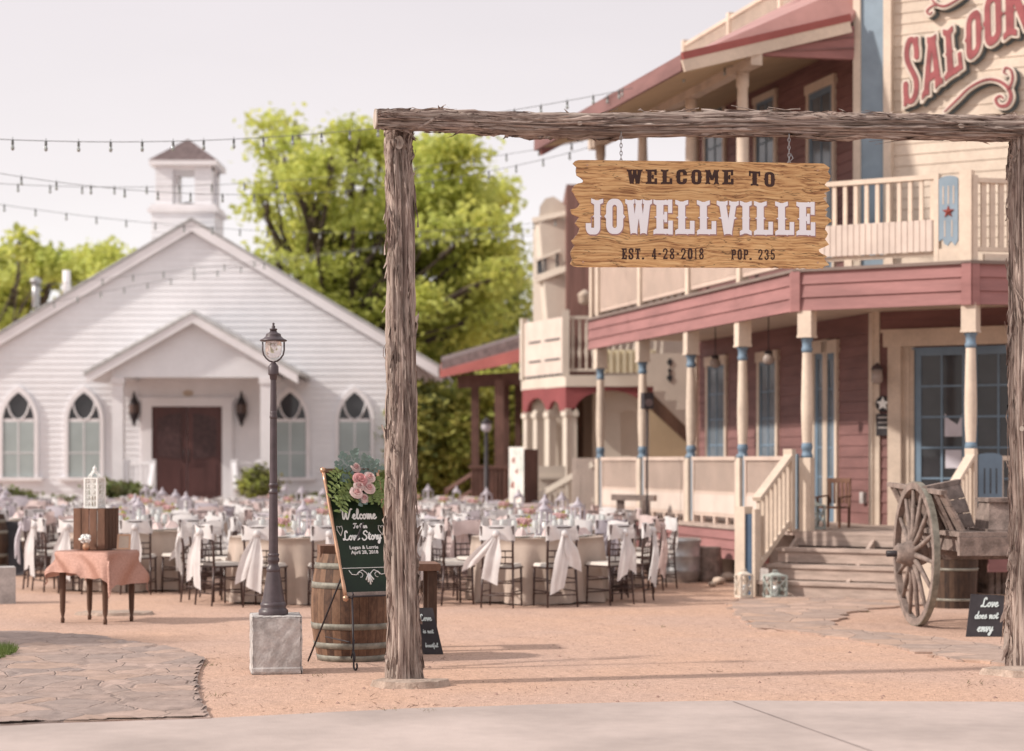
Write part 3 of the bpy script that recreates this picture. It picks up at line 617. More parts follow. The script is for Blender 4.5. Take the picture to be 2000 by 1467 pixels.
# balcony railing on the left side: dense boards
for (a, b) in [(-9.25, -8.92)] + bays:
    r = MB(FW); a0, b0_ = a + .08, b - .08; r.box(a0, .03, 5.12, b0_, .13, 5.18); r.box(a0, .05, 4.16, b0_, .10, 4.22); r.box(a0, .075, 4.22, b0_, .082, 5.12)
    n = max(2, int((b0_ - a0) / .062))
    for i in range(n): x = a0 + (b0_ - a0) * (i + .5) / n; r.box(x - .022, .045, 4.22, x + .022, .075, 5.12)
    r.build('balcony_railing', MT['peach'], sal)
ep = MB(FW); ep.box(-9.32, .0, FT, -9.2, .13, 5.3); ep.box(-9.30, .13, 5.12, -9.22, 2.0, 5.18)
for i in range(14): ep.box(-9.28, .2 + i * .13, 4.1, -9.24, .25 + i * .13, 5.12)
ep.build('end_railing', MT['cream'], sal)
# balcony railing over the front
def mx_(px): return onplane(px, 0, C0, M_)[0]
def mz_(px, py): return onplane(px, py, C0, M_)[1]
r = MB(FM); xa, xb = .30, 1.84; r.box(xa, .0, 5.10, xb, .10, 5.16); r.box(xa, .03, 4.16, xb, .08, 4.21)
for i in range(11):
    x = xa + .06 + (xb - xa - .12) * i / 10; r.box(x - .024, .02, 4.21, x + .024, .06, 5.10)
r.box(xb - .03, -.01, 4.08, xb + .03, .11, 5.17); r.box(xa - .05, -.01, 4.08, xa + .05, .11, 5.2)
for k in (.25, .6): x = xa + (xb - xa) * k; r.box(x - .05, .02, 4.06, x + .05, .08, 4.17)
o = r.build('balcony_railing', MT['cream'], sal); q = MB(FM); q.box(xa + .04, -.012, 4.22, xb - .04, .015, 4.60)
for i in range(19): x = xa + .05 + i * .078; q.box(x - .032, -.020, 4.215, x + .032, -.011, 4.605)
q.build('lower_panel', MT['pinkb'], o)
each(FM, 'balcony_corner_post', MT['cream'], sal, (0, 0, 4.08, .12, .12, 5.25), (LM - .13, -.02, 4.08, LM + .02, .12, 5.18)); each(FM, 'bottom_board', MT['cream'], sal, (1.87, -.005, 4.08, LM - .135, .08, 4.24))
r = MB(FRt); r.box(.06, .0, 5.03, 4.4, .10, 5.09); r.box(.06, .02, 4.20, 4.4, .08, 4.25); r.box(.03, -.01, 4.08, .10, .1, 5.12)
for i in range(36): x = .2 + i * .118; r.box(x - .033, .03, 4.25, x + .033, .065, 5.03)
r.box(.2, .02, 4.08, 4.4, .06, 4.17); r.build('balcony_railing', MT['cream'], sal)
# blue star board
zt = 5.12; bl = MB(FM); pts = [(1.88, 4.33), (1.93, 4.36), (1.945, 4.30), (1.99, 4.27), (2.035, 4.33), (2.08, 4.27), (2.12, 4.33)] + [(2.12, 5.08)] + [(2.0 + .12 * math.cos(R(a)), 5.08 + .045 * math.sin(R(a))) for a in range(20, 180, 20)] + [(1.88, 5.08)]
bl.prism([(x, -.02, z) for x, z in pts], (0, .03, 0)); bo = bl.build('star_board', MT['bluel'], sal)
each(FM, 'slot', MT['creamd'], bo, *[(x - .007, -.024, 4.78, x + .007, -.018, 5.0) for x in (1.935, 2.0, 2.065)], *[(x - .006, -.024, 4.38, x + .006, -.018, 4.58) for x in (1.955, 2.045)])
sr = MB(FM); c = (2.0, 4.685); sp_ = []
for k in range(10): rr = .083 if k % 2 == 0 else .034; a = R(90 + 36 * k); sp_.append((c[0] + rr * math.cos(a), -.026, c[1] + rr * math.sin(a)))
b = sr.pts(sp_ + [(c[0], -.055, c[1])])
for k in range(10): sr.face([b + k, b + (k + 1) % 10, b + 10])
sr.build('star', mat('red_metal_star', (.30, .07, .055), .5, .4, 30), bo)
# windows: ground floor (left side wall)
y_ = 2.0
def wv(px0, px1, pyt, pym, zbot, nxx, nzz, door=False, **k):
    x0, x1 = wing_x(px0), wing_x(px1); zt_ = wing_z((px0 + px1) / 2, pyt); return win(sal, FW, x0, x1, zbot, zt_, y_ - .005, .085, nxx, nzz, 'french_door' if door else 'window', door=door, **k)
wv(1386, 1419, 714, 0, 1.0, 2, 5, head=.16); wv(1487, 1519, 706, 0, 1.0, 2, 5, head=.16)
wv(1596, 1616, 690, 0, DK, 1, 5, True, head=.19); wv(1617, 1635, 690, 0, DK, 1, 5, True, head=.19)
wv(1381, 1416, 200, 0, 4.8, 2, 4); wv(1481, 1516, 195, 0, 4.8, 2, 4); wv(1584, 1630, 175, 0, FT + .03, 2, 5, True, head=.14)
# double door in the front
FA = FR(A0, M_); ax = lambda px: onplane(px, 0, A0, M_)[0]
dc = MB(FA); x0, x1 = ax(1764), ax(1764) + 1.75
dc.box(x0 - .19, -.10, DK, x0, .0, 3.22); dc.box(x1, -.10, DK, x1 + .17, .0, 3.22); dc.box(x0 - .25, -.12, 3.22, x1 + .25, .0, 3.42); dc.box(x0 - .28, -.15, 3.42, x1 + .28, .0, 3.46)
dc.box(x0, -.03, DK, x0 + .17, -.018, 3.22); dc.box(x0 + .06, -.045, DK, x0 + .10, -.028, 3.22); do = dc.build('door_casing', MT['creamd'], sal)
d0 = x0 + .19
for k in range(2): a = d0 + k * .79; win(sal, FA, a, a + .76, DK + .01, 3.18, -.035, .0, 2, 5, 'french_door', door=True, fm='blue', glass='glass', head=.02, cm='blue')
hd = MB(FA); hd.box(d0 + .80, -.10, 1.72, d0 + .86, -.06, 1.80); hd.build('door_handle', MT['iron'], sal)
PNM = mat('paper_sheet', (.56, .53, .58), .6)
each(FA, 'paper_notice', PNM, sal, (d0 + .43, -.053, 1.55, d0 + .66, -.049, 1.80)); po_ = MB(FA); pts = [(d0 + .42, 1.98), (d0 + .67, 1.98), (d0 + .67, 2.30), (d0 + .60, 2.14), (d0 + .48, 2.22), (d0 + .42, 2.30)]
po_.prism([(x, -.053, z) for x, z in pts], (0, .004, 0)); po_.build('paper_notice', PNM, sal)
# steps
stp = MB(FM); rs_ = DK / 4
for i in range(4):
    y0_ = -.06 - (3 - i) * .29; z1_ = rs_ * (i + 1)
    if i < 3: stp.box(-.0, y0_ - .31, z1_ - .04, 2.32, y0_ + .0, z1_)
    stp.box(.02, y0_ - .28 if i < 3 else -.10, z1_ - rs_ + .012, 2.30, (y0_ - .25) if i < 3 else -.07, z1_ - .043)
for x in (.03, 1.05, 2.26):
    stp.prism([(x, -.1, .02), (x, -1.14, .02), (x, -1.14, .10), (x, -.12, DK - .08)], (.045, 0, 0))
stp.build('porch_steps', MT['step'], sal)
# stair rails and newels
for (xs_, nm) in ((-.08, 0), (LM + .02, 1)):
    y1_ = -1.14; r = MB(FM)
    r.beam((xs_ + .02, .0, 1.76), (xs_ + .02, y1_ + .05, 1.18), .11, .055); r.beam((xs_ + .02, -.02, .92), (xs_ + .02, y1_ + .05, .34), .05, .07)
    for i in range(8): y2 = -.12 - i * .13; za = 1.76 + (y2) / 1.09 * .58; r.box(xs_ - .005, y2 - .02, za - .86, xs_ + .04, y2 + .02, za - .02)
    r.box(xs_ - .05, -.12, DK, xs_ + .07, 0, 1.80); o = r.build('stair_railing', MT['cream'], sal)
    nw = MB(FM); nw.box(xs_ - .19, y1_ - .14, 0, xs_ - .06, y1_ + .10, 1.09); nw.box(xs_ + .04, y1_ - .14, 0, xs_ + .08, y1_ + .0, 1.06); nw.build('newel_post', MT['cream'], sal)
    nb = MB(FM); nb.box(xs_ - .06, y1_ - .11, 0.0, xs_ + .04, y1_ + .06, 1.0); nb.build('blue_newel_panel', mat('dusk_blue', (.075, .12, .19), .6), sal)
# porch railing right of the steps with its blue back board
r = MB(FRt); r.box(.1, .03, 1.655, 4.3, .13, 1.71); r.box(.1, .05, DK + .1, 4.3, .10, DK + .15)
for i in range(30): x = .45 + i * .13; r.box(x - .02, .05, DK + .15, x + .02, .09, 1.66)
r.build('porch_railing', MT['cream'], sal)
bb = MB(FRt); pts = [(.10, .80), (.42, .80), (.42, 1.70)] + [(.26 + .16 * math.cos(R(a)), 1.70 + .045 * math.sin(R(a))) for a in range(20, 180, 20)] + [(.10, 1.70)]
bb.prism([(x, -.02, z) for x, z in pts], (0, .03, 0)); o = bb.build('blue_rail_board', MT['blue'], sal); each(FRt, 'slot', MT['glass'], o, *[(x - .008, -.024, 1.25, x + .008, -.018, 1.56) for x in (.18, .26, .34)])
rs2 = MB(FRt); rs2.box(.2, -.09, .30, 4.4, -.06, .71); rs2.build('skirting', MT['rose'], sal)
# roof over the balcony
P0 = Vector((.41, 34.1, 6.9)); P1 = Vector((2.28, 27.1, 6.9)); Q1 = Vector((4.66, 28.25, 7.66)); TT = Vector((4.42, 31, 8.62)); T0 = wp(-10.3, 2.0, 8.62); Q2 = Vector((5.3, 29.0, 8.5))
up = Vector((0, 0, .09))
rf = MB(); rf.hexa([P0, P1, TT, T0], [p + up for p in (P0, P1, TT, T0)]); rf.build('roof', MT['red'], sal)
rf = MB(); rf.hexa([P1, Q1, Q2, TT], [p + up for p in (P1, Q1, Q2, TT)]); 
for k in range(1, 6): a = P1.lerp(Q1, k / 6) + up; b = TT.lerp(Q2, k / 6) + up; rf.beam(a, b, .03, .05)
rf.build('hip_roof', MT['pinkroof'], sal)
bk = MB(); T0b = wp(-10.3, 6.0, 7.6); Tb = TT + Vector((.9694, .2454, 0)) * 4 + Vector((0, 0, -1)); bk.hexa([T0, TT, Tb, T0b], [p + up for p in (T0, TT, Tb, T0b)]); bk.hexa([TT, Q2, Q2 + V(3, 2, 0), Tb], [p + up for p in (TT, Q2, Q2 + V(3, 2, 0), Tb)]); bk.build('rear_roof', MT['shingle'], sal)
ff = MB(); dn = Vector((0, 0, -.05)); ff.beam(P0 + V(-.02, -.005, .02), P1 + V(-.02, -.005, .02), .05, .22); ff.build('eave_fascia', MT['maroon'], sal)
ff = MB(); ff.beam(P1 + V(-.03, -.03, .10), Q1 + V(0, -.03, .10), .05, .10); ff.build('roof_edge', MT['red'], sal)
ff = MB(); ff.beam(P1 + V(-.02, -.02, -.03), Q1 + V(0, -.02, -.03), .05, .155); ff.build('rake_board', MT['cream'], sal)
ff = MB(); ff.beam(P0 + V(.05, .35, -.02), wp(-10.0, 2.0, 8.5), .05, .2); ff.build('rear_rake_board', MT['rose'], sal)
so_ = MB(); so_.poly([P0 + dn, P1 + dn, wp(-2.7, 2.0, 7.6), wp(-9.9, 2.0, 7.6)][::-1]); so_.poly([P1 + dn, Q1 + dn, wp(-2.7, 2.0, 7.6)]); so_.build('soffit', MT['tan'], sal)
for k in range(9): pass
rb = MB(FW); rb.box(-9.4, .0, 6.98, -1.6, .16, 7.16); rb.build('balcony_beam', MT['creamd'], sal)
S0, S1 = P(1474, 107, 27.62), P(1668, 116, 28.38); S2 = P(1668, 50, 28.30); S3 = P(1474, 92, 27.6)
gf = MB(); gf.prism([S0, S1, S2, S3], (.03, .12, 0)); gd = (S1 - S0)
gf.build('gable_board', MT['rose'], sal)
for kz in (.33, .66):
    gl_ = MB(); gl_.beam(S0.lerp(S3, kz) + V(0, -.012, 0), S1.lerp(S2, kz) + V(0, -.012, 0), .012, .018); gl_.build('board_lip', MT['maroon'], sal)
# roof-top balustrade
wk = MB(FW); wk.box(-10.2, 2.0, 9.0, -3.2, 2.08, 9.06); wk.box(-10.2, 2.0, 8.5, -3.2, 2.08, 8.55)
for i in range(70): wk.box(-10.15 + i * .1, 2.02, 8.55, -10.11 + i * .1, 2.06, 9.0)
for x in (-10.2, -7.9, -5.6, -3.3): wk.box(x - .06, 1.98, 8.4, x + .06, 2.1, 9.12)
wk.build('rooftop_railing', MT['cream'], sal)
# false front
F0 = (4.736, 28.4); FF = FR(F0, M_); fx = lambda px: onplane(px, 0, F0, M_)[0]
f = MB(FF); f.box(0, -.02, FT, fx(1681), .30, 10.6); f.box(fx(1726), -.02, FT, fx(1741), .30, 10.6); f.box(5.3, -.02, FT, 5.5, .30, 10.6); f.box(-.1, -.1, 10.6, 5.6, .35, 10.8); f.build('false_front_trim', MT['cream'], sal)
f = MB(FF); f.box(fx(1681), .02, FT, fx(1726), .26, 10.6); f.build('blue_panel', MT['bluel'], sal); f = MB(FF); f.box(fx(1681), .005, mz_(1700, 223) + .45, fx(1726), .02, mz_(1700, 223) + .48); f.build('panel_joint', MT['blue'], sal)
f = MB(FF); clap(f, fx(1741), 5.3, FT, 10.6, .10, .150, .012); f.box(fx(1741), .12, FT, 5.3, .25, 10.6); f.build('false_front_siding', MT['cream'], sal)
# SALOON lettering and scrolls
LE = [('S', (1764, 214), (1798, 200), (1797, 70), (1768, 66)), ('A', (1803, 198), (1842, 166), (1836, 63), (1806, 74)), ('L', (1846, 162), (1884, 136), (1873, 45), (1842, 58)),
      ('O', (1887, 128), (1921, 98), (1919, 12), (1886, 34)), ('O', (1923, 100), (1961, 76), (1959, -22), (1921, -2)), ('N', (1962, 80), (2024, 58), (2024, -48), (1960, -24)), ('.', (2040, 60), (2042, 60), (2042, 55), (2040, 55))]
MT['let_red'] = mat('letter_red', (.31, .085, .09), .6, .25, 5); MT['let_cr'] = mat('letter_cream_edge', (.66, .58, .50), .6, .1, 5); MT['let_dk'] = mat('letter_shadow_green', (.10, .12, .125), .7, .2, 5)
lo = {k: MB(FF) for k in ('r', 'c', 'd')}
for ch, *q in LE[:-1]:
    qs = [onplane(x, y, F0, M_) for x, y in q]; mp_ = quad_map(*qs); wd = abs(qs[1][0] - qs[0][0])
    fl_ = shape_field(glyph(ch), mp_, wd, .0065, .10)
    field_mesh(lo['r'], fl_, -.004, .03, .045); field_mesh(lo['c'], fl_, .028, -.03, .03)
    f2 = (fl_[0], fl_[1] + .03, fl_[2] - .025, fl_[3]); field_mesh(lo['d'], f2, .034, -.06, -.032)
SCR = [([(1846, 219), (1870, 196), (1895, 172), (1925, 157), (1950, 158), (1970, 172), (1976, 190), (1968, 206), (1953, 207), (1946, 195), (1954, 188), (1960, 192)], [.012, .03, .03, .035, .04, .05, .055, .055, .045, .035, .03, .025]),
       ([(1972, 176), (1979, 155), (1976, 138), (1966, 133), (1962, 142), (1968, 146)], [.03, .035, .03, .025, .02, .015]),
       ([(1880, -6), (1862, 6), (1845, 13), (1830, 9), (1822, 0)], [.02, .03, .035, .03, .02]), ([(1830, 10), (1820, 14), (1812, 22), (1816, 29), (1822, 24)], [.02, .025, .025, .02, .015])]
for pp, ws in SCR:
    pl = [onplane(x, y, F0, M_) for x, y in pp]; pl2 = smooth_pts(pl, 5); wi = np.interp(np.linspace(0, 1, len(pl2)), np.linspace(0, 1, len(ws)), ws).tolist()
    xs_ = [p[0] for p in pl2]; zs_ = [p[1] for p in pl2]; h = .0065
    X, Y = np.meshgrid(np.arange(min(xs_) - .12, max(xs_) + .12, h), np.arange(min(zs_) - .12, max(zs_) + .12, h)); d = line_sd(X, Y, pl2, [w * .45 for w in wi]); fl_ = (d, X[0, 0], Y[0, 0], h)
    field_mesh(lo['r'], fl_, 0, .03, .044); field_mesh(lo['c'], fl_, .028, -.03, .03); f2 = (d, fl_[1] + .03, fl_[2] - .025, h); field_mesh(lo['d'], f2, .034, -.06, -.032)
sgn = thing('saloon_lettering', (FF @ Vector((2, -.05, 7))), 'large red western SALOON letters with cream edges on the cream false front', 'sign')
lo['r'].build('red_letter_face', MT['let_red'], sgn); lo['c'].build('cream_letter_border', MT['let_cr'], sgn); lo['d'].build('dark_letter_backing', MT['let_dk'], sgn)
# things on the porch
def pendant(px, py, ytop, D):
    p = P(px, py, D); t = thing('pendant_lamp', (p.x, p.y, p.z), f'small glass pendant lamp hanging before the {"farther" if px < 1450 else "nearer"} narrow porch window', 'lamp')
    m = MB(); m.tube([p, (p.x, p.y, CE)], .008, 6); m.build('rod', MT['iron'], t); m = MB(); m.lathe([(.0, .10), (.05, .09), (.06, .05)], 12, p); m.build('cap', MT['iron'], t)
    m = MB(); m.lathe([(.02, -.10), (.07, -.08), (.085, -.02), (.05, .05)], 14, p); m.build('lamp_shade', mat('frosted_glass', (.36, .30, .27), .2), t)
pendant(1397, 706, 640, 31.6); pendant(1501, 698, 630, 28.6)
p = FA @ Vector((.06, -.1, 2.85)); t = thing('wall_lantern', p, 'bronze wall lantern on the cream trim left of the wide blue doors', 'lamp')
m = MB(T(p)); m.box(-.04, .0, -.05, .04, .08, .12); m.beam((0, .03, .08), (0, -.12, .14), .02, .02); m.lathe([(.0, .16), (.08, .08), (.09, .06)], 8, (0, -.12, 0)); m.build('bracket', MT['lamp'], t); m = MB(T(p)); m.lathe([(.04, -.14), (.08, -.1), (.075, .06)], 8, (0, -.12, 0)); m.build('glass', mat('lantern_glass', (.40, .33, .30), .2), t)
p = FA @ Vector((.15, -.03, 2.2)); t = thing('star_plaque', p, 'dark hanging plaque with a pale star beside the wide door casing', 'sign')
m = MB(FA @ Matrix.Translation((.15, -.06, 2.2))); m.lathe([(0.0, -.01), (.11, -.01), (.11, .01), (0, .01)], 18); 
m = MB(FA); m.prism([(.15 + .11 * math.cos(R(a)), -.06, 2.44 + .11 * math.sin(R(a))) for a in range(0, 360, 20)], (0, .02, 0)); m.box(.05, -.06, 2.0, .27, -.04, 2.30); m.build('plaque_board', MT['slate'], t)
m = MB(FA); m.prism([(.15 + (.10 if k % 2 == 0 else .045) * math.cos(R(90 + 36 * k)), -.068, 2.44 + (.10 if k % 2 == 0 else .045) * math.sin(R(90 + 36 * k))) for k in range(10)], (0, .007, 0)); m.build('pale_star', MT['china'], t)
m = MB(FA)
for zz in (2.25, 2.18, 2.11): m.box(.08, -.066, zz - .012, .24, -.061, zz + .012)
m.build('plaque_lettering', MT['conc'], t)
ox = onplane(1691, 972, (wp(0, 2, 0).x, wp(0, 2, 0).y), (.2454, -.9694)); m = MB(FW); m.box(ox[0] - .06, 1.93, ox[1] - .08, ox[0] + .06, 1.99, ox[1] + .08)
tag(m.build('socket_cover', MT['conc'], loc=wp(ox[0], 1.95, ox[1])), 'grey weatherproof socket cover low on the maroon clapboard wall', 'socket')
cx = FW @ Vector((-1.05, .95, DK)); t = thing('wooden_armchair', cx, 'brown slatted wooden armchair on the porch at the top of the steps', 'chair')
CM = T(cx, R(-35)) @ Matrix.Scale(.64, 4)

for (x, y, h) in ((-.25, -.22, .62), (.25, -.22, .62), (-.24, .24, 1.02), (.24, .24, 1.02)):
    m = MB(CM); m.beam((x, y, 0), (x, y + (.06 if h > .9 else 0), h), .045, .045); m.build('leg', MT['woodm'], t)
m = MB(CM); m.box(-.26, -.25, .40, .26, .25, .44); m.build('seat', MT['woodm'], t); m = MB(CM)
for i in range(5): m.box(-.2 + i * .09, .23, .5, -.16 + i * .09, .26, .95)
m.box(-.26, .25, .93, .26, .31, 1.03); m.build('backrest', MT['woodm'], t)
for x in (-.27, .27): m = MB(CM); m.beam((x, -.28, .63), (x, .25, .66), .07, .03); m.build('armrest', MT['woodm'], t)
def lantern(name, p, w, h, mt, label, candle=True, s=1):
    t = thing(name, p, label, 'lantern'); M = T(p, R(20)); m = MB(M); a = w / 2
    m.box(-a, -a, 0, a, a, .03); m.box(-a, -a, h * .78, a, a, h * .78 + .02)
    for x in (-a + .012, a - .012):
        for y in (-a + .012, a - .012): m.box(x - .012, y - .012, .03, x + .012, y + .012, h * .78)
    for (p1, p2) in (((-a, -a), (a, -a)), ((-a, -a), (-a, a)), ((a, -a), (a, a))):
        m.beam((*p1, .04), (*p2, h * .76), .012, .012); m.beam((*p2, .04), (*p1, h * .76), .012, .012)
    m.build('frame', mt, t); m = MB(M); m.hexa([(-a, -a, h * .8), (a, -a, h * .8), (a, a, h * .8), (-a, a, h * .8)], [(-.02, -.02, h * .93), (.02, -.02, h * .93), (.02, .02, h * .93), (-.02, .02, h * .93)])
    m.tube([(-.03, 0, h * .93), (-.03, 0, h), (.03, 0, h), (.03, 0, h * .93)], .006, 6); m.build('roof', mt, t)
    m = MB(M); m.lathe([(.035, .03), (.035, h * .45)], 12); m.build('candle', MT['china'], t); return t
q = onplane(1532, 1166, *((lambda o: ((o.x, o.y), M_))(FM @ Vector((0, -1.32, 0)))))[0]
MT['sage'] = mat('sage_grey_paint', (.42, .46, .43), .6, .15, 8)
lantern('lantern', (FM @ Vector((.30, -1.36, 0))), .22, .33, MT['sage'], 'sage grey cross braced lantern at the foot of the steps')
gp = G(1453, 1167); lantern('lantern', (gp.x, gp.y, 0), .17, .34, MT['palecr'], 'small dark topped lantern on the gravel left of the newel post')
lantern('lantern', (FW @ Vector((-.62, .5, DK))), .22, .38, MT['sage'], 'pale grey lantern standing on the porch deck under the wooden armchair')
# ------------------------------------------------------------------ the white chapel
CY = 47.0; cs = CY / 4000
chx = lambda px, D=CY: (px - 1000) * D / 4000
chz = lambda py, D=CY: CAMZ + (900 - py) * D / 4000
ch = thing('chapel', (-7.3, CY, 0), 'white clapboard chapel with steep gable, small open belfry and pointed windows', 'building')
AX, AZ, SL = chx(376), chz(432), .594
XL, XR = -12.2, -2.45
core = MB(); core.prism([(XL, CY + .02, 0), (XR, CY + .02, 0), (XR, CY + .02, AZ - SL * (XR - AX) - .1), (AX, CY + .02, AZ - .15), (XL, CY + .02, AZ - SL * (AX - XL) - .1)], (0, 15, 0)); core.build('wall', MT['white'], ch)
sd = MB(); clap(sd, lambda z: max(XL, AX - (AZ - .12 - z) / SL), lambda z: min(XR, AX + (AZ - .12 - z) / SL), .1, AZ - .25, CY, .140, .015); sd.build('siding', MT['white'], ch)
for sgn_ in (-1, 1):
    tip = Vector((AX + sgn_ * 5.65, CY - .16, AZ - SL * 5.65)); apx = Vector((AX, CY - .16, AZ)); bk_ = Vector((0, 16, 0)); dn = Vector((0, 0, -.24))
    m = MB(); m.prism([apx, tip, tip + dn, apx + dn], (0, .06, 0)); m.build('rake_board', MT['whitet'], ch)
    m = MB(); u2 = Vector((0, 0, .05)); a_, t_ = apx + V(0, -.04, .02), tip + V(sgn_ * .06, -.04, -.02); m.prism([a_, t_, t_ + u2, a_ + u2], bk_); m.build('roof', MT['chroof'], ch)
    m = MB(); m.poly([apx + dn * .5 + V(0, .06, 0), tip + dn * .5 + V(0, .06, 0), tip + dn * .5 + bk_, apx + dn * .5 + bk_]); m.build('soffit', MT['whitet'], ch)
cb = MB(); cb.box(XR - .12, CY - .035, 0, XR + .02, CY + .05, AZ - SL * (XR - AX) - .2); cb.build('corner_board', MT['whitet'], ch)
# belfry
BX, BY = chx(366, 48.6), 48.7; bz = lambda py: chz(py, 48.6)
m = MB(); m.box(BX - .74, BY - .74, AZ - 1.0, BX + .74, BY + .74, bz(420)); clap(m, BX - .74, BX + .74, AZ - .5, bz(420), BY - .76, .12, .012); m.build('belfry_base', MT['white'], ch)
m = MB(); m.box(BX - .82, BY - .82, bz(421), BX + .82, BY + .82, bz(412)); m.box(BX - .76, BY - .76, bz(412), BX + .76, BY + .76, bz(405)); m.build('belfry_ledge', MT['whitet'], ch)
for sx in (-1, 1):
    for sy in (-1, 1): m = MB(); x, y = BX + sx * .46, BY + sy * .46; m.box(x - .20, y - .20, bz(405), x + .20, y + .20, bz(332)); clap(m, x - .20, x + .20, bz(405), bz(332), y - .20, .12, .01); m.build('belfry_post', MT['white'], ch)
m = MB(); m.box(BX - .66, BY - .66, bz(338), BX + .66, BY + .66, bz(330)); m.box(BX - .79, BY - .79, bz(330), BX + .79, BY + .79, bz(320)); m.build('cornice', MT['whitet'], ch)
m = MB(); z0, z1 = bz(320), bz(270); b = m.pts([(BX - .8, BY - .8, z0), (BX + .8, BY - .8, z0), (BX + .8, BY + .8, z0), (BX - .8, BY + .8, z0), (BX, BY, z1)])
for k in range(4): m.face([b + k, b + (k + 1) % 4, b + 4])
m.face([b + 3, b + 2, b + 1, b]); m.build('belfry_roof', MT['shingle'], ch)
m = MB(); m.lathe([(.26, bz(408)), (.22, bz(402)), (.17, bz(397)), (.05, bz(394))], 16, (BX, BY, 0)); m.build('bell', MT['iron'], ch)
# vents on the roof
for (px, y0, y1, mm, D) in ((70, 550, 600, 'galv', 49), (130, 528, 575, 'whitet', 49)):
    m = MB(); p = P(px, y1, D); q = P(px, y0, D); m.tube([p, q], .09, 10)
    if px == 70: m.lathe([(.14, -.04), (.14, .05), (.02, .12)], 10, q)
    m.build('roof_vent', MT[mm], ch)
# pointed windows
def arch_pts(x0, x1, zs, rise, n=9):
    w = x1 - x0; cxm = (x0 + x1) / 2; Rr = (rise * rise + (w / 2) ** 2) / w; o = []
    for k in range(n + 1): a = math.asin(min(1, rise / Rr)) * k / n; o.append((x1 - Rr + Rr * math.cos(a), zs + Rr * math.sin(a)))
    return o + [(x0 + x1 - x, z) for x, z in o[::-1][1:]]
for i, px in enumerate((37, 165, 567, 693)):
    cx_ = chx(px); hw = .36; zs = chz(824) + .02; rise = .66; zb = chz(932); p = arch_pts(cx_ - hw, cx_ + hw, zs, rise)
    inner = [(cx_ - hw, zb)] + [(cx_ + hw, zb)] + p; outer_ = [(cx_ - hw - .09, zb)] + [(cx_ + hw + .09, zb)] + arch_pts(cx_ - hw - .09, cx_ + hw + .09, zs, rise + .15)
    m = MB(); n = len(inner)
    a = m.pts([(x, CY - .07, z) for x, z in inner]); b = m.pts([(x, CY - .07, z) for x, z in outer_]); c = m.pts([(x, CY - .02, z) for x, z in inner]); d = m.pts([(x, CY, z) for x, z in outer_])
    for k in range(1, n): q = (k + 1) % n; m.face([a + k, a + q, b + q, b + k]); m.face([a + k, c + k, c + q, a + q]); m.face([b + k, b + q, d + q, d + k])
    m.box(cx_ - hw - .2, CY - .12, zb - .08, cx_ + hw + .2, CY, zb); w = m.build('pointed_window', MT['whitet'], ch)
    m = MB(); m.prism([(x, CY - .030, z) for x, z in inner], (0, .008, 0)); m.build('pane', MT['glass'], w)
    m = MB(); m.box(cx_ - hw + .02, CY - .05, zs - .02, cx_ + hw - .02, CY - .028, zs + .05); m.box(cx_ - .02, CY - .048, zs, cx_ + .02, CY - .032, zs + .04)
    for s_ in (-1, 1): m.tube([(cx_ + s_ * (hw * (1 - t)) * 1.0 - s_ * hw * .0, CY - .045, zs + .42 * (1 - (1 - (1 - t)) ** 2) + .0) if False else (cx_ + s_ * hw * .72 * math.sin(t * 1.5), CY - .045, zs + .03 + .50 * (1 - math.cos(t * 1.5))) for t in [k / 8 for k in range(9)]], .022, 5)
    m.build('tracery', MT['whitet'], w)
    m = MB(); m.box(cx_ - hw + .015, CY - .052, zb + .01, cx_ + hw - .015, CY - .033, zs - .02); m.build('blind', MT['blind'], w)
    m = MB(); m.box(cx_ - .012, CY - .06, zb, cx_ + .012, CY - .05, zs); m.box(cx_ - hw, CY - .06, zb + .55, cx_ + hw, CY - .05, zb + .57); m.build('muntin', MT['whitet'], w)
# porch
PY = 44.9; k = PY / 4000; pxx = lambda px: (px - 1000) * k; pzz = lambda py: CAMZ + (900 - py) * k
gx, gz = pxx(379), pzz(614); gl, gr = pxx(172), pxx(584); tz = pzz(732)
for (tx) in (gl, gr):
    s_ = 1 if tx > gx else -1; a_ = V(gx, PY - .25, gz); t_ = V(tx, PY - .25, tz); dn = V(0, 0, -.20); m = MB(); m.prism([a_, t_, t_ + dn, a_ + dn], (0, .05, 0)); m.build('porch_rake_board', MT['whitet'], ch)
    m = MB(); u2 = V(0, 0, .09); m.prism([a_ + V(0, -.03, .01), t_ + V(.04 * s_, -.03, -.02), t_ + u2 + V(.04 * s_, -.03, -.02), a_ + u2], (0, 2.6, 0)); m.build('porch_roof', MT['chroof'], ch)
    m = MB(); m.poly([a_ + dn * .6 + V(0, .05, 0), t_ + dn * .6 + V(0, .05, 0), t_ + dn * .6 + V(0, 2.3, 0), a_ + dn * .6 + V(0, 2.3, 0)]); m.build('porch_soffit', MT['whitet'], ch)
bl_, br_ = pxx(219), pxx(530); bz0 = pzz(737)
m = MB(); m.prism([(bl_, PY, bz0), (br_, PY, bz0), (br_, PY, tz + .16), (gx, PY, gz - .12), (bl_, PY, tz + .16)], (0, .18, 0)); m.build('porch_gable', MT['white'], ch)
m = MB(); m.box(bl_, PY + .18, bz0 + .0, bl_ + .18, CY - .02, bz0 + .3); m.box(br_ - .18, PY + .18, bz0, br_, CY - .02, bz0 + .3); m.box(bl_, PY + .18, bz0 + .1, br_, CY - .02, bz0 + .14); m.build('porch_ceiling', MT['whitet'], ch)
for x in (bl_, br_ - .24): m = MB(); m.box(x, PY, 0, x + .24, PY + .24, bz0); m.box(x - .03, PY - .03, bz0 - .14, x + .27, PY + .27, bz0 - .005); m.build('porch_pillar', MT['whitet'], ch)
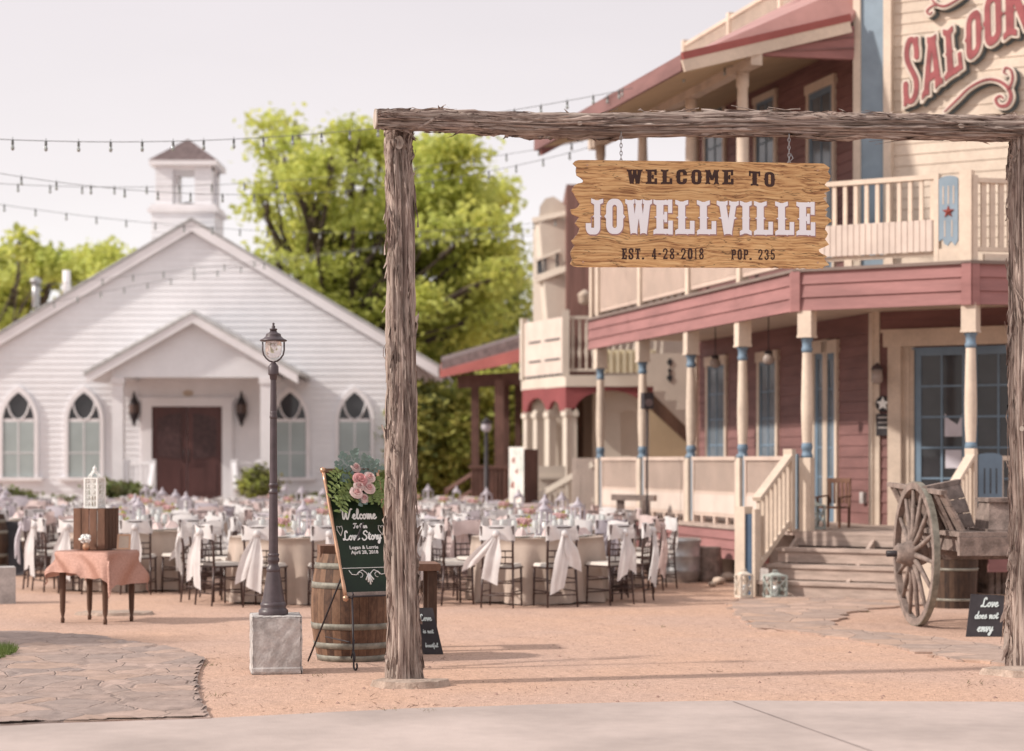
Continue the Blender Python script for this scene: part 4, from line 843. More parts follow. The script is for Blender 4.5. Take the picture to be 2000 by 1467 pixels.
m = MB(); m.box(bl_ - .1, PY - .1, 0, br_ + .1, CY - .02, .74); m.box(chx(300, 44), PY - .75, 0, chx(445, 44), PY - .1, .37); m.build('porch_floor', MT['conc'], ch)
m = MB(); m.box(bl_ + .22, CY - .03, .74, br_ - .2, CY - .02, bz0 + .1); m.build('porch_back_wall', MT['whitet'], ch)
dx0, dx1, dz0, dz1 = chx(298), chx(435), chz(975), chz(794)
m = MB(); m.box(dx0 - .24, CY - .12, dz0, dx0, CY - .03, dz1 + .13); m.box(dx1, CY - .12, dz0, dx1 + .24, CY - .03, dz1 + .13); m.box(dx0, CY - .12, dz1, dx1, CY - .03, dz1 + .13); m.box(dx0 - .3, CY - .14, dz1 + .13, dx1 + .3, CY - .03, dz1 + .2); m.build('door_casing', MT['whitet'], ch)
dm = (dx0 + dx1) / 2
for (a, b, s_) in ((dx0, dm - .008, 1), (dm + .008, dx1, -1)):
    m = MB(); m.box(a, CY - .08, dz0, b, CY - .04, dz1); o = m.build('door', MT['darkred'], ch); m = MB(); c0, c1 = a + .13, b - .13
    def fr(z0, z1, rise0, rise1, mb, y):
        n = 8; lo_ = [(c0 + (c1 - c0) * k / n, z0 + rise0 * math.sin(math.pi / 2 * (k / n if s_ > 0 else 1 - k / n))) for k in range(n + 1)]; hi_ = [(c0 + (c1 - c0) * k / n, z1 + rise1 * math.sin(math.pi / 2 * (k / n if s_ > 0 else 1 - k / n))) for k in range(n + 1)]
        mb.prism([(x, y, z) for x, z in lo_ + hi_[::-1]], (0, .02, 0))
    fr(dz0 + 1.0, dz1 - .28, -.07, .12, m, CY - .095); m.build('raised_panel', mat('door_panel_iron', (.075, .04, .04), .35, .4, 14), o)
    m = MB(); fr(dz0 + .14, dz0 + .80, 0, -.06, m, CY - .092); m.build('raised_panel', MT['darkred'], o)
    m = MB(); hx = dm - .06 * s_; m.tube([(hx, CY - .10, dz0 + .85), (hx, CY - .15, dz0 + .9), (hx, CY - .15, dz0 + 1.1), (hx, CY - .10, dz0 + 1.15)], .015, 6); m.build('handle', MT['iron'], o)
m = MB(); m.prism([(chx(368) + .12 * math.cos(R(a)), CY - .06, chz(768) + .07 * math.sin(R(a))) for a in range(0, 360, 24)], (0, .025, 0)); m.build('oval_plaque', MT['creamd'], ch)
def rail(x0, y0, x1, y1, z0a, z0b, h, nb, name, parent, mt, post_=True):
    m = MB(); m.beam((x0, y0, z0a + h), (x1, y1, z0b + h), .09, .06); m.beam((x0, y0, z0a + .12), (x1, y1, z0b + .12), .05, .05)
    for i in range(nb): t = (i + .5) / nb; x, y, z = x0 + (x1 - x0) * t, y0 + (y1 - y0) * t, z0a + (z0b - z0a) * t; m.box(x - .02, y - .02, z + .12, x + .02, y + .02, z + h)
    o = m.build(name, mt, parent)
    if post_:
        for (x, y, z) in ((x0, y0, z0a), (x1, y1, z0b)): q = MB(); q.box(x - .07, y - .07, max(0, z - .4), x + .07, y + .07, z + h + .08); q.build('rail_post', mt, o)
    return o
rail(pxx(245), PY + .1, pxx(298), PY + .0, .74, .74, .86, 6, 'porch_railing', ch, MT['whitet']); rail(pxx(300), PY - .1, pxx(305), PY - .9, .7, .15, .86, 5, 'porch_railing', ch, MT['whitet'], False)
rail(pxx(458), PY - .1, pxx(472), PY - .9, .72, .15, .86, 5, 'porch_railing', ch, MT['whitet'], False); rail(pxx(457), PY, pxx(505), PY + .1, .74, .74, .86, 5, 'porch_railing', ch, MT['whitet'])
for i, px in enumerate((264, 473)):
    p = V(chx(px), CY - .14, chz(798)); t = thing('porch_sconce', p, f'dark iron diamond shaped sconce on the chapel wall {"left" if i == 0 else "right"} of the double doors', 'wall lamp', 'iron sconces beside the chapel doors'); n = 5; m = MB()
    m.lathe([(.0, -.42), (.03, -.38), (.05, -.30), (.12, -.12), (.12, .10), (.04, .26), (.03, .33), (.0, .42)], 6, p); m.tube([p + V(0, .1, .1), p + V(0, 0, .1)], .03, 6); m.build('iron_cage', MT['iron'], t)
    m = MB(); m.lathe([(.122, -.11), (.124, .09)], 6, p, cap=False); m.build('amber_glass', mat('amber_glass', (.12, .08, .07), .2), t)

# ------------------------------------------------------------------ second building with arches and outside stair
B2 = 40.0; b2 = thing('hotel_building', (2.5, 41, 0), 'cream and crimson two storey building with arched porch and outside stair behind the saloon', 'building')
x_ = lambda px, D=B2: (px - 1000) * D / 4000
z_ = lambda py, D=B2: CAMZ + (900 - py) * D / 4000
cor = (x_(1105), B2); ld = Vector((x_(1020, 42.2) - cor[0], 2.2, 0)); le = ld.length; FL2 = FR((x_(1020, 42.2), 42.2), (-ld.x, -ld.y)); FF2 = FR(cor, (1, 0))
bx = [(x_(1018, 42.3), 42.3), (cor[0], B2 - .04), (x_(1276), B2 - .04), (x_(1276), 42.6), (x_(1018, 42.3), 42.6)]
m = MB(); m.prism([(x, y, z_(733)) for x, y in bx], (0, 0, z_(755) - z_(733))); m.build('balcony_slab', MT['palecr'], b2)
# valance with arches
def valance(M, x0, x1, arches, zt, zb):
    m = MB(M); n = 30; dx = (x1 - x0) / n
    for i in range(n):
        xs = [x0 + dx * i, x0 + dx * (i + 1)]; zz = []
        for x in xs:
            h = zb
            for (a, b, r) in arches:
                if a < x < b: u = (x - (a + b) / 2) / ((b - a) / 2); h = zb + r * math.sqrt(max(0, 1 - u * u))
            zz.append(h)
        m.hexa([(xs[0], 0, zz[0]), (xs[1], 0, zz[1]), (xs[1], .08, zz[1]), (xs[0], .08, zz[0])], [(xs[0], 0, zt), (xs[1], 0, zt), (xs[1], .08, zt), (xs[0], .08, zt)])
    return m
zt, zb = z_(754), z_(803)
valance(FL2, .0, le, [(.25, le * .55, .3), (le * .62, le * .86, .22)], zt, zb).build('arched_valance', MT['valance'], b2)
valance(FF2, 0, x_(1276) - cor[0], [(.18, 1.55, .40)], zt, zb).build('arched_valance', MT['valance'], b2)
for (M, x) in ((FL2, .15), (FL2, le * .58), (FL2, le - .06), (FF2, .12), (FL2, le * .3)):
    m = MB(M); m.box(x - .10, .0, 0, x + .10, .16, zb + .05); m.box(x - .13, -.03, zb - .10, x + .13, .19, zb); m.build('porch_column', MT['palecr'], b2)
# balcony boards (left) and turned balusters (front)
zr, zf = z_(617), z_(733); m = MB(FL2); m.box(0, .02, zf + .05, le, .07, zr)
o = m.build('board_railing', MT['pinkb'], b2); m = MB(FL2)
for r0 in (.28, .62):
    for (a, b) in ((.15, .42), (.52, .85)): m.box(le * a, .005, zf + (zr - zf) * r0, le * b, .022, zf + (zr - zf) * r0 + .035)
for i in range(7): m.box(le * (.08 + .13 * i), .005, zf + .01, le * (.16 + .13 * i), .022, zf + .05)
m.build('cut_out', MT['glass'], o)
m = MB(FF2); Lb = x_(1160) - cor[0] + 1.4; m.box(0, .0, zr - .06, Lb, .08, zr); m.box(0, .01, zf + .08, Lb, .07, zf + .13); m.box(-.07, -.03, zf, .07, .11, zr + .12)
for i in range(int(Lb / .135)):
    x = .14 + i * .135; m.lathe([(.022, zf + .13), (.022, zf + .3), (.045, zf + .45), (.02, zf + .6), (.03, zf + .72), (.022, zr - .06)], 8, (x, .04, 0), cap=False)
m.build('baluster_railing', MT['palecr'], b2); m = MB(FL2); m.box(-.06, -.03, zf, .06, .1, zr + .1); m.build('railing_post', MT['palecr'], b2)
# tower with rounded false front
TD = 42.0; tx0, tx1 = x_(1041, TD), x_(1104, TD); zA = z_(408, TD); m = MB(); 
top_ = [(tx0 + .12, z_(425, TD)), (tx0 + .14, z_(405, TD)), (tx0 + .25, z_(390, TD)), (tx0 + .42, z_(386, TD)), (tx0 + .56, z_(395, TD)), (tx1, z_(405, TD))]
m.prism([(tx0, TD, 0), (tx1, TD - .3, 0), (tx1, TD - .3, z_(425, TD))] + [(x, TD - .2, z) for x, z in top_[::-1]] + [(tx0, TD, z_(425, TD))], (.8, 4, 0)); m.build('tower_wall', MT['palecr'], b2)
m = MB(); m.beam((tx0 + .05, TD - .12, z_(548, TD)), (tx1 + .05, TD - .42, z_(527, TD)), .1, .12); m.beam((tx0, TD - .1, z_(432, TD)), (tx1 + .05, TD - .4, z_(420, TD)), .1, .1); m.build('cornice', MT['palecr'], b2)
for (a, b, ya, yb) in ((1049, 1066, 502, 534), (1071, 1090, 492, 527)):
    m = MB(); m.prism([P(a, ya + 4, TD - .14), P(b, ya, TD - .24), P(b, yb - 2, TD - .24), P(a, yb + 2, TD - .14)], (0, .03, 0)); m.build('window', MT['glass'], b2)
m = MB(); m.beam(P(1044, 510, TD - .16), P(1096, 488, TD - .36), .03, .05); m.beam(P(1044, 542, TD - .16), P(1096, 522, TD - .36), .03, .05); m.build('window_trim', MT['palecr'], b2)
# brown side wall behind the balcony
m = MB(); m.box(x_(1106, 41), 41.0, z_(733), x_(1162, 41), 45, z_(360, 41)); m.build('brown_board_wall', mat('brown_boards', (.24, .13, .11), .75, .3, 2, .1, 20, stretch=(8, 8, .3)), b2)
m = MB(); p = P(1142, 580, 40.7); m.lathe([(.05, -.16), (.12, -.10), (.13, .02), (.15, .05), (.03, .14)], 8, p); m.box(p.x - .03, p.y, p.z, p.x + .03, p.y + .3, p.z + .06); m.build('wall_lamp', MT['creamd'], b2)
m = MB(); m.box(x_(1160, 42), 42.6, 0, 7, 47, 6.2); m.build('rear_wall', MT['palecr'], b2)
# ground floor interior wall and door shapes
m = MB(); m.box(x_(1040, 43), 42.9, 0, 6, 43.1, z_(755)); m.build('porch_back_wall', mat('dusky_wall', (.36, .27, .22), .8, .15, 1), b2)
for (a, b) in ((1112, 1140), (1165, 1185), (1192, 1210)):
    m = MB(); m.box(x_(a, 42.5), 42.84, .5, x_(b, 42.5), 42.9, 2.9); m.build('dark_doorway', MT['woodd'], b2)
m = MB(); m.box(x_(1178, 40.6), 40.55, .5, x_(1212, 40.6), 40.7, z_(775)); m.box(x_(1165, 40.6), 40.5, z_(800), x_(1240, 40.6), 40.7, z_(757)); m.build('porch_screen', MT['palecr'], b2)
m = MB(); m.box(x_(1172, 39.9), 39.9, 1.0, x_(1232, 39.9), 40, z_(890)); m.build('low_screen', MT['palecr'], b2)
# tan wall with the stair
SD = 38.6; m = MB(); m.prism([P(1268, 1010, SD), P(1352, 1010, SD), P(1352, 872, SD), P(1268, 790, SD)], (.3, .2, 0)); m.build('stair_wall', MT['tan'], b2)
m = MB(); m.prism([P(1258, 752, SD - .3), P(1352, 846, SD - .3), P(1352, 872, SD - .3), P(1258, 786, SD - .3)], (0, .8, 0)); m.build('stair_stringer', MT['woodd'], b2)
m = MB(); pts = [(1256, 690), (1256, 748), (1277, 748), (1277, 764), (1300, 764), (1300, 782), (1322, 782), (1322, 800), (1352, 800), (1352, 690)]
m.prism([P(a, b, SD - .45) for a, b in pts], (0, .06, 0)); o = m.build('stair_guard', MT['palecr'], b2)
m = MB(); cc = P(1308, 722, SD - .47)
for (dz, rr) in ((.14, .055), (-.02, .04), (-.15, .06)): m.prism([(cc.x, cc.y, cc.z + dz + rr * 1.5), (cc.x + rr, cc.y, cc.z + dz), (cc.x, cc.y, cc.z + dz - rr * 1.5), (cc.x - rr, cc.y, cc.z + dz)], (0, .015, 0))
m.build('cut_out', MT['glass'], o)
m = MB(); m.box(x_(1180, 39.4), 39.3, z_(728, 39.4), x_(1280, 39.4), 39.4, z_(684, 39.4))
for i in range(8): m.box(x_(1178 + i * 13, 39.2), 39.24, z_(728, 39.2), x_(1184 + i * 13, 39.2), 39.3, z_(684, 39.2))
m.build('upper_landing_rail', mat('warm_cream', (.74, .66, .48), .7), b2)
# wooden porch stair going down to the left
for (dy, nm) in ((0, 'a'), (1.0, 'b')):
    m = MB(); a, b = P(1160, 906, 36.5 + dy), P(1056, 966, 36.9 + dy); m.beam(a, b, .10, .10); m.beam(a - V(0, 0, .62), b - V(0, 0, .62), .06, .10)
    for i in range(9): p = a.lerp(b, (i + .5) / 9); m.beam(p - V(0, 0, .62), p, .05, .04)
    m.build('porch_stair_rail', MT['palecr'], b2)
m = MB(); m.box(x_(1120, 37), 36.6, 0, x_(1166, 36.6), 37.9, .74)
for i in range(9): x = x_(1118, 36.4) + i * .052; m.box(x, 36.48, .1, x + .042, 36.55, 1.7)
m.build('porch_side_boards', MT['pinkb'], b2)
m = MB(); m.box(x_(1052, 39), 38.8, .7, x_(1104, 39), 38.9, 1.55)
for zz in (1.0, 1.3): m.box(x_(1052, 39), 38.74, zz, x_(1104, 39), 38.8, zz + .06)
m.build('porch_side_rail', MT['palecr'], b2)
m = MB(); m.box(x_(1050, 40.5), 39.5, 0, 5.0, 43, .68); m.build('porch_floor', MT['pinkb'], b2)

# ------------------------------------------------------------------ brown pavilion
pv = thing('pavilion', (-.5, 46, 0), 'open brown timber pavilion with low red edged roof between the trees and the cream building', 'pavilion')
m = MB(); m.hexa([P(859, 738, 44), P(1050, 700, 43), P(1050, 672, 46.5), P(862, 716, 47)], [P(859, 724, 44), P(1050, 672, 43), P(1050, 659, 46.5), P(862, 704, 47)]); m.build('red_roof', MT['red'], pv)
m = MB(); m.hexa([P(862, 722, 44.2), P(1050, 682, 43.2), P(1050, 655, 46.6), P(862, 708, 47.2)], [P(862, 705, 44.2), P(1050, 648, 43.2), P(1050, 642, 46.6), P(862, 697, 47.2)]); m.build('shingle_roof', MT['shingle'], pv)
m = MB(); m.beam(P(895, 746, 44.6), P(1040, 738, 44.2), .15, .28); m.build('beam', MT['brick'], pv)
for (px, D, w) in ((928, 44.5, .17), (975, 44.0, .2), (988, 46, .16), (1034, 44.8, .16), (1012, 46.4, .15)):
    a = P(px, 742, D); m = MB(); m.box(a.x - w / 2, a.y - w / 2, 0, a.x + w / 2, a.y + w / 2, a.z); m.build('post', MT['brick'], pv)
m = MB(); a, b = P(920, 915, 44), P(992, 915, 44); m.box(a.x, 43.9, .2, b.x, 44.0, a.z); m.box(a.x - .05, 43.85, a.z, b.x, 44.05, a.z + .07)
for i in range(9): m.box(a.x + i * .085, 43.87, .2, a.x + .05 + i * .085, 43.9, a.z)
m.build('board_railing', MT['brick'], pv)
for dd in (0, .9):
    m = MB(); a, b = P(924, 925 - 0, 44 + dd), P(872, 958, 44.4 + dd); m.beam(a, b, .08, .08); m.beam(a - V(0, 0, .35), b - V(0, 0, .35), .06, .06); m.beam(b - V(0, 0, .9), b + V(0, 0, .06), .1, .1, (1, 0, 0)); m.build('stair_railing', MT['brick'], pv)
m = MB(); a = P(920, 985, 44); m.box(a.x, 44, 0, 2, 46.8, .35); m.build('floor', MT['brick'], pv)

# ------------------------------------------------------------------ tall painted cabinet
p = V(x_(1022, 37), 37, 0); t = thing('painted_cabinet', p, 'tall cabinet with faded painted white front and brown board side below the pavilion', 'cabinet')
m = MB(); m.prism([V(q.x, q.y, 0) for q in (P(998, 0, 37.4), P(1024, 0, 36.8), P(1051, 0, 37.3), P(1030, 0, 38))], (0, 0, 1.86)); m.build('brown_body', MT['brick'], t)
m = MB(); a, b = P(994, 0, 37.35), P(1023, 0, 36.72); a.z = b.z = .05; m.prism([a, b, b + V(0, 0, 1.85), a + V(0, 0, 1.85)], (0, .04, 0)); o = m.build('white_front', mat('faded_paint_front', (.70, .66, .62), .6, .5, 3.2, col2=(.45, .50, .46), thr=(.52, .62)), t)
m = MB()
for (u, v, s) in ((.4, 1.6, .06), (.6, 1.4, .05), (.35, 1.15, .07), (.6, .95, .05), (.4, .75, .05)): c = a.lerp(b, u) + V(0, -.01, v); m.prism([c + V(-s, 0, -s * .4), c + V(s, .0, -s), c + V(s * .4, 0, s), c + V(-s * .6, 0, s)], (0, .008, 0))
m.build('faded_motif', mat('faded_red_motif', (.50, .25, .22), .7, .3, 20), o)
# ------------------------------------------------------------------ trees and shrubs
def leaf_mat(name, c1, c2, tr=.35):
    m = bpy.data.materials.new(name); m.use_nodes = True; n, l = m.node_tree.nodes, m.node_tree.links; b = n['Principled BSDF']; b.inputs['Roughness'].default_value = .55; b.inputs['Specular IOR Level'].default_value = .35
    t = n.new('ShaderNodeTexCoord'); a = n.new('ShaderNodeTexNoise'); a.inputs['Scale'].default_value = .9; a.inputs['Detail'].default_value = 3; l.new(t.outputs['Object'], a.inputs['Vector'])
    r = n.new('ShaderNodeMapRange'); r.inputs[1].default_value = .38; r.inputs[2].default_value = .62; l.new(a.outputs['Fac'], r.inputs[0])
    g = n.new('ShaderNodeTexWhiteNoise'); 
    x = n.new('ShaderNodeMixRGB'); x.inputs[1].default_value = (*c1, 1); x.inputs[2].default_value = (*c2, 1); l.new(r.outputs[0], x.inputs[0]); l.new(x.outputs[0], b.inputs['Base Color'])
    n.remove(g); q = n.new('ShaderNodeBsdfTranslucent'); l.new(x.outputs[0], q.inputs[0]); s = n.new('ShaderNodeMixShader'); s.inputs[0].default_value = tr
    l.new(b.outputs[0], s.inputs[1]); l.new(q.outputs[0], s.inputs[2]); l.new(s.outputs[0], n['Material Output'].inputs[0]); return m
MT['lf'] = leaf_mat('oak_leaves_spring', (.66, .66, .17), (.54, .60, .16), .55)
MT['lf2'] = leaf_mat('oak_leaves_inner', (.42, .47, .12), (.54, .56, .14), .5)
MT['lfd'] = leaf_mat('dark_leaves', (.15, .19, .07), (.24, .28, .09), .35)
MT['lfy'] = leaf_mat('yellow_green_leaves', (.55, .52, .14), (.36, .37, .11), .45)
MT['bark'] = mat('tree_bark', (.10, .075, .06), .9, .4, 6, .4, 20, stretch=(1, 1, .3))
def leaves(cl, n_per, size, spread, rs, drop=0.0):
    """cl: cluster centres (n,3), returns verts, faces of small diamond leaves"""
    n = len(cl) * n_per; c = np.repeat(cl, n_per, 0) + rs.randn(n, 3) * spread * np.array([1, 1, .62])
    d = rs.randn(n, 3); d /= np.linalg.norm(d, axis=1)[:, None]; u = rs.randn(n, 3); u[:, 2] *= .5; u -= d * (u * d).sum(1)[:, None]; u /= np.linalg.norm(u, axis=1)[:, None]; w = np.cross(d, u)
    s = size * (.6 + .8 * rs.rand(n, 1)); v = np.stack([c - u * s, c + w * s * .55 + u * s * .1, c + u * s, c - w * s * .55 + u * s * .1], 1).reshape(-1, 3)
    return v, np.arange(4 * n).reshape(-1, 4)
def crown_clusters(lobes, n, rs, shell=.55):
    out = []; vol = np.array([a[3] * a[4] * a[5] for a in lobes]); vol = vol / vol.sum()
    for (cx, cy, cz, rx, ry, rz), f in zip(lobes, vol):
        k = int(n * f) + 1; d = rs.randn(k, 3); d /= np.linalg.norm(d, axis=1)[:, None]; r = (shell + (1 - shell) * rs.rand(k, 1)) * (1 + .13 * np.sin(d[:, :1] * 7 + cx) * np.cos(d[:, 2:] * 6 + cy))
        out.append(np.array([cx, cy, cz]) + d * r * np.array([rx, ry, rz]))
    return np.concatenate(out)
def tree(name, base, lobes, n_cl, n_per, size, spread, trunk_r, mats, label, cat='tree', group=None, seed=1, fork=.35, limbs=True):
    rs = np.random.RandomState(seed); t = thing(name, base, label, cat, group); cl = crown_clusters(lobes, n_cl, rs)
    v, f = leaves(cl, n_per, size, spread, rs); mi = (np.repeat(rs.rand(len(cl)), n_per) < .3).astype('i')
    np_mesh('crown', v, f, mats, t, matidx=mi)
    m = MB(); b = Vector(base); top = Vector(lobes[0][:3]); fk = b.lerp(Vector((b.x * .6 + top.x * .4, b.y, top.z)), fork); m.tube([b, b.lerp(fk, .5) + V(.1, 0, 0), fk], [trunk_r * 1.25, trunk_r, trunk_r * .85], 10)
    if limbs:
        for L in lobes:
            c = Vector(L[:3]); mid = fk.lerp(c, .5) + V(rs.randn() * .3, rs.randn() * .3, .3); kk = 1 if len(lobes) < 20 else .36; m.tube([fk, mid, c], [trunk_r * .6 * kk, trunk_r * .35 * kk, trunk_r * .12 * kk], 7)
            for q in range(7 if len(lobes) < 20 else 2):
                d = Vector(rs.randn(3)).normalized(); e = c + Vector((d.x * L[3], d.y * L[4], abs(d.z) * L[5] * .9)) * .85; s_ = mid.lerp(c, rs.rand()); m.tube([s_, s_.lerp(e, .5) + V(0, 0, .15), e], [trunk_r * .22, trunk_r * .13, .02], 5)
    m.build('trunk', MT['bark'], t); return t
def Lb(px, py, D, rx, rz, ry=None):
    p = P(px, py, D); return (p.x, p.y, p.z, rx * D / 4000, (ry or rx) * D / 4000, rz * D / 4000)
def lumpy(outline_, D, n, r0, r1, seed):
    """many small uneven clumps filling a crown outline (picture ellipses), with gaps between them"""
    rs = np.random.RandomState(seed); out = []; tot = sum(a[2] * a[3] for a in outline_)
    for (px, py, rx, rz) in outline_:
        for k in range(max(2, int(n * rx * rz / tot))):
            a = rs.rand() * 6.28; r = math.sqrt(rs.rand()); q = r0 + (r1 - r0) * rs.rand(); out.append(Lb(px + rx * r * math.cos(a), py + rz * r * math.sin(a), D + rs.randn() * 1.6, q * 1.15, q * .62))
    return out
OUT_OAK = [(560, 250, 42, 32), (590, 310, 75, 50), (545, 390, 66, 60), (640, 400, 80, 90), (705, 300, 62, 52), (760, 380, 90, 80), (850, 330, 70, 50), (890, 400, 75, 60), (950, 480, 70, 65), (960, 560, 70, 70), (860, 500, 90, 80), (740, 520, 100, 90), (590, 490, 95, 55), (660, 590, 80, 60), (790, 620, 90, 60), (880, 610, 90, 60)]
OAK = lumpy(OUT_OAK, 60, 120, 16, 44, 3)
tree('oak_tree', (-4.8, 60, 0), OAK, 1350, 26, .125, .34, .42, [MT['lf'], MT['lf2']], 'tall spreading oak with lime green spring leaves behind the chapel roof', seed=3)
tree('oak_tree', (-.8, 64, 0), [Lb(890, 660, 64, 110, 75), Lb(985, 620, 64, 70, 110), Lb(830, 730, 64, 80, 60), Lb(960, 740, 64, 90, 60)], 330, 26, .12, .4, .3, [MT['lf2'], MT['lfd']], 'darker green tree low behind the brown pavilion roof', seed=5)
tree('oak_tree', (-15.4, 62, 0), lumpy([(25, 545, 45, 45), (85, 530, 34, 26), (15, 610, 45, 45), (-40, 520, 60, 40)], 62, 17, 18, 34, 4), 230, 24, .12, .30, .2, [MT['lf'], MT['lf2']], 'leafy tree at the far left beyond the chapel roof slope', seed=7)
m = 0
tree('pecan_tree', (-13.2, 63, 0), lumpy([(185, 510, 40, 26), (150, 555, 35, 34), (235, 525, 28, 16), (215, 560, 50, 36)], 63, 16, 18, 32, 6), 200, 24, .12, .30, .2, [MT['lf'], MT['lf2']], 'rounded treetop showing above the left slope of the chapel roof', seed=9)
tree('young_tree', (-15.0, 57, 0), [Lb(45, 462, 57, 12, 14), Lb(62, 488, 57, 20, 14), Lb(90, 515, 57, 30, 22)], 40, 18, .14, .2, .07, [MT['lf'], MT['lf2']], 'thin upright branch sticking up above the trees at the far left', seed=11)
BU = [((870, 850, 48, 75, 75), (.35)), ((805, 850, 47.6, 50, 90), .3), ((950, 830, 48.4, 70, 90), .3), ((1010, 850, 48.8, 50, 100), .3)]
for i, ((px, py, D, rx, rz), r_) in enumerate(BU):
    lbs = [Lb(px, py, D, rx, rz), Lb(px - 30, py + 70, D, rx * .8, rz * .7), Lb(px + 30, py - 60, D, rx * .6, rz * .45)]; b = P(px, 900, D)
    tree('yellow_shrub_tree', (b.x, b.y, 0), lbs, 330, 20, .11, .22, .12, [MT['lfy'], MT['lfd'] if i % 2 else MT['lf2']], ['bushy yellow green shrub tree filling the gap beside the chapel corner', 'tall yellow green shrub directly behind the gate post', 'yellow green shrub seen through the open pavilion', 'yellow green shrub partly hidden by the cream building'][i], 'shrub', 'tall shrubs beyond the yard', seed=20 + i)
def shrub(px, py, D, rx, rz, label, mats, n=120, sz=.06, seed=0, stemz=0, name='shrub'):
    p = P(px, py, D); rs = np.random.RandomState(seed + 40); t = thing(name, (p.x, p.y, 0), label, 'shrub', 'low shrubs')
    L = (p.x, p.y, p.z, rx * D / 4000, rx * D / 4000 * .8, rz * D / 4000); cl = crown_clusters([L], n, rs, .35); cl[:, 2] = np.maximum(cl[:, 2], .08)
    v, f = leaves(cl, 16, sz, .09, rs); np_mesh('foliage', v, f, mats, t, matidx=(np.repeat(rs.rand(len(cl)), 16) < .4).astype('i'))
    m = MB()
    for k in range(5): a = k * 1.3; m.tube([(p.x, p.y, 0), (p.x + .3 * L[3] * math.cos(a), p.y + .2 * math.sin(a), p.z * .6), (p.x + .6 * L[3] * math.cos(a), p.y + .3 * math.sin(a), p.z)], [.02, .015, .006], 5)
    m.build('stem', MT['bark'], t); return t
MT['lfo'] = leaf_mat('olive_leaves', (.14, .14, .06), (.20, .17, .08), .2)
shrub(235, 968, 43.6, 58, 28, 'olive green shrub in front of the chapel left of the porch rail', [MT['lfo'], MT['lfd']], 220, seed=1)
shrub(505, 952, 43.8, 38, 36, 'rounded green shrub right of the chapel steps', [MT['lfo'], MT['lf2']], 160, seed=2)
shrub(25, 980, 43, 55, 22, 'low dark shrub at the far left foot of the chapel', [MT['lfo'], MT['lfd']], 150, seed=3)
shrub(620, 985, 44.2, 80, 16, 'low spreading shrub under the right hand chapel windows', [MT['lfo'], MT['lfd']], 160, seed=4)
shrub(130, 990, 43.8, 50, 16, 'low shrub under the second chapel window from the left', [MT['lfo'], MT['lfd']], 110, seed=6)
shrub(770, 960, 46.5, 30, 60, 'dark evergreen shrub at the right corner of the chapel', [MT['lfd'], MT['lf2']], 200, seed=5, sz=.08)
# a small tree beyond the left edge of the picture casts the dappled shade on the flagstones
tree('yard_tree', (-12.6, 16.9, 0), [(-12.4, 16.9, 4.6, 1.5, .5, 1.1), (-11.4, 17.0, 4.5, 1.1, .4, .8)], 150, 22, .10, .22, .12, [MT['lf'], MT['lf2']], 'small shade tree standing just left of the flagstone apron', seed=31)
# far tree line
rs = np.random.RandomState(77); cl = []
for i in range(900): x = -70 + 150 * rs.rand(); h = 3.2 + 1.6 * math.sin(x * .33) + 1.0 * math.sin(x * .9 + 2); cl.append((x, 96 + rs.rand() * 5, rs.rand() * max(1.2, h)))
v, f = leaves(np.array(cl), 14, .42, .8, rs); tag(np_mesh('far_woods', v, f, [MT['lfd'], MT['lf2']], matidx=(rs.rand(len(f)) < .5).astype('i')), 'low far tree line beyond the buildings', kind='stuff')
# grass at the left edge
rs = np.random.RandomState(8); vv = []; ff_ = []
c = G(-38, 1290)
for i in range(2600):
    a = rs.rand() * 6.28; r = math.sqrt(rs.rand()); x = c.x + r * math.cos(a) * .22; y = c.y + r * math.sin(a) * .85; h = .03 + .05 * rs.rand(); b = rs.rand() * 6.28; w = .004; k = len(vv)
    vv += [(x - w * math.cos(b), y - w * math.sin(b), 0.03), (x + w * math.cos(b), y + w * math.sin(b), 0.03), (x + .02 * rs.randn(), y + .02 * rs.randn(), h + .03)]; ff_.append((k, k + 1, k + 2))
tag(np_mesh('grass', np.array(vv), np.array(ff_), leaf_mat('grass_blades', (.15, .20, .05), (.11, .16, .045), .3)), 'small tuft of green grass at the left edge', kind='stuff')

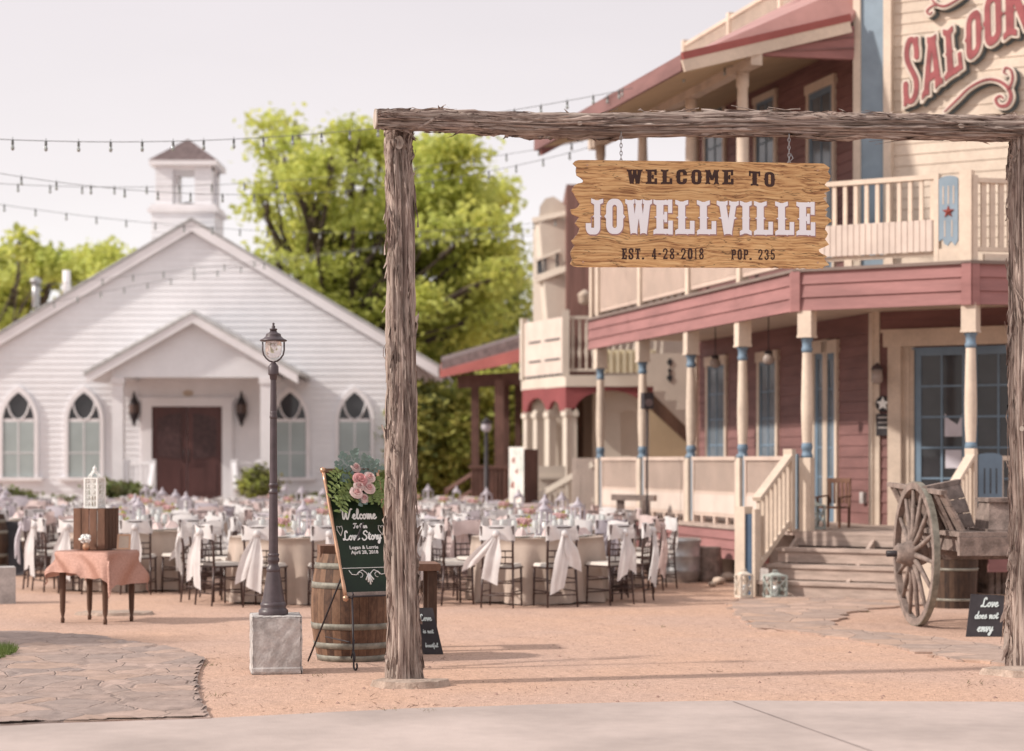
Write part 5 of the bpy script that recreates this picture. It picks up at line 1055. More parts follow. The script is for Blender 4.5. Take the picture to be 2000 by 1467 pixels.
# ------------------------------------------------------------------ light strings
MT['wire'] = mat('black_wire', (.20, .21, .21), .6); MT['bulb'] = mat('clear_bulb', (.30, .33, .32), .1, .1, spec=.8); MT['sock'] = mat('bulb_socket', (.14, .15, .15), .5)
def bulb_meshes():
    m = MB(); m.lathe([(.008, 0), (.015, -.01), (.015, -.05), (.012, -.055)], 8); m.tube([(0, 0, 0), (0, 0, .03)], .004, 4); a = m.build('bulb_socket', MT['sock']); 
    m = MB(); m.lathe([(.011, -.055), (.021, -.085), (.017, -.11), (.0, -.12)], 8); b = m.build('glass_bulb', MT['bulb']); return a, b
BS, BG_ = bulb_meshes()
def light_string(pts, sp, label, off=0):
    """pts: three 3D points, the string follows the parabola through them"""
    a, b, c = [Vector(p) for p in pts]; tm = (b - a).length / ((b - a).length + (c - b).length)
    def at(t): return a * ((t - tm) * (t - 1) / (tm)) + b * (t * (t - 1) / (tm * (tm - 1))) + c * (t * (t - tm) / (1 - tm))
    N = 60; path = [at(i / N) for i in range(N + 1)]; t = thing('light_string', tuple(a), label, 'string lights', 'light strings over the yard'); m = MB(); m.tube(path, .0045, 5); m.build('wire', MT['wire'], t)
    L = [0]; 
    for i in range(N): L.append(L[-1] + (path[i + 1] - path[i]).length)
    s = .2 + off; n = 0
    while s < L[-1] - .1 and n < 98:
        i = next(k for k in range(N) if L[k + 1] >= s); p = path[i].lerp(path[i + 1], (s - L[i]) / (L[i + 1] - L[i])); q = BS.copy(); COL.objects.link(q); q.name = 'bulb'; q.parent = t; q.location = p - a; g2 = BG_.copy(); COL.objects.link(g2); g2.name = 'glass'; g2.parent = q; g2.location = (0, 0, 0); s += sp; n += 1
light_string([P(-140, 264, 21.5), P(330, 276, 24), P(1236, 172, 28.6)], .45, 'topmost string of bulbs crossing the sky from the left to the saloon eave')
light_string([P(-140, 312, 27), P(450, 380, 30), P(1150, 288, 33.6)], .53, 'second string of bulbs sagging across the chapel belfry', .1)
light_string([P(-140, 348, 30), P(400, 362, 33), P(1140, 276, 34)], .55, 'third string of bulbs just below the second across the belfry', .25)
light_string([P(-140, 376, 34), P(300, 436, 36), P(1108, 428, 41)], .54, 'pale string of bulbs passing left of the belfry base')
light_string([P(60, 560, 41), P(400, 522, 42), P(1110, 436, 41.8)], .62, 'upper faint string of bulbs across the chapel gable')
light_string([P(60, 600, 43), P(390, 535, 43), P(1112, 455, 41.9)], .50, 'lower faint string of bulbs across the chapel gable', .3)
light_string([P(1180, 212, 31.5), P(1262, 160, 29), P(1437, 128, 28.2)], .62, 'short run of bulbs along the saloon eave beside the balcony posts')
bpy.data.objects.remove(BS); bpy.data.objects.remove(BG_)
# ------------------------------------------------------------------ cedar log gateway
def bark_mat():
    m = bpy.data.materials.new('cedar_bark'); m.use_nodes = True; n, l = m.node_tree.nodes, m.node_tree.links; b = n['Principled BSDF']; b.inputs['Roughness'].default_value = .92; b.inputs['Specular IOR Level'].default_value = .15
    t = n.new('ShaderNodeUVMap'); mp = n.new('ShaderNodeMapping'); mp.inputs['Scale'].default_value = (1, .07, 1); l.new(t.outputs[0], mp.inputs[0])
    a = n.new('ShaderNodeTexNoise'); a.inputs['Scale'].default_value = 44; a.inputs['Detail'].default_value = 9; a.inputs['Roughness'].default_value = .72; a.inputs['Distortion'].default_value = .9; l.new(mp.outputs[0], a.inputs['Vector'])
    r = n.new('ShaderNodeValToRGB'); l.new(a.outputs['Fac'], r.inputs[0]); e = r.color_ramp.elements; e[0].position = .34; e[0].color = (.09, .058, .05, 1); e[1].position = .68; e[1].color = (.60, .50, .44, 1); q = e.new(.44); q.color = (.26, .19, .165, 1); q = e.new(.53); q.color = (.42, .335, .29, 1)
    a2 = n.new('ShaderNodeTexNoise'); a2.inputs['Scale'].default_value = 6; a2.inputs['Detail'].default_value = 3; mp2 = n.new('ShaderNodeMapping'); mp2.inputs['Scale'].default_value = (1, .3, 1); l.new(t.outputs[0], mp2.inputs[0]); l.new(mp2.outputs[0], a2.inputs['Vector'])
    r2 = n.new('ShaderNodeMapRange'); r2.inputs[1].default_value = .35; r2.inputs[2].default_value = .65; r2.inputs[3].default_value = .72; r2.inputs[4].default_value = 1.2; l.new(a2.outputs['Fac'], r2.inputs[0])
    v = n.new('ShaderNodeVectorMath'); v.operation = 'SCALE'; l.new(r.outputs[0], v.inputs[0]); l.new(r2.outputs[0], v.inputs['Scale']); l.new(v.outputs[0], b.inputs['Base Color'])
    bp = n.new('ShaderNodeBump'); bp.inputs['Strength'].default_value = .8; bp.inputs['Distance'].default_value = .012; l.new(a.outputs['Fac'], bp.inputs['Height']); l.new(bp.outputs[0], b.inputs['Normal']); return m
MT['cedar'] = bark_mat(); MT['cut'] = mat('cut_wood', (.46, .39, .34), .85, .3, 9, .15, 30)
def log(name, path, rad, parent, seed=0, nstr=300, flat0=False, lumps=()):
    """path: points; rad(t): radius"""
    rs = random.Random(seed); path = [Vector(p) for p in path]; tot = sum((path[i + 1] - path[i]).length for i in range(len(path) - 1)); NL = int(tot / .0125); NA = 84
    d0 = (path[-1] - path[0]).normalized(); a = d0.cross(V(0, 1, .01)).normalized(); c = d0.cross(a)
    def cen(t):
        x = t * (len(path) - 1); i = min(int(x), len(path) - 2); f = x - i; f = f; p0 = path[max(i - 1, 0)]; p1, p2 = path[i], path[i + 1]; p3 = path[min(i + 2, len(path) - 1)]
        return .5 * ((2 * p1) + (p2 - p0) * f + (2 * p0 - 5 * p1 + 4 * p2 - p3) * f * f + (p3 - p0 + 3 * (p1 - p2)) * f ** 3)
    def surf(t, an, extra=0):
        L = t * tot; ca, sa = math.cos(an), math.sin(an); tw = an + L * .12; ca2, sa2 = math.cos(tw), math.sin(tw)
        r = rad(t); g = noise.noise((ca2 * 1.6 + seed, sa2 * 1.6, L * .35)); r *= 1 + .13 * g + .05 * noise.noise((ca * 1.0 + 5, sa * 1.0 + seed, L * 1.3))
        n1 = 1 - abs(noise.noise((ca2 * 4.5, sa2 * 4.5 + seed, L * .55))) * 2; n2 = noise.noise((ca2 * 11, sa2 * 11, L * 1.6 + seed)); n3 = noise.noise((ca2 * 26, sa2 * 26, L * 4))
        pz = .45 + 1.3 * max(0, .5 + noise.noise((ca * .8, sa * .8 + seed, L * .8))); r += pz * (.016 * (n2) + .009 * n3) - .036 * max(0, n1 - .70) / .30
        for (tl, al, h, w) in lumps:
            dd = ((t - tl) * tot / w) ** 2 + ((((an - al + math.pi) % (2 * math.pi)) - math.pi) * rad(t) / (w * .6)) ** 2
            r += h * math.exp(-dd)
        return cen(t) + (a * ca + c * sa) * (r + extra)
    m = MB(); m.sm = True; rings = []
    for i in range(NL + 1):
        t = i / NL; ps = [surf(t, 2 * math.pi * k / NA) for k in range(NA)]; b = m.pts(ps); rings.append(b)
        for k in range(NA): m.uv[b + k] = (k / NA if k < NA / 2 else 1 - k / NA, t * tot)
    for i in range(NL):
        for k in range(NA): k2 = (k + 1) % NA; m.face([rings[i] + k, rings[i] + k2, rings[i + 1] + k2, rings[i + 1] + k])
    # loose bark strips peeling along the log
    for s_ in range(nstr):
        t = rs.random(); an = rs.random() * 6.28
        if noise.noise((math.cos(an) * 1.5, math.sin(an) * 1.5 + seed, t * tot * .9)) < -.05: continue
        ln = rs.uniform(.08, .42); w = rs.uniform(.003, .010) if rs.random() < .7 else rs.uniform(.010, .024); sk_ = rs.uniform(-.25, .25) + (rs.random() < .12) * rs.uniform(-1.2, 1.2); lift = rs.uniform(.003, .018); tip = rs.uniform(.005, .05) * (rs.random() < .5); pr = None; N = 7
        for k in range(N + 1):
            f = k / N; tt = t + ln * (f - .5) / tot
            if not 0 < tt < 1: pr = None; continue
            aa = an + sk_ * (f - .5) * ln / max(rad(t), .05) * .5; ex = lift * math.sin(math.pi * min(1, f * 1.0)) + (tip * max(0, f - .6) * 2.5 if sk_ >= 0 else tip * max(0, .4 - f) * 2.5); ww = w * math.sin(math.pi * (f * .9 + .05)) / rad(t) * .5
            p = m.pts([surf(tt, aa - ww, ex), surf(tt, aa, ex + w * .35), surf(tt, aa + ww, ex)]); u = rs.random()
            for q in range(3): m.uv[p + q] = (aa / 6.28 + q * .01, tt * tot)
            if pr is not None: m.face([pr, pr + 1, p + 1, p]); m.face([pr + 1, pr + 2, p + 2, p + 1])
            pr = p
    m.sm = False
    # hair-like fibres
    for s_ in range(int(nstr * .30)):
        t = rs.random(); an = rs.random() * 6.28; p = surf(t, an, .002); nr = (p - cen(t)).normalized(); ax_ = (cen(min(1, t + .01)) - cen(max(0, t - .01))).normalized(); L = rs.uniform(.015, .055); q = p + nr * L * rs.uniform(.15, .8) + ax_ * L * rs.choice((-1, 1)) + V(0, 0, -.01)
        wv_ = ax_.cross(nr) * .0014; b = m.pts([p - wv_, p + wv_, (p + q) / 2 + nr * .004 + wv_ * .8, (p + q) / 2 + nr * .004 - wv_ * .8, q]); m.face([b, b + 1, b + 2, b + 3]); m.face([b + 3, b + 2, b + 4])
        for k in range(5): m.uv[b + k] = (.3, t)
    for e_ in (0, NL): 
        ce_ = m.pts([cen(e_ / NL)]); m.uv[ce_] = (0, 0)
        for k in range(NA): m.face([rings[e_] + k, rings[e_] + (k + 1) % NA, ce_])
    o = m.build(name, MT['cedar'], parent); return o, surf, cen
gate = thing('log_gateway', G(790, 1336), 'rustic cedar log gateway of two shaggy posts and a crossbeam in the foreground', 'gateway')
DL, DR = 15.17, 16.15
def lr(t): return .122 - .032 * t + .018 * math.exp(-((t - .02) / .05) ** 2) + .010 * math.exp(-((t - .45) / .12) ** 2)
lp = [P(790, 1340, DL), P(788, 1180, DL), P(783, 1000, DL), P(785, 820, DL), P(784, 640, DL), P(783, 440, DL), P(779, 300, DL), P(779, 241, DL)]
# angle 3*pi/2 style: find angle facing the camera from axes
o, sf, cn = log('post', lp, lr, gate, 3, 800, lumps=((.885, 1.35, .030, .05), (.74, 2.2, .018, .045), (.86, .9, .012, .03)))
def knot(parent, t, an, sf, cn, w, h):
    p = sf(t, an); nr = (p - cn(t)); nr.z = 0; nr.normalize(); sd_ = V(0, 0, 1).cross(nr); m = MB(); pts = []
    for k in range(14): a = 2 * math.pi * k / 14; pts.append(p + nr * .006 + sd_ * w * math.cos(a) + V(0, 0, h * math.sin(a)))
    m.prism(pts, -nr * .03); m.build('knot', MT['cut'], parent)
# which angle looks at the camera
def face_ang(sf, cn, t, off): 
    best = max(range(72), key=lambda k: -((sf(t, k * math.pi / 36) - cn(t)).normalized()).dot(Vector((math.sin(off), math.cos(off), 0)))); return best * math.pi / 36
knot(o, .885, face_ang(sf, cn, .885, -.12), sf, cn, .034, .050); knot(o, .745, face_ang(sf, cn, .745, .9), sf, cn, .018, .035); knot(o, .86, face_ang(sf, cn, .86, -.7), sf, cn, .012, .016)
def rr_(t): return .115 - .028 * t + .012 * math.exp(-((t - .02) / .05) ** 2)
rp = [P(1999, 1316, DR), P(1998, 1150, DR), P(2002, 1000, DR), P(1996, 820, DR), P(1997, 600, DR), P(1994, 420, DR), P(1996, 262, DR)]
o2, sf2, cn2 = log('post', rp, rr_, gate, 8, 740)
knot(o2, .485, face_ang(sf2, cn2, .485, .25), sf2, cn2, .018, .022)
bpath = [P(733, 232, 14.95), P(900, 237, 15.1), P(1100, 244, 15.3), P(1400, 243, 15.62), P(1700, 246, 15.9), P(1950, 252, 16.1), P(2090, 252, 16.25), P(2200, 254, 16.4)]
def br(t): return .072 + .030 * math.sin(min(1, t * 1.5) * math.pi / 2) * .8 - .006 * t
o3, sf3, cn3 = log('crossbeam', bpath, br, gate, 14, 850, lumps=((.12, 4.2, .02, .07), (.47, 1.2, .022, .08), (.30, 3.0, .012, .04), (.66, 3.4, .012, .04)))
knot(o3, .30, face_ang(sf3, cn3, .30, .2), sf3, cn3, .02, .015); knot(o3, .66, face_ang(sf3, cn3, .66, -.3), sf3, cn3, .026, .018)
m = MB(); p = cn3(0); dd = (cn3(.01) - p).normalized(); u_ = dd.cross(V(0, 0, 1)).normalized(); m.prism([p - dd * .004 + (u_ * math.cos(a) + V(0, 0, 1) * math.sin(a)) * .074 for a in [k * math.pi / 9 for k in range(18)]], dd * .01); m.build('cut_end', MT['cut'], o3)
# flat stones at the post feet
def slab(c, rx, ry, h, seed, label):
    rs = random.Random(seed); m = MB(); n = 40; t_ = []; b_ = []
    for k in range(n): a = 2 * math.pi * k / n; r = 1 + .22 * noise.noise((math.cos(a) * 1.7, math.sin(a) * 1.7, seed)) + .07 * noise.noise((math.cos(a) * 7, math.sin(a) * 7, seed)); t_.append((c.x + rx * r * math.cos(a) * .93, c.y + ry * r * math.sin(a) * .93, h + .012 * noise.noise((math.cos(a) * 2, math.sin(a) * 2, 3)))); b_.append((c.x + rx * r * 1.02 * math.cos(a), c.y + ry * r * 1.02 * math.sin(a), -.02))
    mid = [((x * 0 + c.x + (x - c.x) * 1.03), (c.y + (y - c.y) * 1.03), h * .55 + .006 * rs.random()) for x, y, z in t_]
    tb, mbm, bb_ = m.pts(t_), m.pts(mid), m.pts(b_); ce_ = m.pts([(c.x, c.y, h + .004)])
    for k in range(n): k2 = (k + 1) % n; m.face([tb + k, tb + k2, ce_]); m.face([mbm + k, mbm + k2, tb + k2, tb + k]); m.face([bb_ + k, bb_ + k2, mbm + k2, mbm + k])
    tag(m.build('base_stone', mat('sandstone_slab', (.44, .34, .28), .9, .3, 9, .7, 30, fine=.15), loc=(c.x, c.y, 0)), label, 'stone')
slab(G(800, 1340), .28, .20, .045, 2, 'flat sandstone slab at the foot of the left gateway post'); slab(G(2012, 1318), .37, .22, .05, 6, 'flat sandstone slab at the foot of the right gateway post')

# ------------------------------------------------------------------ hanging board
def sign_wood():
    m = bpy.data.materials.new('printed_plank_board'); m.use_nodes = True; n, l = m.node_tree.nodes, m.node_tree.links; b = n['Principled BSDF']; b.inputs['Roughness'].default_value = .5; b.inputs['Specular IOR Level'].default_value = .3
    t = n.new('ShaderNodeUVMap')
    ws = n.new('ShaderNodeTexNoise'); ws.inputs['Scale'].default_value = 2.2; ws.inputs['Detail'].default_value = 2; l.new(t.outputs[0], ws.inputs['Vector'])
    sc_ = n.new('ShaderNodeVectorMath'); sc_.operation = 'SCALE'; sc_.inputs['Scale'].default_value = .10; l.new(ws.outputs['Color'], sc_.inputs[0]); ad = n.new('ShaderNodeVectorMath'); l.new(t.outputs[0], ad.inputs[0]); l.new(sc_.outputs[0], ad.inputs[1])
    mp = n.new('ShaderNodeMapping'); mp.inputs['Scale'].default_value = (.035, 1, 1); l.new(ad.outputs[0], mp.inputs[0])
    a = n.new('ShaderNodeTexNoise'); a.inputs['Scale'].default_value = 70; a.inputs['Detail'].default_value = 6; a.inputs['Roughness'].default_value = .65; l.new(mp.outputs[0], a.inputs['Vector'])
    r = n.new('ShaderNodeValToRGB'); l.new(a.outputs['Fac'], r.inputs[0]); e = r.color_ramp.elements; e[0].position = .33; e[0].color = (.20, .085, .035, 1); e[1].position = .66; e[1].color = (.72, .48, .24, 1); q = e.new(.44); q.color = (.46, .245, .105, 1); q = e.new(.52); q.color = (.61, .36, .16, 1)
    mp2 = n.new('ShaderNodeMapping'); mp2.inputs['Scale'].default_value = (.10, 1, 1); l.new(ad.outputs[0], mp2.inputs[0]); k = n.new('ShaderNodeTexNoise'); k.inputs['Scale'].default_value = 15; k.inputs['Detail'].default_value = 4; l.new(mp2.outputs[0], k.inputs['Vector'])
    m1 = n.new('ShaderNodeMath'); m1.operation = 'SUBTRACT'; m1.inputs[1].default_value = .5; l.new(k.outputs['Fac'], m1.inputs[0]); m2 = n.new('ShaderNodeMath'); m2.operation = 'ABSOLUTE'; l.new(m1.outputs[0], m2.inputs[0])
    r2 = n.new('ShaderNodeMapRange'); r2.inputs[1].default_value = .0; r2.inputs[2].default_value = .011; r2.inputs[3].default_value = .28; r2.inputs[4].default_value = 1; l.new(m2.outputs[0], r2.inputs[0])
    w = n.new('ShaderNodeTexNoise'); w.inputs['Scale'].default_value = 3; w.inputs['Detail'].default_value = 2; l.new(mp2.outputs[0], w.inputs['Vector']); r3 = n.new('ShaderNodeMapRange'); r3.inputs[1].default_value = .35; r3.inputs[2].default_value = .65; r3.inputs[3].default_value = .85; r3.inputs[4].default_value = 1.15; l.new(w.outputs['Fac'], r3.inputs[0])
    mm = n.new('ShaderNodeMath'); mm.operation = 'MULTIPLY'; l.new(r2.outputs[0], mm.inputs[0]); l.new(r3.outputs[0], mm.inputs[1]); v = n.new('ShaderNodeVectorMath'); v.operation = 'SCALE'; l.new(r.outputs[0], v.inputs[0]); l.new(mm.outputs[0], v.inputs['Scale']); l.new(v.outputs[0], b.inputs['Base Color']); return m
S0_ = P(1370, 420, 15.50); SO = (S0_.x, S0_.y); GA = Vector((4.40 + 1.0, 16.25 - 14.95)).normalized(); GD = (GA.x, GA.y); FS = FR(SO, GD); sp_ = lambda px, py: onplane(px, py, SO, GD)
z2 = lambda x, y: (1080 + x / 3.448, 260 + y / 3.448)
outl = [(185, 182), (150, 188), (134, 205), (158, 228), (155, 255), (160, 285), (205, 318), (200, 332), (150, 348), (130, 372), (128, 390), (150, 425), (165, 450), (182, 478), (165, 500), (118, 515), (128, 545), (176, 566), (160, 590), (148, 605), (180, 640), (166, 680), (124, 722), (145, 755), (118, 805), (130, 845), (117, 880), (135, 895), (165, 902), (800, 905), (1440, 908), (1815, 912), (1820, 898), (1858, 890), (1822, 845), (1842, 832), (1790, 800), (1786, 786), (1855, 752), (1828, 715), (1848, 680), (1828, 650), (1835, 625), (1872, 596), (1868, 582), (1828, 560), (1845, 530), (1826, 518), (1858, 495), (1835, 465), (1815, 440), (1840, 425), (1822, 405), (1862, 388), (1855, 370), (1826, 350), (1858, 318), (1866, 290), (1848, 262), (1860, 235), (1822, 208), (1780, 205), (1000, 192)]
bpts = [sp_(*z2(x, y)) for x, y in outl]; b2_ = []
for i in range(len(bpts)):
    a, b = bpts[i], bpts[(i + 1) % len(bpts)]; L = math.hypot(b[0] - a[0], b[1] - a[1]); n = max(1, int(L / .02)) if L < .6 else 1
    for k in range(n):
        t = k / n; j_ = .0035 if n > 1 and 0 < k else 0; b2_.append((a[0] + (b[0] - a[0]) * t + random.uniform(-j_, j_), a[1] + (b[1] - a[1]) * t + random.uniform(-j_, j_)))
sg = thing('hanging_sign', (S0_.x, S0_.y, S0_.z), 'brown wood grain board hanging from the gateway reading WELCOME TO JOWELLVILLE', 'sign')
m = MB(FS); n = len(b2_); a = m.pts([(x, -.012, z) for x, z in b2_]); b = m.pts([(x, .012, z) for x, z in b2_])
for k in range(n): m.uv[a + k] = (b2_[k][0], b2_[k][1]); m.uv[b + k] = (b2_[k][0], b2_[k][1])
m.face(range(a, a + n)); m.face([b + i for i in range(n)][::-1])
for i in range(n): k = (i + 1) % n; m.face([a + i, b + i, b + k, a + k])
board = m.build('board', sign_wood(), sg)
MT['ltw'] = mat('white_vinyl_letters', (.87, .86, .90), .5, .02, 3); MT['ltb'] = mat('dark_brown_print', (.055, .025, .02), .6, .25, 9); MT['lts'] = mat('mauve_letter_edge', (.42, .25, .24), .6, .1, 5)
def qm(bl, br, tr, tl): return quad_map(*[sp_(*p) for p in (bl, br, tr, tl)])
def words(*a, **k): mm = MB(FS); set_text(mm, *a, **k); mm.build('brown_lettering', MT['ltb'], board)
words('WELCOME', qm((1224, 360), (1432, 361), (1432, 332), (1224, 331)), .0022, .012, .0145, gap=.28); words('TO', qm((1461, 363), (1513, 366), (1513, 337), (1461, 334)), .0022, .012, .0145, gap=.28)
words('EST. 4-28-2018', qm((1213, 507), (1374, 507), (1374, 485), (1213, 485)), .002, .012, .0145, gap=.28); words('POP. 235', qm((1427, 508), (1513, 508), (1513, 487), (1427, 487)), .002, .012, .0145, gap=.24)
q_ = qm((1143, 457), (1591, 461), (1591, 395), (1143, 388)); m = MB(FS); set_text(m, 'JOWELLVILLE', q_, .0028, .012, .020, gap=.09); m.build('white_lettering', MT['ltw'], board)
m = MB(FS @ Matrix.Translation((.004, .0, -.005))); set_text(m, 'JOWELLVILLE', q_, .004, .012, .0135, off=.005, gap=.09); m.build('letter_edging', MT['lts'], board)
for (px, py) in ((1146, 323), (1596, 333), (1138, 512), (1596, 513)):
    x, z = sp_(px, py); m = MB(FS); m.prism([(x + .008 * math.cos(a), -.015, z + .008 * math.sin(a)) for a in [k * math.pi / 5 for k in range(10)]], (0, .004, 0)); m.build('screw', MT['goldw'], board)
for i, (px, top, bot) in enumerate(((1213, 258, 318), (1541, 262, 322))):
    x, zt_ = sp_(px, top); _, zb_ = sp_(px, bot); pp = FS @ V(x, 0, zt_); t = thing('sign_chain', pp, f'short steel chain holding up the {"left" if i == 0 else "right"} end of the hanging board', 'chain', 'chains of the hanging board'); m = MB(FS); n = 8; st_ = (zt_ - zb_) / n
    for k in range(n):
        zc = zt_ - st_ * (k + .5); pts = []
        for a in range(13): th = 2 * math.pi * a / 12; u = .010 * math.cos(th); w = (st_ * .62) * math.sin(th); pts.append((x + (u if k % 2 else u * .25), (u * .25 if k % 2 else u), zc + w))
        m.tube(pts, .0035, 5, cap=False)
    if i: m.tube([(x + .012, 0, zb_ + .09), (x + .03, -.01, zb_ + .05), (x + .0, 0, zb_ + .02), (x - .03, 0, zb_ + .01), (x - .015, 0, zb_ - .01)], .003, 5)
    m.build('link_run', MT['galv'], t)

# ------------------------------------------------------------------ lamp post on its concrete block
LD = 15.95; lx = (534 - 1000) * LD / 4000; ls = LD / 4000; zz = lambda py: CAMZ + (900 - py) * ls
c0 = (538 - 1000) * 15.98 / 4000
bm = MB(); n = 14; hw = .196
def blk(): 
    m = MB(T((c0, 15.98 + .02, 0), R(9))); N = 16; zt_ = .452; 
    def pt(u, v, face): pass
    xs = np.linspace(-hw, hw, N)
    def j(x, y, z): q = .0012 * noise.noise((x * 25, y * 25, z * 25)) + .006 * noise.noise((x * 6, y * 6, z * 6)); return q
    def grid(f, nu, nv):
        b = m.pts([f(u / nu, v / nv) for v in range(nv + 1) for u in range(nu + 1)])
        for v in range(nv):
            for u in range(nu): a = b + v * (nu + 1) + u; m.face([a, a + 1, a + nu + 2, a + nu + 1])
    def ed(u, v): e = min(u, 1 - u, v, 1 - v); return .012 * max(0, 1 - e / .05) ** 2 * (1 + .8 * noise.noise((u * 14, v * 14, 2)))
    fl = lambda v: .008 if v < .11 else 0
    grid(lambda u, v: (-hw + 2 * hw * u + (ed(u, v) if u < .5 else -ed(u, v)), -hw - fl(v) + ed(u, v) + j(u, v, 0), zt_ * v), 40, 40)
    grid(lambda u, v: (-hw - fl(v) * .6 + ed(u, v) + j(u, v, 5), hw - 2 * hw * u, zt_ * v), 20, 40); grid(lambda u, v: (hw + fl(v) * .8 - ed(u, v) + j(u, v, 9), -hw + 2 * hw * u, zt_ * v), 20, 40)
    grid(lambda u, v: (-hw + 2 * hw * u, -hw + 2 * hw * v, zt_ - ed(u, v) * .7 + j(u, v, 3)), 30, 30); grid(lambda u, v: (hw - 2 * hw * u, hw, zt_ * v), 4, 4); return m
tag(blk().build('concrete_block', MT['conc'], loc=(c0, 16.0, 0)), 'square grey concrete block with chipped edges under the street lamp', 'block')
lamp = thing('street_lamp', (lx, LD, zz(1203)), 'dark bronze garden street lamp with clear globe standing on the concrete block', 'street lamp')
fl8 = lambda r, z, t: r * (1 + .03 * math.cos(8 * t))
m = MB(); f = lambda L: [(w * ls, zz(y)) for y, w in L]
m.lathe(f([(1203, 28), (1199, 29), (1192, 29), (1189, 26), (1187, 24), (1182, 26), (1178, 25), (1175, 22)]), 28, (lx, LD, 0)); m.build('base', MT['lamp'], lamp)
m = MB(); m.lathe(f([(1176, 22), (1168, 20.5), (1150, 17.5), (1130, 14.5), (1116, 12.6)]), 32, (lx, LD, 0), cap=False, fn=lambda r, z, t: r * (1 + .035 * (1 if math.cos(8 * t) > .3 else 0))); m.build('fluted_skirt', MT['lamp'], lamp)
m = MB(); m.lathe(f([(1118, 12.5), (1114, 13.5), (1110, 13.5), (1107, 11), (1103, 9.5), (1099, 9.5), (1096, 11.5), (1092, 12), (1088, 10), (1086, 10.5), (1083, 11.5), (1080, 9)]), 24, (lx, LD, 0)); m.build('collar', MT['lamp'], lamp)
m = MB(); m.lathe(f([(1082, 9), (1040, 8.8), (965, 7.8)]), 16, (lx, LD, 0), cap=False, fn=fl8); m.lathe(f([(965, 7.8), (963, 9), (958, 9), (957, 7.6), (951, 7.6), (950, 9), (945, 9), (943, 7.4)]), 20, (lx, LD, 0)); m.lathe(f([(943, 7.3), (880, 7), (820, 6.6), (742, 5.6)]), 16, (lx, LD, 0), cap=False, fn=fl8); m.lathe(f([(818, 6.6), (816, 7.6), (812, 7.6), (810, 6.5), (806, 7.4), (803, 6.4)]), 16, (lx, LD, 0)); m.build('pole', MT['lamp'], lamp)
m = MB(); m.lathe(f([(742, 5.6), (740, 7), (733, 7.6), (732, 10), (730, 10.2), (716, 10.2), (714, 9), (709, 5), (706, 3)]), 20, (lx, LD, 0)); m.build('socket_cap', MT['lamp'], lamp)
for s_ in (-1, 1):
    m = MB(); m.tube([(lx + s_ * w * ls, LD, zz(y)) for y, w in ((707, 1), (705, 8), (700, 14), (693, 19), (684, 21), (668, 21))], .0065, 6); m.build('yoke_arm', MT['lamp'], lamp)
m = MB(); m.lathe(f([(699, 6), (698, 10), (693, 14), (685, 16.3), (676, 16.3), (670, 15.5), (666, 14)]), 28, (lx, LD, 0), cap=True, fn=lambda r, z, t: r * (1 + .02 * math.sin(z * 260)))
gm = bpy.data.materials.new('clear_ribbed_glass'); gm.use_nodes = True; pb = gm.node_tree.nodes['Principled BSDF']; pb.inputs['Base Color'].default_value = (.86, .80, .78, 1); pb.inputs['Roughness'].default_value = .12; pb.inputs['Transmission Weight'].default_value = .75; pb.inputs['IOR'].default_value = 1.25
m.build('glass_globe', gm, lamp)
m = MB(); m.lathe(f([(667, 24), (666, 26.5), (664, 26.5), (661, 20), (656, 14.5), (655, 15), (652, 14), (649, 8), (647, 7)]), 28, (lx, LD, 0)); m.build('lamp_hood', MT['lamp'], lamp)
m = MB(); m.lathe(f([(648, 6.5), (645, 6.5), (644, 7.5), (642, 7.5), (641, 3), (639, 3.6), (636, 3), (635, 1.5), (633, 2.6), (631, 2.2), (630, 0)]), 16, (lx, LD, 0)); m.build('finial', MT['lamp'], lamp)
# far lamp by the pavilion
p = P(950, 1000, 39); fp = thing('street_lamp', (p.x, p.y, 0), 'distant slim black lamp post in front of the brown pavilion', 'street lamp'); s3 = 39 / 4000; w3 = lambda py: CAMZ + (900 - py) * s3
m = MB(); m.lathe([(.10, 0), (.10, .1), (.05, .5), (.035, w3(845))], 12, (p.x, p.y, 0)); m.build('pole', MT['iron'], fp); m = MB(); m.lathe([(.05, w3(844)), (.10, w3(836)), (.09, w3(826))], 12, (p.x, p.y, 0)); m.build('glass_globe', MT['sash_l'], fp); m = MB(); m.lathe([(.13, w3(826)), (.05, w3(820)), (.0, w3(813))], 12, (p.x, p.y, 0)); m.build('lamp_hood', MT['iron'], fp)

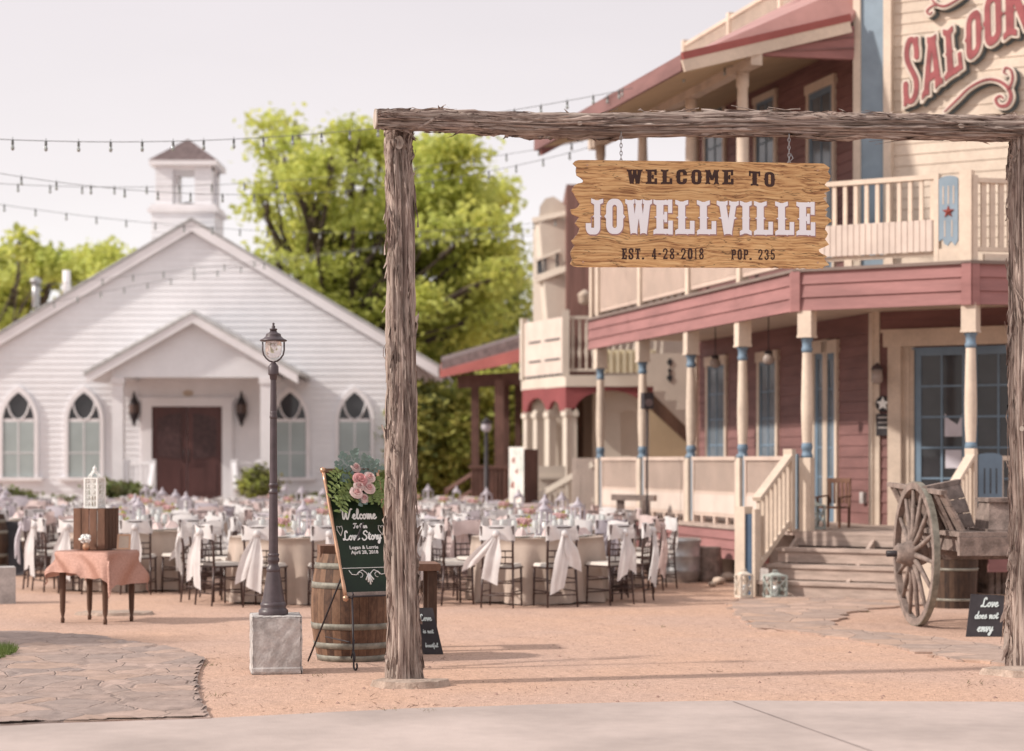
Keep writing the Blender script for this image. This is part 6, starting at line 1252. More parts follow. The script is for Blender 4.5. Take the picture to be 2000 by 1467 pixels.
# ------------------------------------------------------------------ barrels
def barrel_mat(k=1.0):
    m = bpy.data.materials.new('oak_barrel_staves'); m.use_nodes = True; n, l = m.node_tree.nodes, m.node_tree.links; b = n['Principled BSDF']; b.inputs['Roughness'].default_value = .75
    t = n.new('ShaderNodeUVMap'); mp = n.new('ShaderNodeMapping'); mp.inputs['Scale'].default_value = (28, .0, 1); l.new(t.outputs[0], mp.inputs[0]); sx = n.new('ShaderNodeSeparateXYZ'); l.new(mp.outputs[0], sx.inputs[0])
    fl_ = n.new('ShaderNodeMath'); fl_.operation = 'FLOOR'; l.new(sx.outputs[0], fl_.inputs[0]); wn_ = n.new('ShaderNodeTexWhiteNoise'); wn_.noise_dimensions = '1D'; l.new(fl_.outputs[0], wn_.inputs['W'])
    fr_ = n.new('ShaderNodeMath'); fr_.operation = 'FRACT'; l.new(sx.outputs[0], fr_.inputs[0]); pp_ = n.new('ShaderNodeMath'); pp_.operation = 'PINGPONG'; pp_.inputs[1].default_value = .5; l.new(fr_.outputs[0], pp_.inputs[0]); gp_ = n.new('ShaderNodeMapRange'); gp_.inputs[2].default_value = .05; gp_.inputs[3].default_value = .3; l.new(pp_.outputs[0], gp_.inputs[0])
    mp3 = n.new('ShaderNodeMapping'); mp3.inputs['Scale'].default_value = (6, 1.2, 1); l.new(t.outputs[0], mp3.inputs[0]); a = n.new('ShaderNodeTexNoise'); a.inputs['Scale'].default_value = 7; a.inputs['Detail'].default_value = 7; a.inputs['Roughness'].default_value = .7; l.new(mp3.outputs[0], a.inputs['Vector'])
    ad = n.new('ShaderNodeMath'); ad.operation = 'MULTIPLY_ADD'; ad.inputs[1].default_value = .35; l.new(wn_.outputs['Value'], ad.inputs[0]); l.new(a.outputs['Fac'], ad.inputs[2])
    r = n.new('ShaderNodeValToRGB'); l.new(ad.outputs[0], r.inputs[0]); e = r.color_ramp.elements; e[0].position = .42; e[0].color = (.085 * k, .04 * k, .025 * k, 1); e[1].position = .88; e[1].color = (.34 * k, .19 * k, .115 * k, 1); q = e.new(.62); q.color = (.19 * k, .095 * k, .055 * k, 1)
    v = n.new('ShaderNodeVectorMath'); v.operation = 'SCALE'; l.new(r.outputs[0], v.inputs[0]); l.new(gp_.outputs[0], v.inputs['Scale']); l.new(v.outputs[0], b.inputs['Base Color']); bp = n.new('ShaderNodeBump'); bp.inputs['Strength'].default_value = .5; bp.inputs['Distance'].default_value = .01; l.new(a.outputs['Fac'], bp.inputs['Height']); l.new(bp.outputs[0], b.inputs['Normal']); return m
MT['stave'] = barrel_mat(.62); MT['staved'] = barrel_mat(.26); MT['hoop'] = mat('dull_steel_hoop', (.25, .235, .20), .6, .35, 14, .1, 60, metal=.25)
def barrel(p, rb, rm, h, label, mt='stave', hoops=(.0, .12, .30, .68, .86, .955), cut=1.0):
    t = thing('wine_barrel', p, label, 'barrel'); rad_ = lambda z: rb + (rm - rb) * (1 - ((z / h - .5) / .5) ** 2); m = MB(); m.sm = True; N = 56; rows = 14; b = []
    for i in range(rows + 1):
        z = h * cut * i / rows; ring = m.pts([(p[0] + rad_(z) * math.cos(2 * math.pi * k / N), p[1] + rad_(z) * math.sin(2 * math.pi * k / N), p[2] + z) for k in range(N + 1)]); b.append(ring)
        for k in range(N + 1): m.uv[ring + k] = (k / N, z)
    for i in range(rows):
        for k in range(N): m.face([b[i] + k, b[i] + k + 1, b[i + 1] + k + 1, b[i + 1] + k])
    m.build('staves', MT[mt], t); m = MB(); zt_ = h * cut - .03; m.lathe([(rad_(zt_) - .005, zt_), (0, zt_)], 40, p, cap=False); m.build('barrel_head', MT['woodm'], t)
    for q in hoops:
        z0 = q * h; z1 = z0 + .05; 
        if z1 > h * cut + .01: continue
        m = MB(); m.lathe([(rad_(z0), z0), (rad_(z0) + .005, z0 + .001), (rad_(z1) + .005, z1 - .001), (rad_(z1), z1)], 56, p, cap=False); m.build('hoop', MT['hoop'], t)
    return t
p = G(688, 1289); barrel((p.x, 17.05, 0), .290, .350, .885, 'oak wine barrel with steel hoops behind the easel and the left gateway post')
m = MB(T((p.x + .01, 17.1, .885), R(10)))
m.box(-.30, -.16, -.03, .02, .16, .065); 
tag(m.build('wood_riser', MT['woodm'], loc=(p.x, 17.1, .88)), 'low brown wooden block sitting on the oak barrel top', 'wood block')
p = G(-38, 1125); barrel((p.x + .0, p.y + .2, 0), .28, .34, .88, 'dark barrel cut off by the left edge beside the black leaning board', 'staved')

# ------------------------------------------------------------------ easel with the welcome mirror
eo = P(727, 1163, 16.35); FE = Matrix.Translation(eo) @ Matrix.Rotation(R(30), 4, 'Z'); lean = R(23); FEM = FE @ Matrix.Rotation(-lean, 4, 'X')       # y points away, z up the tilted mirror
es = thing('easel', (eo.x, eo.y, 0), 'black wrought iron easel with scroll feet holding the welcome mirror', 'easel')
def isc(M, p): return M @ Vector(p)
gz = -eo.z
for s_ in (-1, 1):
    m = MB(FE); m.tube([(s_ * .20, -.05, -.01), (s_ * .20, .05, -.01), (s_ * .18, .20, .35), (s_ * .14, .32, .62)], .008, 6); m.tube([(s_ * .20, -.05, .0), (s_ * .22, -.12, gz + .03)] + [(s_ * .22, -.12 - .03 * (1 - math.cos(a)) , gz + .035 - .03 * math.sin(a) + .0) for a in [k * .5 for k in range(1, 9)]], .008, 6); m.build('leg', MT['iron'], es)
m = MB(FE); m.tube([(-.02, .12, .58), (-.28, .62, gz + .01)], .008, 6); m.build('leg', MT['iron'], es)
m = MB(FE); m.tube([(-.24, -.10, gz + .22), (-.20, .45, gz + .22)], .006, 6); m.tube([(-.22, -.05, 0), (.22, -.05, 0)], .008, 6); m.build('cross_bar', MT['iron'], es)
m = MB(FE); 
for s_ in (-1, 1): m.tube([(s_ * .22, -.05 - .0, 0), (s_ * .22, -.10, -.005), (s_ * .22, -.11, .02), (s_ * .22, -.095, .035)], .007, 6)
m.build('ledge_hook', MT['iron'], es)
m = MB(FE)
for s_ in (-1, 1): m.tube([(s_ * .215 , -.12, gz + .24 )] + [(s_ * .22 + 0, -.12 + (.045 - .004 * k) * math.cos(k * .55), gz + .09 + (.07 - .006 * k) * math.sin(k * .55)) for k in range(10)], .0055, 6)
m.build('foot_scroll', MT['iron'], es)
mi = thing('welcome_mirror', tuple(eo), 'tilted gold framed black mirror lettered Welcome To Our Love Story on the easel', 'mirror'); wd, ht = .235, 1.08
m = MB(FEM); m.box(-wd, -.005, .03, wd, .012, ht - .02); m.build('mirror_glass', mat('dark_mirror', (.012, .018, .013), .16, .3, 3, spec=.22, col2=(.02, .04, .02)), mi)
m = MB(FEM); 
for s_ in (-1, 1):
    m = MB(FEM); m.tube([(s_ * (wd + .006), -.012, z) for z in np.linspace(-.02, ht, 12)], [.014 + .003 * math.sin(k * 1.9) for k in range(12)], 8); m.build('gold_side_rail', MT['goldw'], mi)
for z in (.01, ht - .005): m = MB(FEM); m.box(-wd, -.022, z - .016, wd, .014, z + .016); m.build('wood_rail', MT['wood'] if z < .5 else MT['woodm'], mi)
for (x, z) in ((-wd - .008, -.02), (-wd - .008, ht), (wd + .008, -.02), (wd + .008, ht)):
    m = MB(FEM); m.lathe([(0, -.03), (.022, -.015), (.024, .012), (0, .03)], 8, (x, -.012, z)); m.build('gold_finial', MT['goldw'], mi)
m = MB(FEM); h = .0022
for (a, b, c_) in (('Welcome', .655, .040), ('To Our', .575, .020), ('Love Story', .475, .036)):
    cursive(m, a, .0, b, c_, .15, h, .006, .009)
for s_ in (-1, 1):
    m.tube([(s_ * .185 + .035 * u, -.008, .555 + .05 * v) for u, v in ((0, -.9), (-.7, .1), (-.6, .8), (-.1, .7), (0, .4), (.1, .7), (.6, .8), (.7, .1), (0, -.9))], .003, 4)
m.box(-wd + .01, -.008, .232, wd - .01, -.004, .236); m.box(-wd + .01, -.008, .842, wd - .01, -.004, .846)
for s_ in (-1, 1):
    m.tube([(s_ * .17, -.008, .215), (s_ * .15, -.008, .18), (s_ * .11, -.008, .175), (s_ * .085, -.008, .20), (s_ * .05, -.008, .215), (s_ * .02, -.008, .19), (0, -.008, .14)], .004, 4)
    m.tube([(s_ * (.075 + .022 * math.cos(a)), -.008, .175 + .022 * math.sin(a)) for a in [k * .7 for k in range(8)]], .003, 4)
for k in (-2, -1, 0, 1, 2): m.tube([(0, -.008, .19), (k * .017, -.008, .13 - .02 * (2 - abs(k)))], [.003, .008], 4)
m.build('white_script', MT['china'], mi)
bfont_text('names_lettering', 'Logan & Lorrie\nApril 28, 2018', .042, FEM @ Matrix.Translation((0, -.0075, .395)) @ Matrix.Rotation(R(90), 4, 'X'), MT['china'], mi, .001)
# floral swag over its top
fw = thing('floral_swag', tuple(isc(FEM, (.05, -.05, ht))), 'swag of green leaves and blush pink roses over the top of the welcome mirror', 'flowers')
MT['rosep'] = mat('pink_rose', (.66, .33, .33), .6, .35, 12, trans=.2); MT['rosel'] = mat('pale_blush_rose', (.80, .62, .59), .6, .25, 12, trans=.2); MT['eucd'] = leaf_mat('dusty_eucalyptus', (.20, .27, .235), (.15, .22, .20), .2); MT['ruscus'] = leaf_mat('ruscus_leaf', (.17, .26, .09), (.27, .35, .13), .35)
def rose(cx_, z, y, r, mt):
    m = MB(FEM @ Matrix.Translation((cx_, y, z)) @ Matrix.Rotation(R(90 - 10), 4, 'X'))
    for layer in range(4):
        rr = r * (1 - layer * .22); n = 6 - layer if layer < 3 else 3
        for k in range(n):
            a = 2 * math.pi * k / n + layer * .6; m.sm = True; P_ = []
            for v in range(4):
                for u in range(5):
                    uu = (u - 2) / 2; vv = v / 3; ang = a + uu * 1.0; rad__ = rr * (.35 + .75 * vv * (1 - .15 * uu * uu)); P_.append((rad__ * math.cos(ang), rad__ * math.sin(ang), r * (.1 + .75 * math.sin(vv * 1.5) + layer * .10 - .18 * vv * vv * (3 - layer))))
            b = m.pts(P_)
            for v in range(3):
                for u in range(4): q = b + v * 5 + u; m.face([q, q + 1, q + 6, q + 5])
    ro_ = m.build('rose', MT[mt], fw); m2 = MB(FEM @ Matrix.Translation((cx_, y, z)) @ Matrix.Rotation(R(80), 4, 'X')); m2.lathe([(r * .5, .0), (r * .62, r * .35), (r * .45, r * .75), (r * .2, r * .95), (0, r * .9)], 9, fn=lambda rr, zz_, t_: rr * (1 + .18 * math.sin(3 * t_ + zz_ * 90))); m2.build('rose_heart', MT['rosep'], ro_)
rose(.02, ht - .13, -.10, .062, 'rosep'); rose(-.03, ht - .24, -.09, .055, 'rosel'); rose(.09, ht - .20, -.09, .055, 'rosel'); rose(.12, ht - .10, -.08, .05, 'rosel'); rose(.04, ht - .28, -.07, .045, 'rosel'); rose(.03, ht + .0, -.05, .045, 'rosel'); rose(-.005, ht - .19, -.11, .045, 'rosel')
rs = np.random.RandomState(4)
def sprig(name, x0, z0, x1, z1, n, sz, mt, y0=-.06, bend=.05, w=.42):
    m = MB(FEM); pr = None; a = Vector((x0, y0, z0)); b = Vector((x1, y0 - .02, z1)); md = (a + b) / 2 + V(0, -.03, bend); path = [a * (1 - t) ** 2 + md * 2 * t * (1 - t) + b * t * t for t in np.linspace(0, 1, 9)]; m.tube(path, .0022, 4)
    for i in range(n):
        t = (i + .5) / n; p = a * (1 - t) ** 2 + md * 2 * t * (1 - t) + b * t * t; dr = ((b - a).normalized()); sd_ = V(-dr.z, 0, dr.x) * (1 if i % 2 else -1); l_ = (dr * .45 + sd_ * (.8 + .2 * rs.rand()) + V(0, -.45 + .5 * rs.rand(), 0)).normalized() * sz * (.7 + .5 * rs.rand()); wv_ = l_.cross(V(0, 1, 0)).normalized() * sz * w * .5; up_ = l_.cross(wv_).normalized() * sz * .10
        q = m.pts([p, p + l_ * .35 + wv_ + up_, p + l_ * .75 + wv_ * .7 + up_, p + l_, p + l_ * .75 - wv_ * .7 + up_, p + l_ * .35 - wv_ + up_, p + l_ * .5]); m.face([q, q + 1, q + 6]); m.face([q + 1, q + 2, q + 6]); m.face([q + 2, q + 3, q + 6]); m.face([q + 3, q + 4, q + 6]); m.face([q + 4, q + 5, q + 6]); m.face([q + 5, q, q + 6])
    m.build(name, MT[mt], fw)
for a in [(0, -.10, -.21, -.32), (-.02, -.05, -.24, -.20), (-.05, -.1, -.20, -.40), (0, -.08, -.25, -.28), (.02, -.2, -.05, -.30), (.1, -.2, .12, -.32), (.12, -.15, .24, -.34), (.15, -.1, .30, -.22), (.16, -.14, .36, -.26), (.0, -.16, -.14, -.26), (.1, -.18, .2, -.33), (.2, -.2, .34, -.38), (-.08, -.02, -.20, -.10), (-.1, -.2, -.19, -.40)]:
    sprig('leaf_sprig', a[0], ht + a[1], a[2], ht + a[3], 13, .062, 'ruscus', bend=.03)
for a in [(0, -.05, -.10, .10), (.02, -.02, .02, .13), (.05, -.05, .14, .08), (-.02, -.1, -.16, .02), (.1, -.1, .24, .0), (.1, -.1, .2, .05), (-.05, -.15, -.13, -.12), (.05, -.22, .02, -.34)]:
    sprig('eucalyptus_sprig', a[0], ht + a[1], a[2], ht + a[3], 9, .05, 'eucd', w=.9)
# rustic side table behind the post with its chalkboard
tx = (808 - 1000) * 17.9 / 4000; t = thing('rustic_table', (tx, 17.9, 0), 'rough brown plank table half hidden behind the left gateway post', 'table'); m = MB(T((tx, 17.9, 0), R(8)))
m.box(-.24, -.25, .70, .21, .25, .76); m.build('table_top', MT['woodm'], t)
for (x, y) in ((-.19, -.2), (.14, -.2), (-.19, .2), (.14, .2)): m = MB(T((tx, 17.9, 0), R(8))); m.box(x - .035, y - .035, 0, x + .04, y + .035, .70); m.build('leg', MT['woodd'], t)
def board_sign(name, bl, br, tr, tl, D, texts, label, size, wcol='ltw_', lean=.12, th=.025, wst=.16):
    """bl.. are picture corners; the foot stands on the ground at depth D, the top leans back"""
    a, b = P(*bl, D), P(*br, D); a.z = b.z = .003; hgt = (bl[1] - tl[1]) * D / 4000; c_ = P(*tr, D + lean); d_ = P(*tl, D + lean)
    t = thing(name, ((a.x + b.x) / 2, D, 0), label, 'sign'); m = MB(); nrm = (b - a).cross(d_ - a).normalized(); 
    if nrm.y > 0: nrm = -nrm
    m.prism([a, b, c_, d_], -nrm * th); m.build('board', MT['slate'], t)
    ux = (b - a); uz = (d_ - a); m = MB(); 
    for (s, u, v, sz) in texts:
        m = MB(); mm = MB(); cursive(mm, s, 0, 0, sz, wst, .0026, 0, .004)
        b0_ = len(m.v); 
        for q in mm.v: m.v.append(a + ux * u + uz * v + ux.normalized() * q.x + uz.normalized() * q.z + nrm * (-q.y + .001))
        for f_, mi_ in zip(mm.f, mm.mi): m.f.append(tuple(b0_ + i for i in f_)); m.mi.append(0); m.smooth.append(False)
        m.build('chalk_script', MT['chalk'], t)
    return t
MT['chalk'] = mat('chalk_paint', (.62, .70, .70), .8, .1, 20)
board_sign('love_board', (826, 1282), (866, 1280), (845, 1187), (806, 1187), 17.45, [('Love', .5, .72, .026), ('is not', .5, .45, .020), ('boastful', .52, .15, .017)], 'black chalk lettered board leaning behind the left gateway post', 1, lean=.10)
board_sign('love_board', (1887, 1243), (1957, 1246), (1962, 1163), (1897, 1160), 19.2, [('Love', .55, .70, .040), ('does not', .5, .42, .033), ('envy', .5, .12, .040)], 'dark board lettered Love does not envy leaning by the right gateway post', 1, lean=.10)
# ------------------------------------------------------------------ old farm cart
cd_ = Vector((.9957, .092, 0)); ce_v = Vector((-.092, .9957, 0)); wc = P(1789, 1081, 20.5); wc.z = .722
cart = thing('farm_cart', (wc.x + .6, wc.y, 0), 'weathered grey wooden farm cart with a tall spoked wheel beside the saloon steps', 'cart')
CT = Matrix(((cd_.x, ce_v.x, 0, wc.x), (cd_.y, ce_v.y, 0, wc.y), (0, 0, 1, wc.z), (0, 0, 0, 1)))      # x axle, y along, z up; origin hub
def wheel(M, r, parent):
    rim = MB(M); N = 72; sec = ((-.032, r - .075), (.032, r - .075), (.032, r - .008), (-.032, r - .008)); b = rim.pts([(x, q * math.cos(2 * math.pi * k / N), q * math.sin(2 * math.pi * k / N)) for k in range(N) for x, q in sec])
    for k in range(N):
        for s_ in range(4): k2 = (k + 1) % N; rim.face([b + 4 * k + s_, b + 4 * k + (s_ + 1) % 4, b + 4 * k2 + (s_ + 1) % 4, b + 4 * k2 + s_])
    w = rim.build('wheel', MT['wood'], parent); tr_ = MB(M); b = tr_.pts([(x, q * math.cos(2 * math.pi * k / N), q * math.sin(2 * math.pi * k / N)) for k in range(N) for x, q in ((-.03, r - .008), (.03, r - .008), (.03, r), (-.03, r))])
    for k in range(N):
        for s_ in range(4): k2 = (k + 1) % N; tr_.face([b + 4 * k + s_, b + 4 * k + (s_ + 1) % 4, b + 4 * k2 + (s_ + 1) % 4, b + 4 * k2 + s_])
    tr_.build('tyre', MT['hoop'], w)
    for k in range(14):
        a = 2 * math.pi * k / 14 + .1; s_ = MB(M); o = -.02; s_.tube([(o * 2, .09 * math.cos(a), .09 * math.sin(a)), (o, r * .35 * math.cos(a), r * .35 * math.sin(a)), (0, (r - .07) * math.cos(a), (r - .07) * math.sin(a))], [.030, .027, .019], 8); s_.build('spoke', MT['wood'], w)
    hb = MB(M @ Matrix.Rotation(R(-90), 4, 'Y')); hb.lathe([(.05, -.12), (.10, -.10), (.135, -.02), (.14, .05), (.11, .13), (.085, .20), (.07, .21), (.05, .20)], 20); hb.build('hub', MT['wood'], w)
    ax_ = MB(M); ax_.tube([(-.30, 0, 0), (-.1, 0, 0)], .032, 8); ax_.build('axle_end', MT['iron'], w); return w
wheel(CT, .722, cart); 
M2 = CT @ Matrix.Translation((1.75, 0, 0)); wheel(M2, .722, cart)
m = MB(CT); m.box(-.05, -.05, -.06, 1.8, .05, .06); m.build('axle', MT['wood'], cart)
def plank(M, name, boxes, mt='wood', par=None):
    m = MB(M)
    for b in boxes: m.box(*b)
    return m.build(name, MT[mt], par or cart)
plank(CT, 'cart_bed', [(.14, -.95, .20, 1.62, 1.05, .245)]); plank(CT, 'bed_sill', [(.14, -.97, .02, 1.62, -.90, .198)]); plank(CT, 'bed_sill', [(.20, -.85, .05, .30, 1.0, .198)]); plank(CT, 'bed_sill', [(1.45, -.85, .05, 1.55, 1.0, .198)])
# flared slatted sides
def side(p0, p1, p2, p3, nst, name):
    m = MB(); q = [Vector(p) for p in (p0, p1, p2, p3)]; nn = (q[1] - q[0]).cross(q[3] - q[0]).normalized() * .022
    for k in range(3):
        a, b = k / 3 + .008, (k + 1) / 3 - .008; m.prism([q[0].lerp(q[3], a), q[1].lerp(q[2], a), q[1].lerp(q[2], b), q[0].lerp(q[3], b)], nn)
    o = m.build(name, MT['wood'], cart)
    m = MB(); m.beam(q[3] + V(0, 0, .02), q[2] + V(0, 0, .02), .06, .045); m.build('top_rail', MT['wood'], o)
    for k in range(nst): m = MB(); t = (k + .5) / nst; m.beam(q[0].lerp(q[1], t) - nn * .6 - V(0, 0, .06), q[3].lerp(q[2], t) - nn * .6, .05, .035); m.build('stake', MT['wood'], o)
cp = lambda x, y, z: CT @ Vector((x, y, z))
side(cp(.22, -.85, .25), cp(.22, 1.0, .25), cp(.04, 1.1, .66), cp(.04, -.80, .60), 4, 'slatted_side')
a_, b_, c_, d_ = P(1826, 1036, 20.2), P(1902, 1030, 20.5), P(1872, 944, 20.6), P(1806, 958, 20.2); side(a_, b_, c_, d_, 3, 'slatted_end')
side(cp(1.6, -.85, .25), cp(1.6, 1.0, .25), cp(1.76, 1.1, .66), cp(1.76, -.80, .60), 4, 'slatted_side')
m = MB(); s0 = P(1946, 1012, 20.0); SB = T((s0.x, s0.y, s0.z), .09); m.M = SB; m.hexa([(-.14, -.2, -.10), (.5, -.2, -.10), (.5, .25, -.10), (-.14, .25, -.10)], [(-.11, -.12, .16), (.47, -.12, .16), (.47, .2, .16), (-.11, .2, .16)]); m.build('seat_box', MT['wood'], cart)
m = MB(SB); m.box(-.18, -.28, -.13, .55, .3, -.10); m.box(-.13, -.16, .16, .5, .24, .20); m.build('seat_board', MT['wood'], cart)
m = MB(SB); m.tube([(-.0 + .03 * math.cos(a), -.3, -.17 + .04 * math.sin(a)) for a in [k * .6 for k in range(11)]], .006, 5); m.build('iron_ring', MT['iron'], cart)
p = G(1876, 1190); p.y += .3
hb_ = thing('half_barrel', (p.x, p.y, 0), 'dark half barrel tub standing under the farm cart bed', 'tub'); m = MB(); m.sm = True; rings = []
for i in range(6): z = .6 * i / 5; r_ = .235 + .05 * z; ring = m.pts([(p.x + r_ * math.cos(2 * math.pi * k / 40), p.y + r_ * math.sin(2 * math.pi * k / 40), z) for k in range(41)]); rings.append(ring); [m.uv.__setitem__(ring + k, (k / 40, z)) for k in range(41)]
for i in range(5):
    for k in range(40): m.face([rings[i] + k, rings[i] + k + 1, rings[i + 1] + k + 1, rings[i + 1] + k])
m.build('staves', MT['staved'], hb_)
for z in (.08, .42, .55): m = MB(); r_ = .235 + .05 * z; m.lathe([(r_ + .001, z), (r_ + .006, z + .002), (r_ + .008, z + .028), (r_ + .003, z + .03)], 40, p, cap=False); m.build('hoop', MT['hoop'], hb_)
q = G(1945, 1162); t = thing('slatted_crate', (q.x + .1, q.y + .3, 0), 'tall grey slatted crate standing between the half barrel and the right gateway post', 'crate'); CM = T((q.x + .13, q.y + .3, 0), .08)
for i in range(5): m = MB(CM); m.box(-.21 + i * .085, -.2, .0, -.145 + i * .085, -.18, .62); m.build('slat', MT['wood'], t)
m = MB(CM); m.box(-.22, -.178, .06, .22, .2, .12); m.box(-.22, -.178, .5, .22, .2, .56); m.box(-.22, -.17, 0, -.19, .2, .6); m.box(.19, -.17, 0, .22, .2, .6); m.build('frame', MT['wood'], t)

# ------------------------------------------------------------------ barrel can, stump, rocks, hitching frame, speaker
p = G(1332, 1139); p.y += .26; t = thing('steel_drum', (p.x, p.y, 0), 'galvanised ribbed metal drum between the last dining chair and the tree stump', 'drum'); m = MB(); m.lathe([(.24, 0), (.24, .04), (.26, .05), (.265, .14), (.275, .16), (.265, .18), (.268, .34), (.278, .36), (.268, .38), (.27, .52), (.285, .54), (.285, .56)], 32, p); m.build('drum_body', MT['galv'], t); m = MB(); m.lathe([(.29, .555), (.29, .575), (.26, .60), (.0, .61)], 32, p); m.build('lid', MT['galv'], t)
p = G(1388, 1137); p.y += .22; m = MB(); m.lathe([(.22, 0), (.19, .08), (.17, .25), (.175, .45), (.17, .47), (0, .47)], 26, p, fn=lambda r, z, t_: r * (1 + .12 * noise.noise((math.cos(t_) * 2, math.sin(t_) * 2, z * 3)) + .04 * noise.noise((math.cos(t_) * 9, math.sin(t_) * 9, z * 4)))); tag(m.build('tree_stump', MT['wood'], loc=p), 'rough grey tree stump standing beside the galvanised drum', 'stump')
def rock(p, r, seed, label, mt='conc', sq=.6):
    m = MB(); m.sm = False; b = []; n = 12
    m.lathe([(r * math.sin(R(a)), r * sq * (1 - math.cos(R(a)))) for a in (0, 40, 75, 105, 140, 180)], n, p, cap=False, fn=lambda rr, z, t_: rr * (1 + .35 * noise.noise((math.cos(t_) * 1.6 + seed, math.sin(t_) * 1.6, z * 6)))); return tag(m.build('rock', MT[mt], loc=p), label, 'rock', 'rocks by the skirting')
MT['sandst'] = mat('pale_sandstone', (.55, .44, .36), .9, .2, 8, .4, 20)
rock(G(1404, 1142), .09, 1, 'small tan rock at the foot of the tree stump', 'sandst'); rock(G(1422, 1136), .11, 5, 'larger tan rock between the stump and the saloon pier', 'sandst'); rock(G(1392, 1146), .06, 9, 'smallest tan rock in front of the tree stump', 'sandst')
a, b = P(1212, 975, 31.2), P(1262, 977, 30.9); t = thing('hitching_frame', (a.x, 31, 0), 'weathered grey post and rail frame before the saloon porch panels', 'rail'); 
for q in (a, b): m = MB(); m.box(q.x - .06, q.y - .06, 0, q.x + .06, q.y + .06, q.z - .0); m.build('post', MT['wood'], t)
m = MB(); m.beam(a + V(-.12, 0, .03), b + V(.14, 0, .03), .12, .09); m.build('rail', MT['wood'], t)
q = P(1264, 783, 30.4); t = thing('loudspeaker', (q.x, q.y, q.z - .15), 'black loudspeaker on top of the slim stand by the outside stair', 'speaker'); m = MB(T(q, R(15))); m.box(-.075, -.08, -.12, .075, .08, .12); m.build('cabinet', MT['iron'], t); m = MB(T(q, R(15))); m.prism([(.06 * math.cos(k * .5), -.094, .06 * math.sin(k * .5) - .03) for k in range(12)], (0, .006, 0)); m.build('cone', MT['shingle'], t)
t = thing('speaker_stand', (q.x, q.y, 0), 'slim black speaker stand rising past the saloon porch rail', 'stand'); m = MB(); m.tube([(q.x, q.y, .0), (q.x, q.y, q.z - .12)], .014, 8); m.build('pole', MT['iron'], t)
for k in range(3): a = k * 2.1; m = MB(); m.tube([(q.x, q.y, .75), (q.x + .4 * math.cos(a), q.y + .4 * math.sin(a), .0)], .015, 6); m.build('leg', MT['iron'], t)

# ------------------------------------------------------------------ little table with sequin cloth on the left
sc0 = G(194, 1222); TX, TY = (190 - 1000) * 20.95 / 4000, 20.95; TM = T((TX, TY, 0), R(-24))
st_ = thing('side_table', (TX, TY, 0), 'small dark legged side table under the rose gold cloth at the left', 'table'); hw, hd = .30, .27
m = MB(TM); m.box(-hw, -hd, .70, hw, hd, .73); m.build('table_top', MT['woodm'], st_); m = MB(TM); m.box(-hw + .04, -hd + .04, .62, hw - .04, hd - .04, .70); m.build('apron', MT['woodm'], st_)
for x in (-hw + .04, hw - .04):
    for y in (-hd + .04, hd - .04): m = MB(TM); m.lathe([(.018, 0), (.022, .04), (.014, .06), (.026, .12), (.034, .45), (.034, .66)], 12, (x, y, 0)); m.build('leg', MT['woodd'], st_)
MT['seq'] = mat('rose_gold_sequin_cloth', (.52, .28, .215), .38, .35, 60, .35, 220, spec=.8, metal=.25, col2=(.40, .20, .15), trans=.1)
m = MB(TM); NX, NY = 34, 30; m.sm = True; ext = .36; P_ = []
for j in range(NY + 1):
    for i in range(NX + 1):
        u = (i / NX * 2 - 1) * (hw + ext); v = (j / NY * 2 - 1) * (hd + ext * .8); ox = max(0, abs(u) - hw - .01); oy = max(0, abs(v) - hd - .01); dr = math.hypot(ox, oy) + .12 * min(ox, oy); x = max(-hw - .015, min(hw + .015, u)) + math.copysign(min(ox, .5) * .22, u) * (1 if ox else 0); y = max(-hd - .015, min(hd + .015, v)) + math.copysign(oy * .18, v) * (1 if oy else 0)
        if ox and oy: x += math.copysign(.10 * min(ox, oy), u); y += math.copysign(.10 * min(ox, oy), v)
        if ox or oy: w_ = .022 * math.sin((u * 17 + v * 13)) * min(1, dr / .1); x += w_ * (1 if ox else .3); y += w_ * (1 if oy else .3)
        P_.append((x, y, .737 - dr * (.97 if u > 0 else .78) + .02 * noise.noise((u * 6, v * 6, 1)) * min(1, dr * 8)))
b = m.pts(P_)
for j in range(NY):
    for i in range(NX): q = b + j * (NX + 1) + i; m.face([q, q + 1, q + NX + 2, q + NX + 1])
tag(m.build('tablecloth', MT['seq'], loc=(TX, TY, .7)), 'shimmering rose gold cloth draped over the small side table', 'tablecloth')
t = thing('wooden_crate', TM @ V(-.06, .06, .745), 'brown slatted crate standing on end on the rose gold table', 'crate'); CM = TM @ Matrix.Translation((-.06, .06, .745)) @ Matrix.Rotation(R(10), 4, 'Z')
for i in range(4): m = MB(CM); m.box(-.17 + i * .088, -.16, 0, -.092 + i * .088, -.145, .42); m.build('slat', MT['woodm'], t)
for i in range(4): m = MB(CM); m.box(.165, -.15 + i * .08, 0, .18, -.08 + i * .08, .42); m.build('slat', MT['woodd'], t)
m = MB(CM); m.box(-.17, -.144, .0, .164, .16, .02); m.box(-.17, -.144, .40, .164, .16, .418); m.box(-.18, -.144, 0, -.17, .16, .42); m.build('crate_end', MT['woodd'], t)
lp_ = TM @ V(-.06, .04, 1.165); t = thing('lantern', lp_, 'white pierced metal lantern standing on top of the brown crate', 'lantern'); LM_ = T(lp_, R(-20)); m = MB(LM_); a = .072; m.box(-a - .01, -a - .01, 0, a + .01, a + .01, .015)
for x in (-a, a):
    for y in (-a, a): m.box(x - .009, y - .009, .015, x + .009, y + .009, .30)
m.box(-a - .008, -a - .008, .30, a + .008, a + .008, .312)
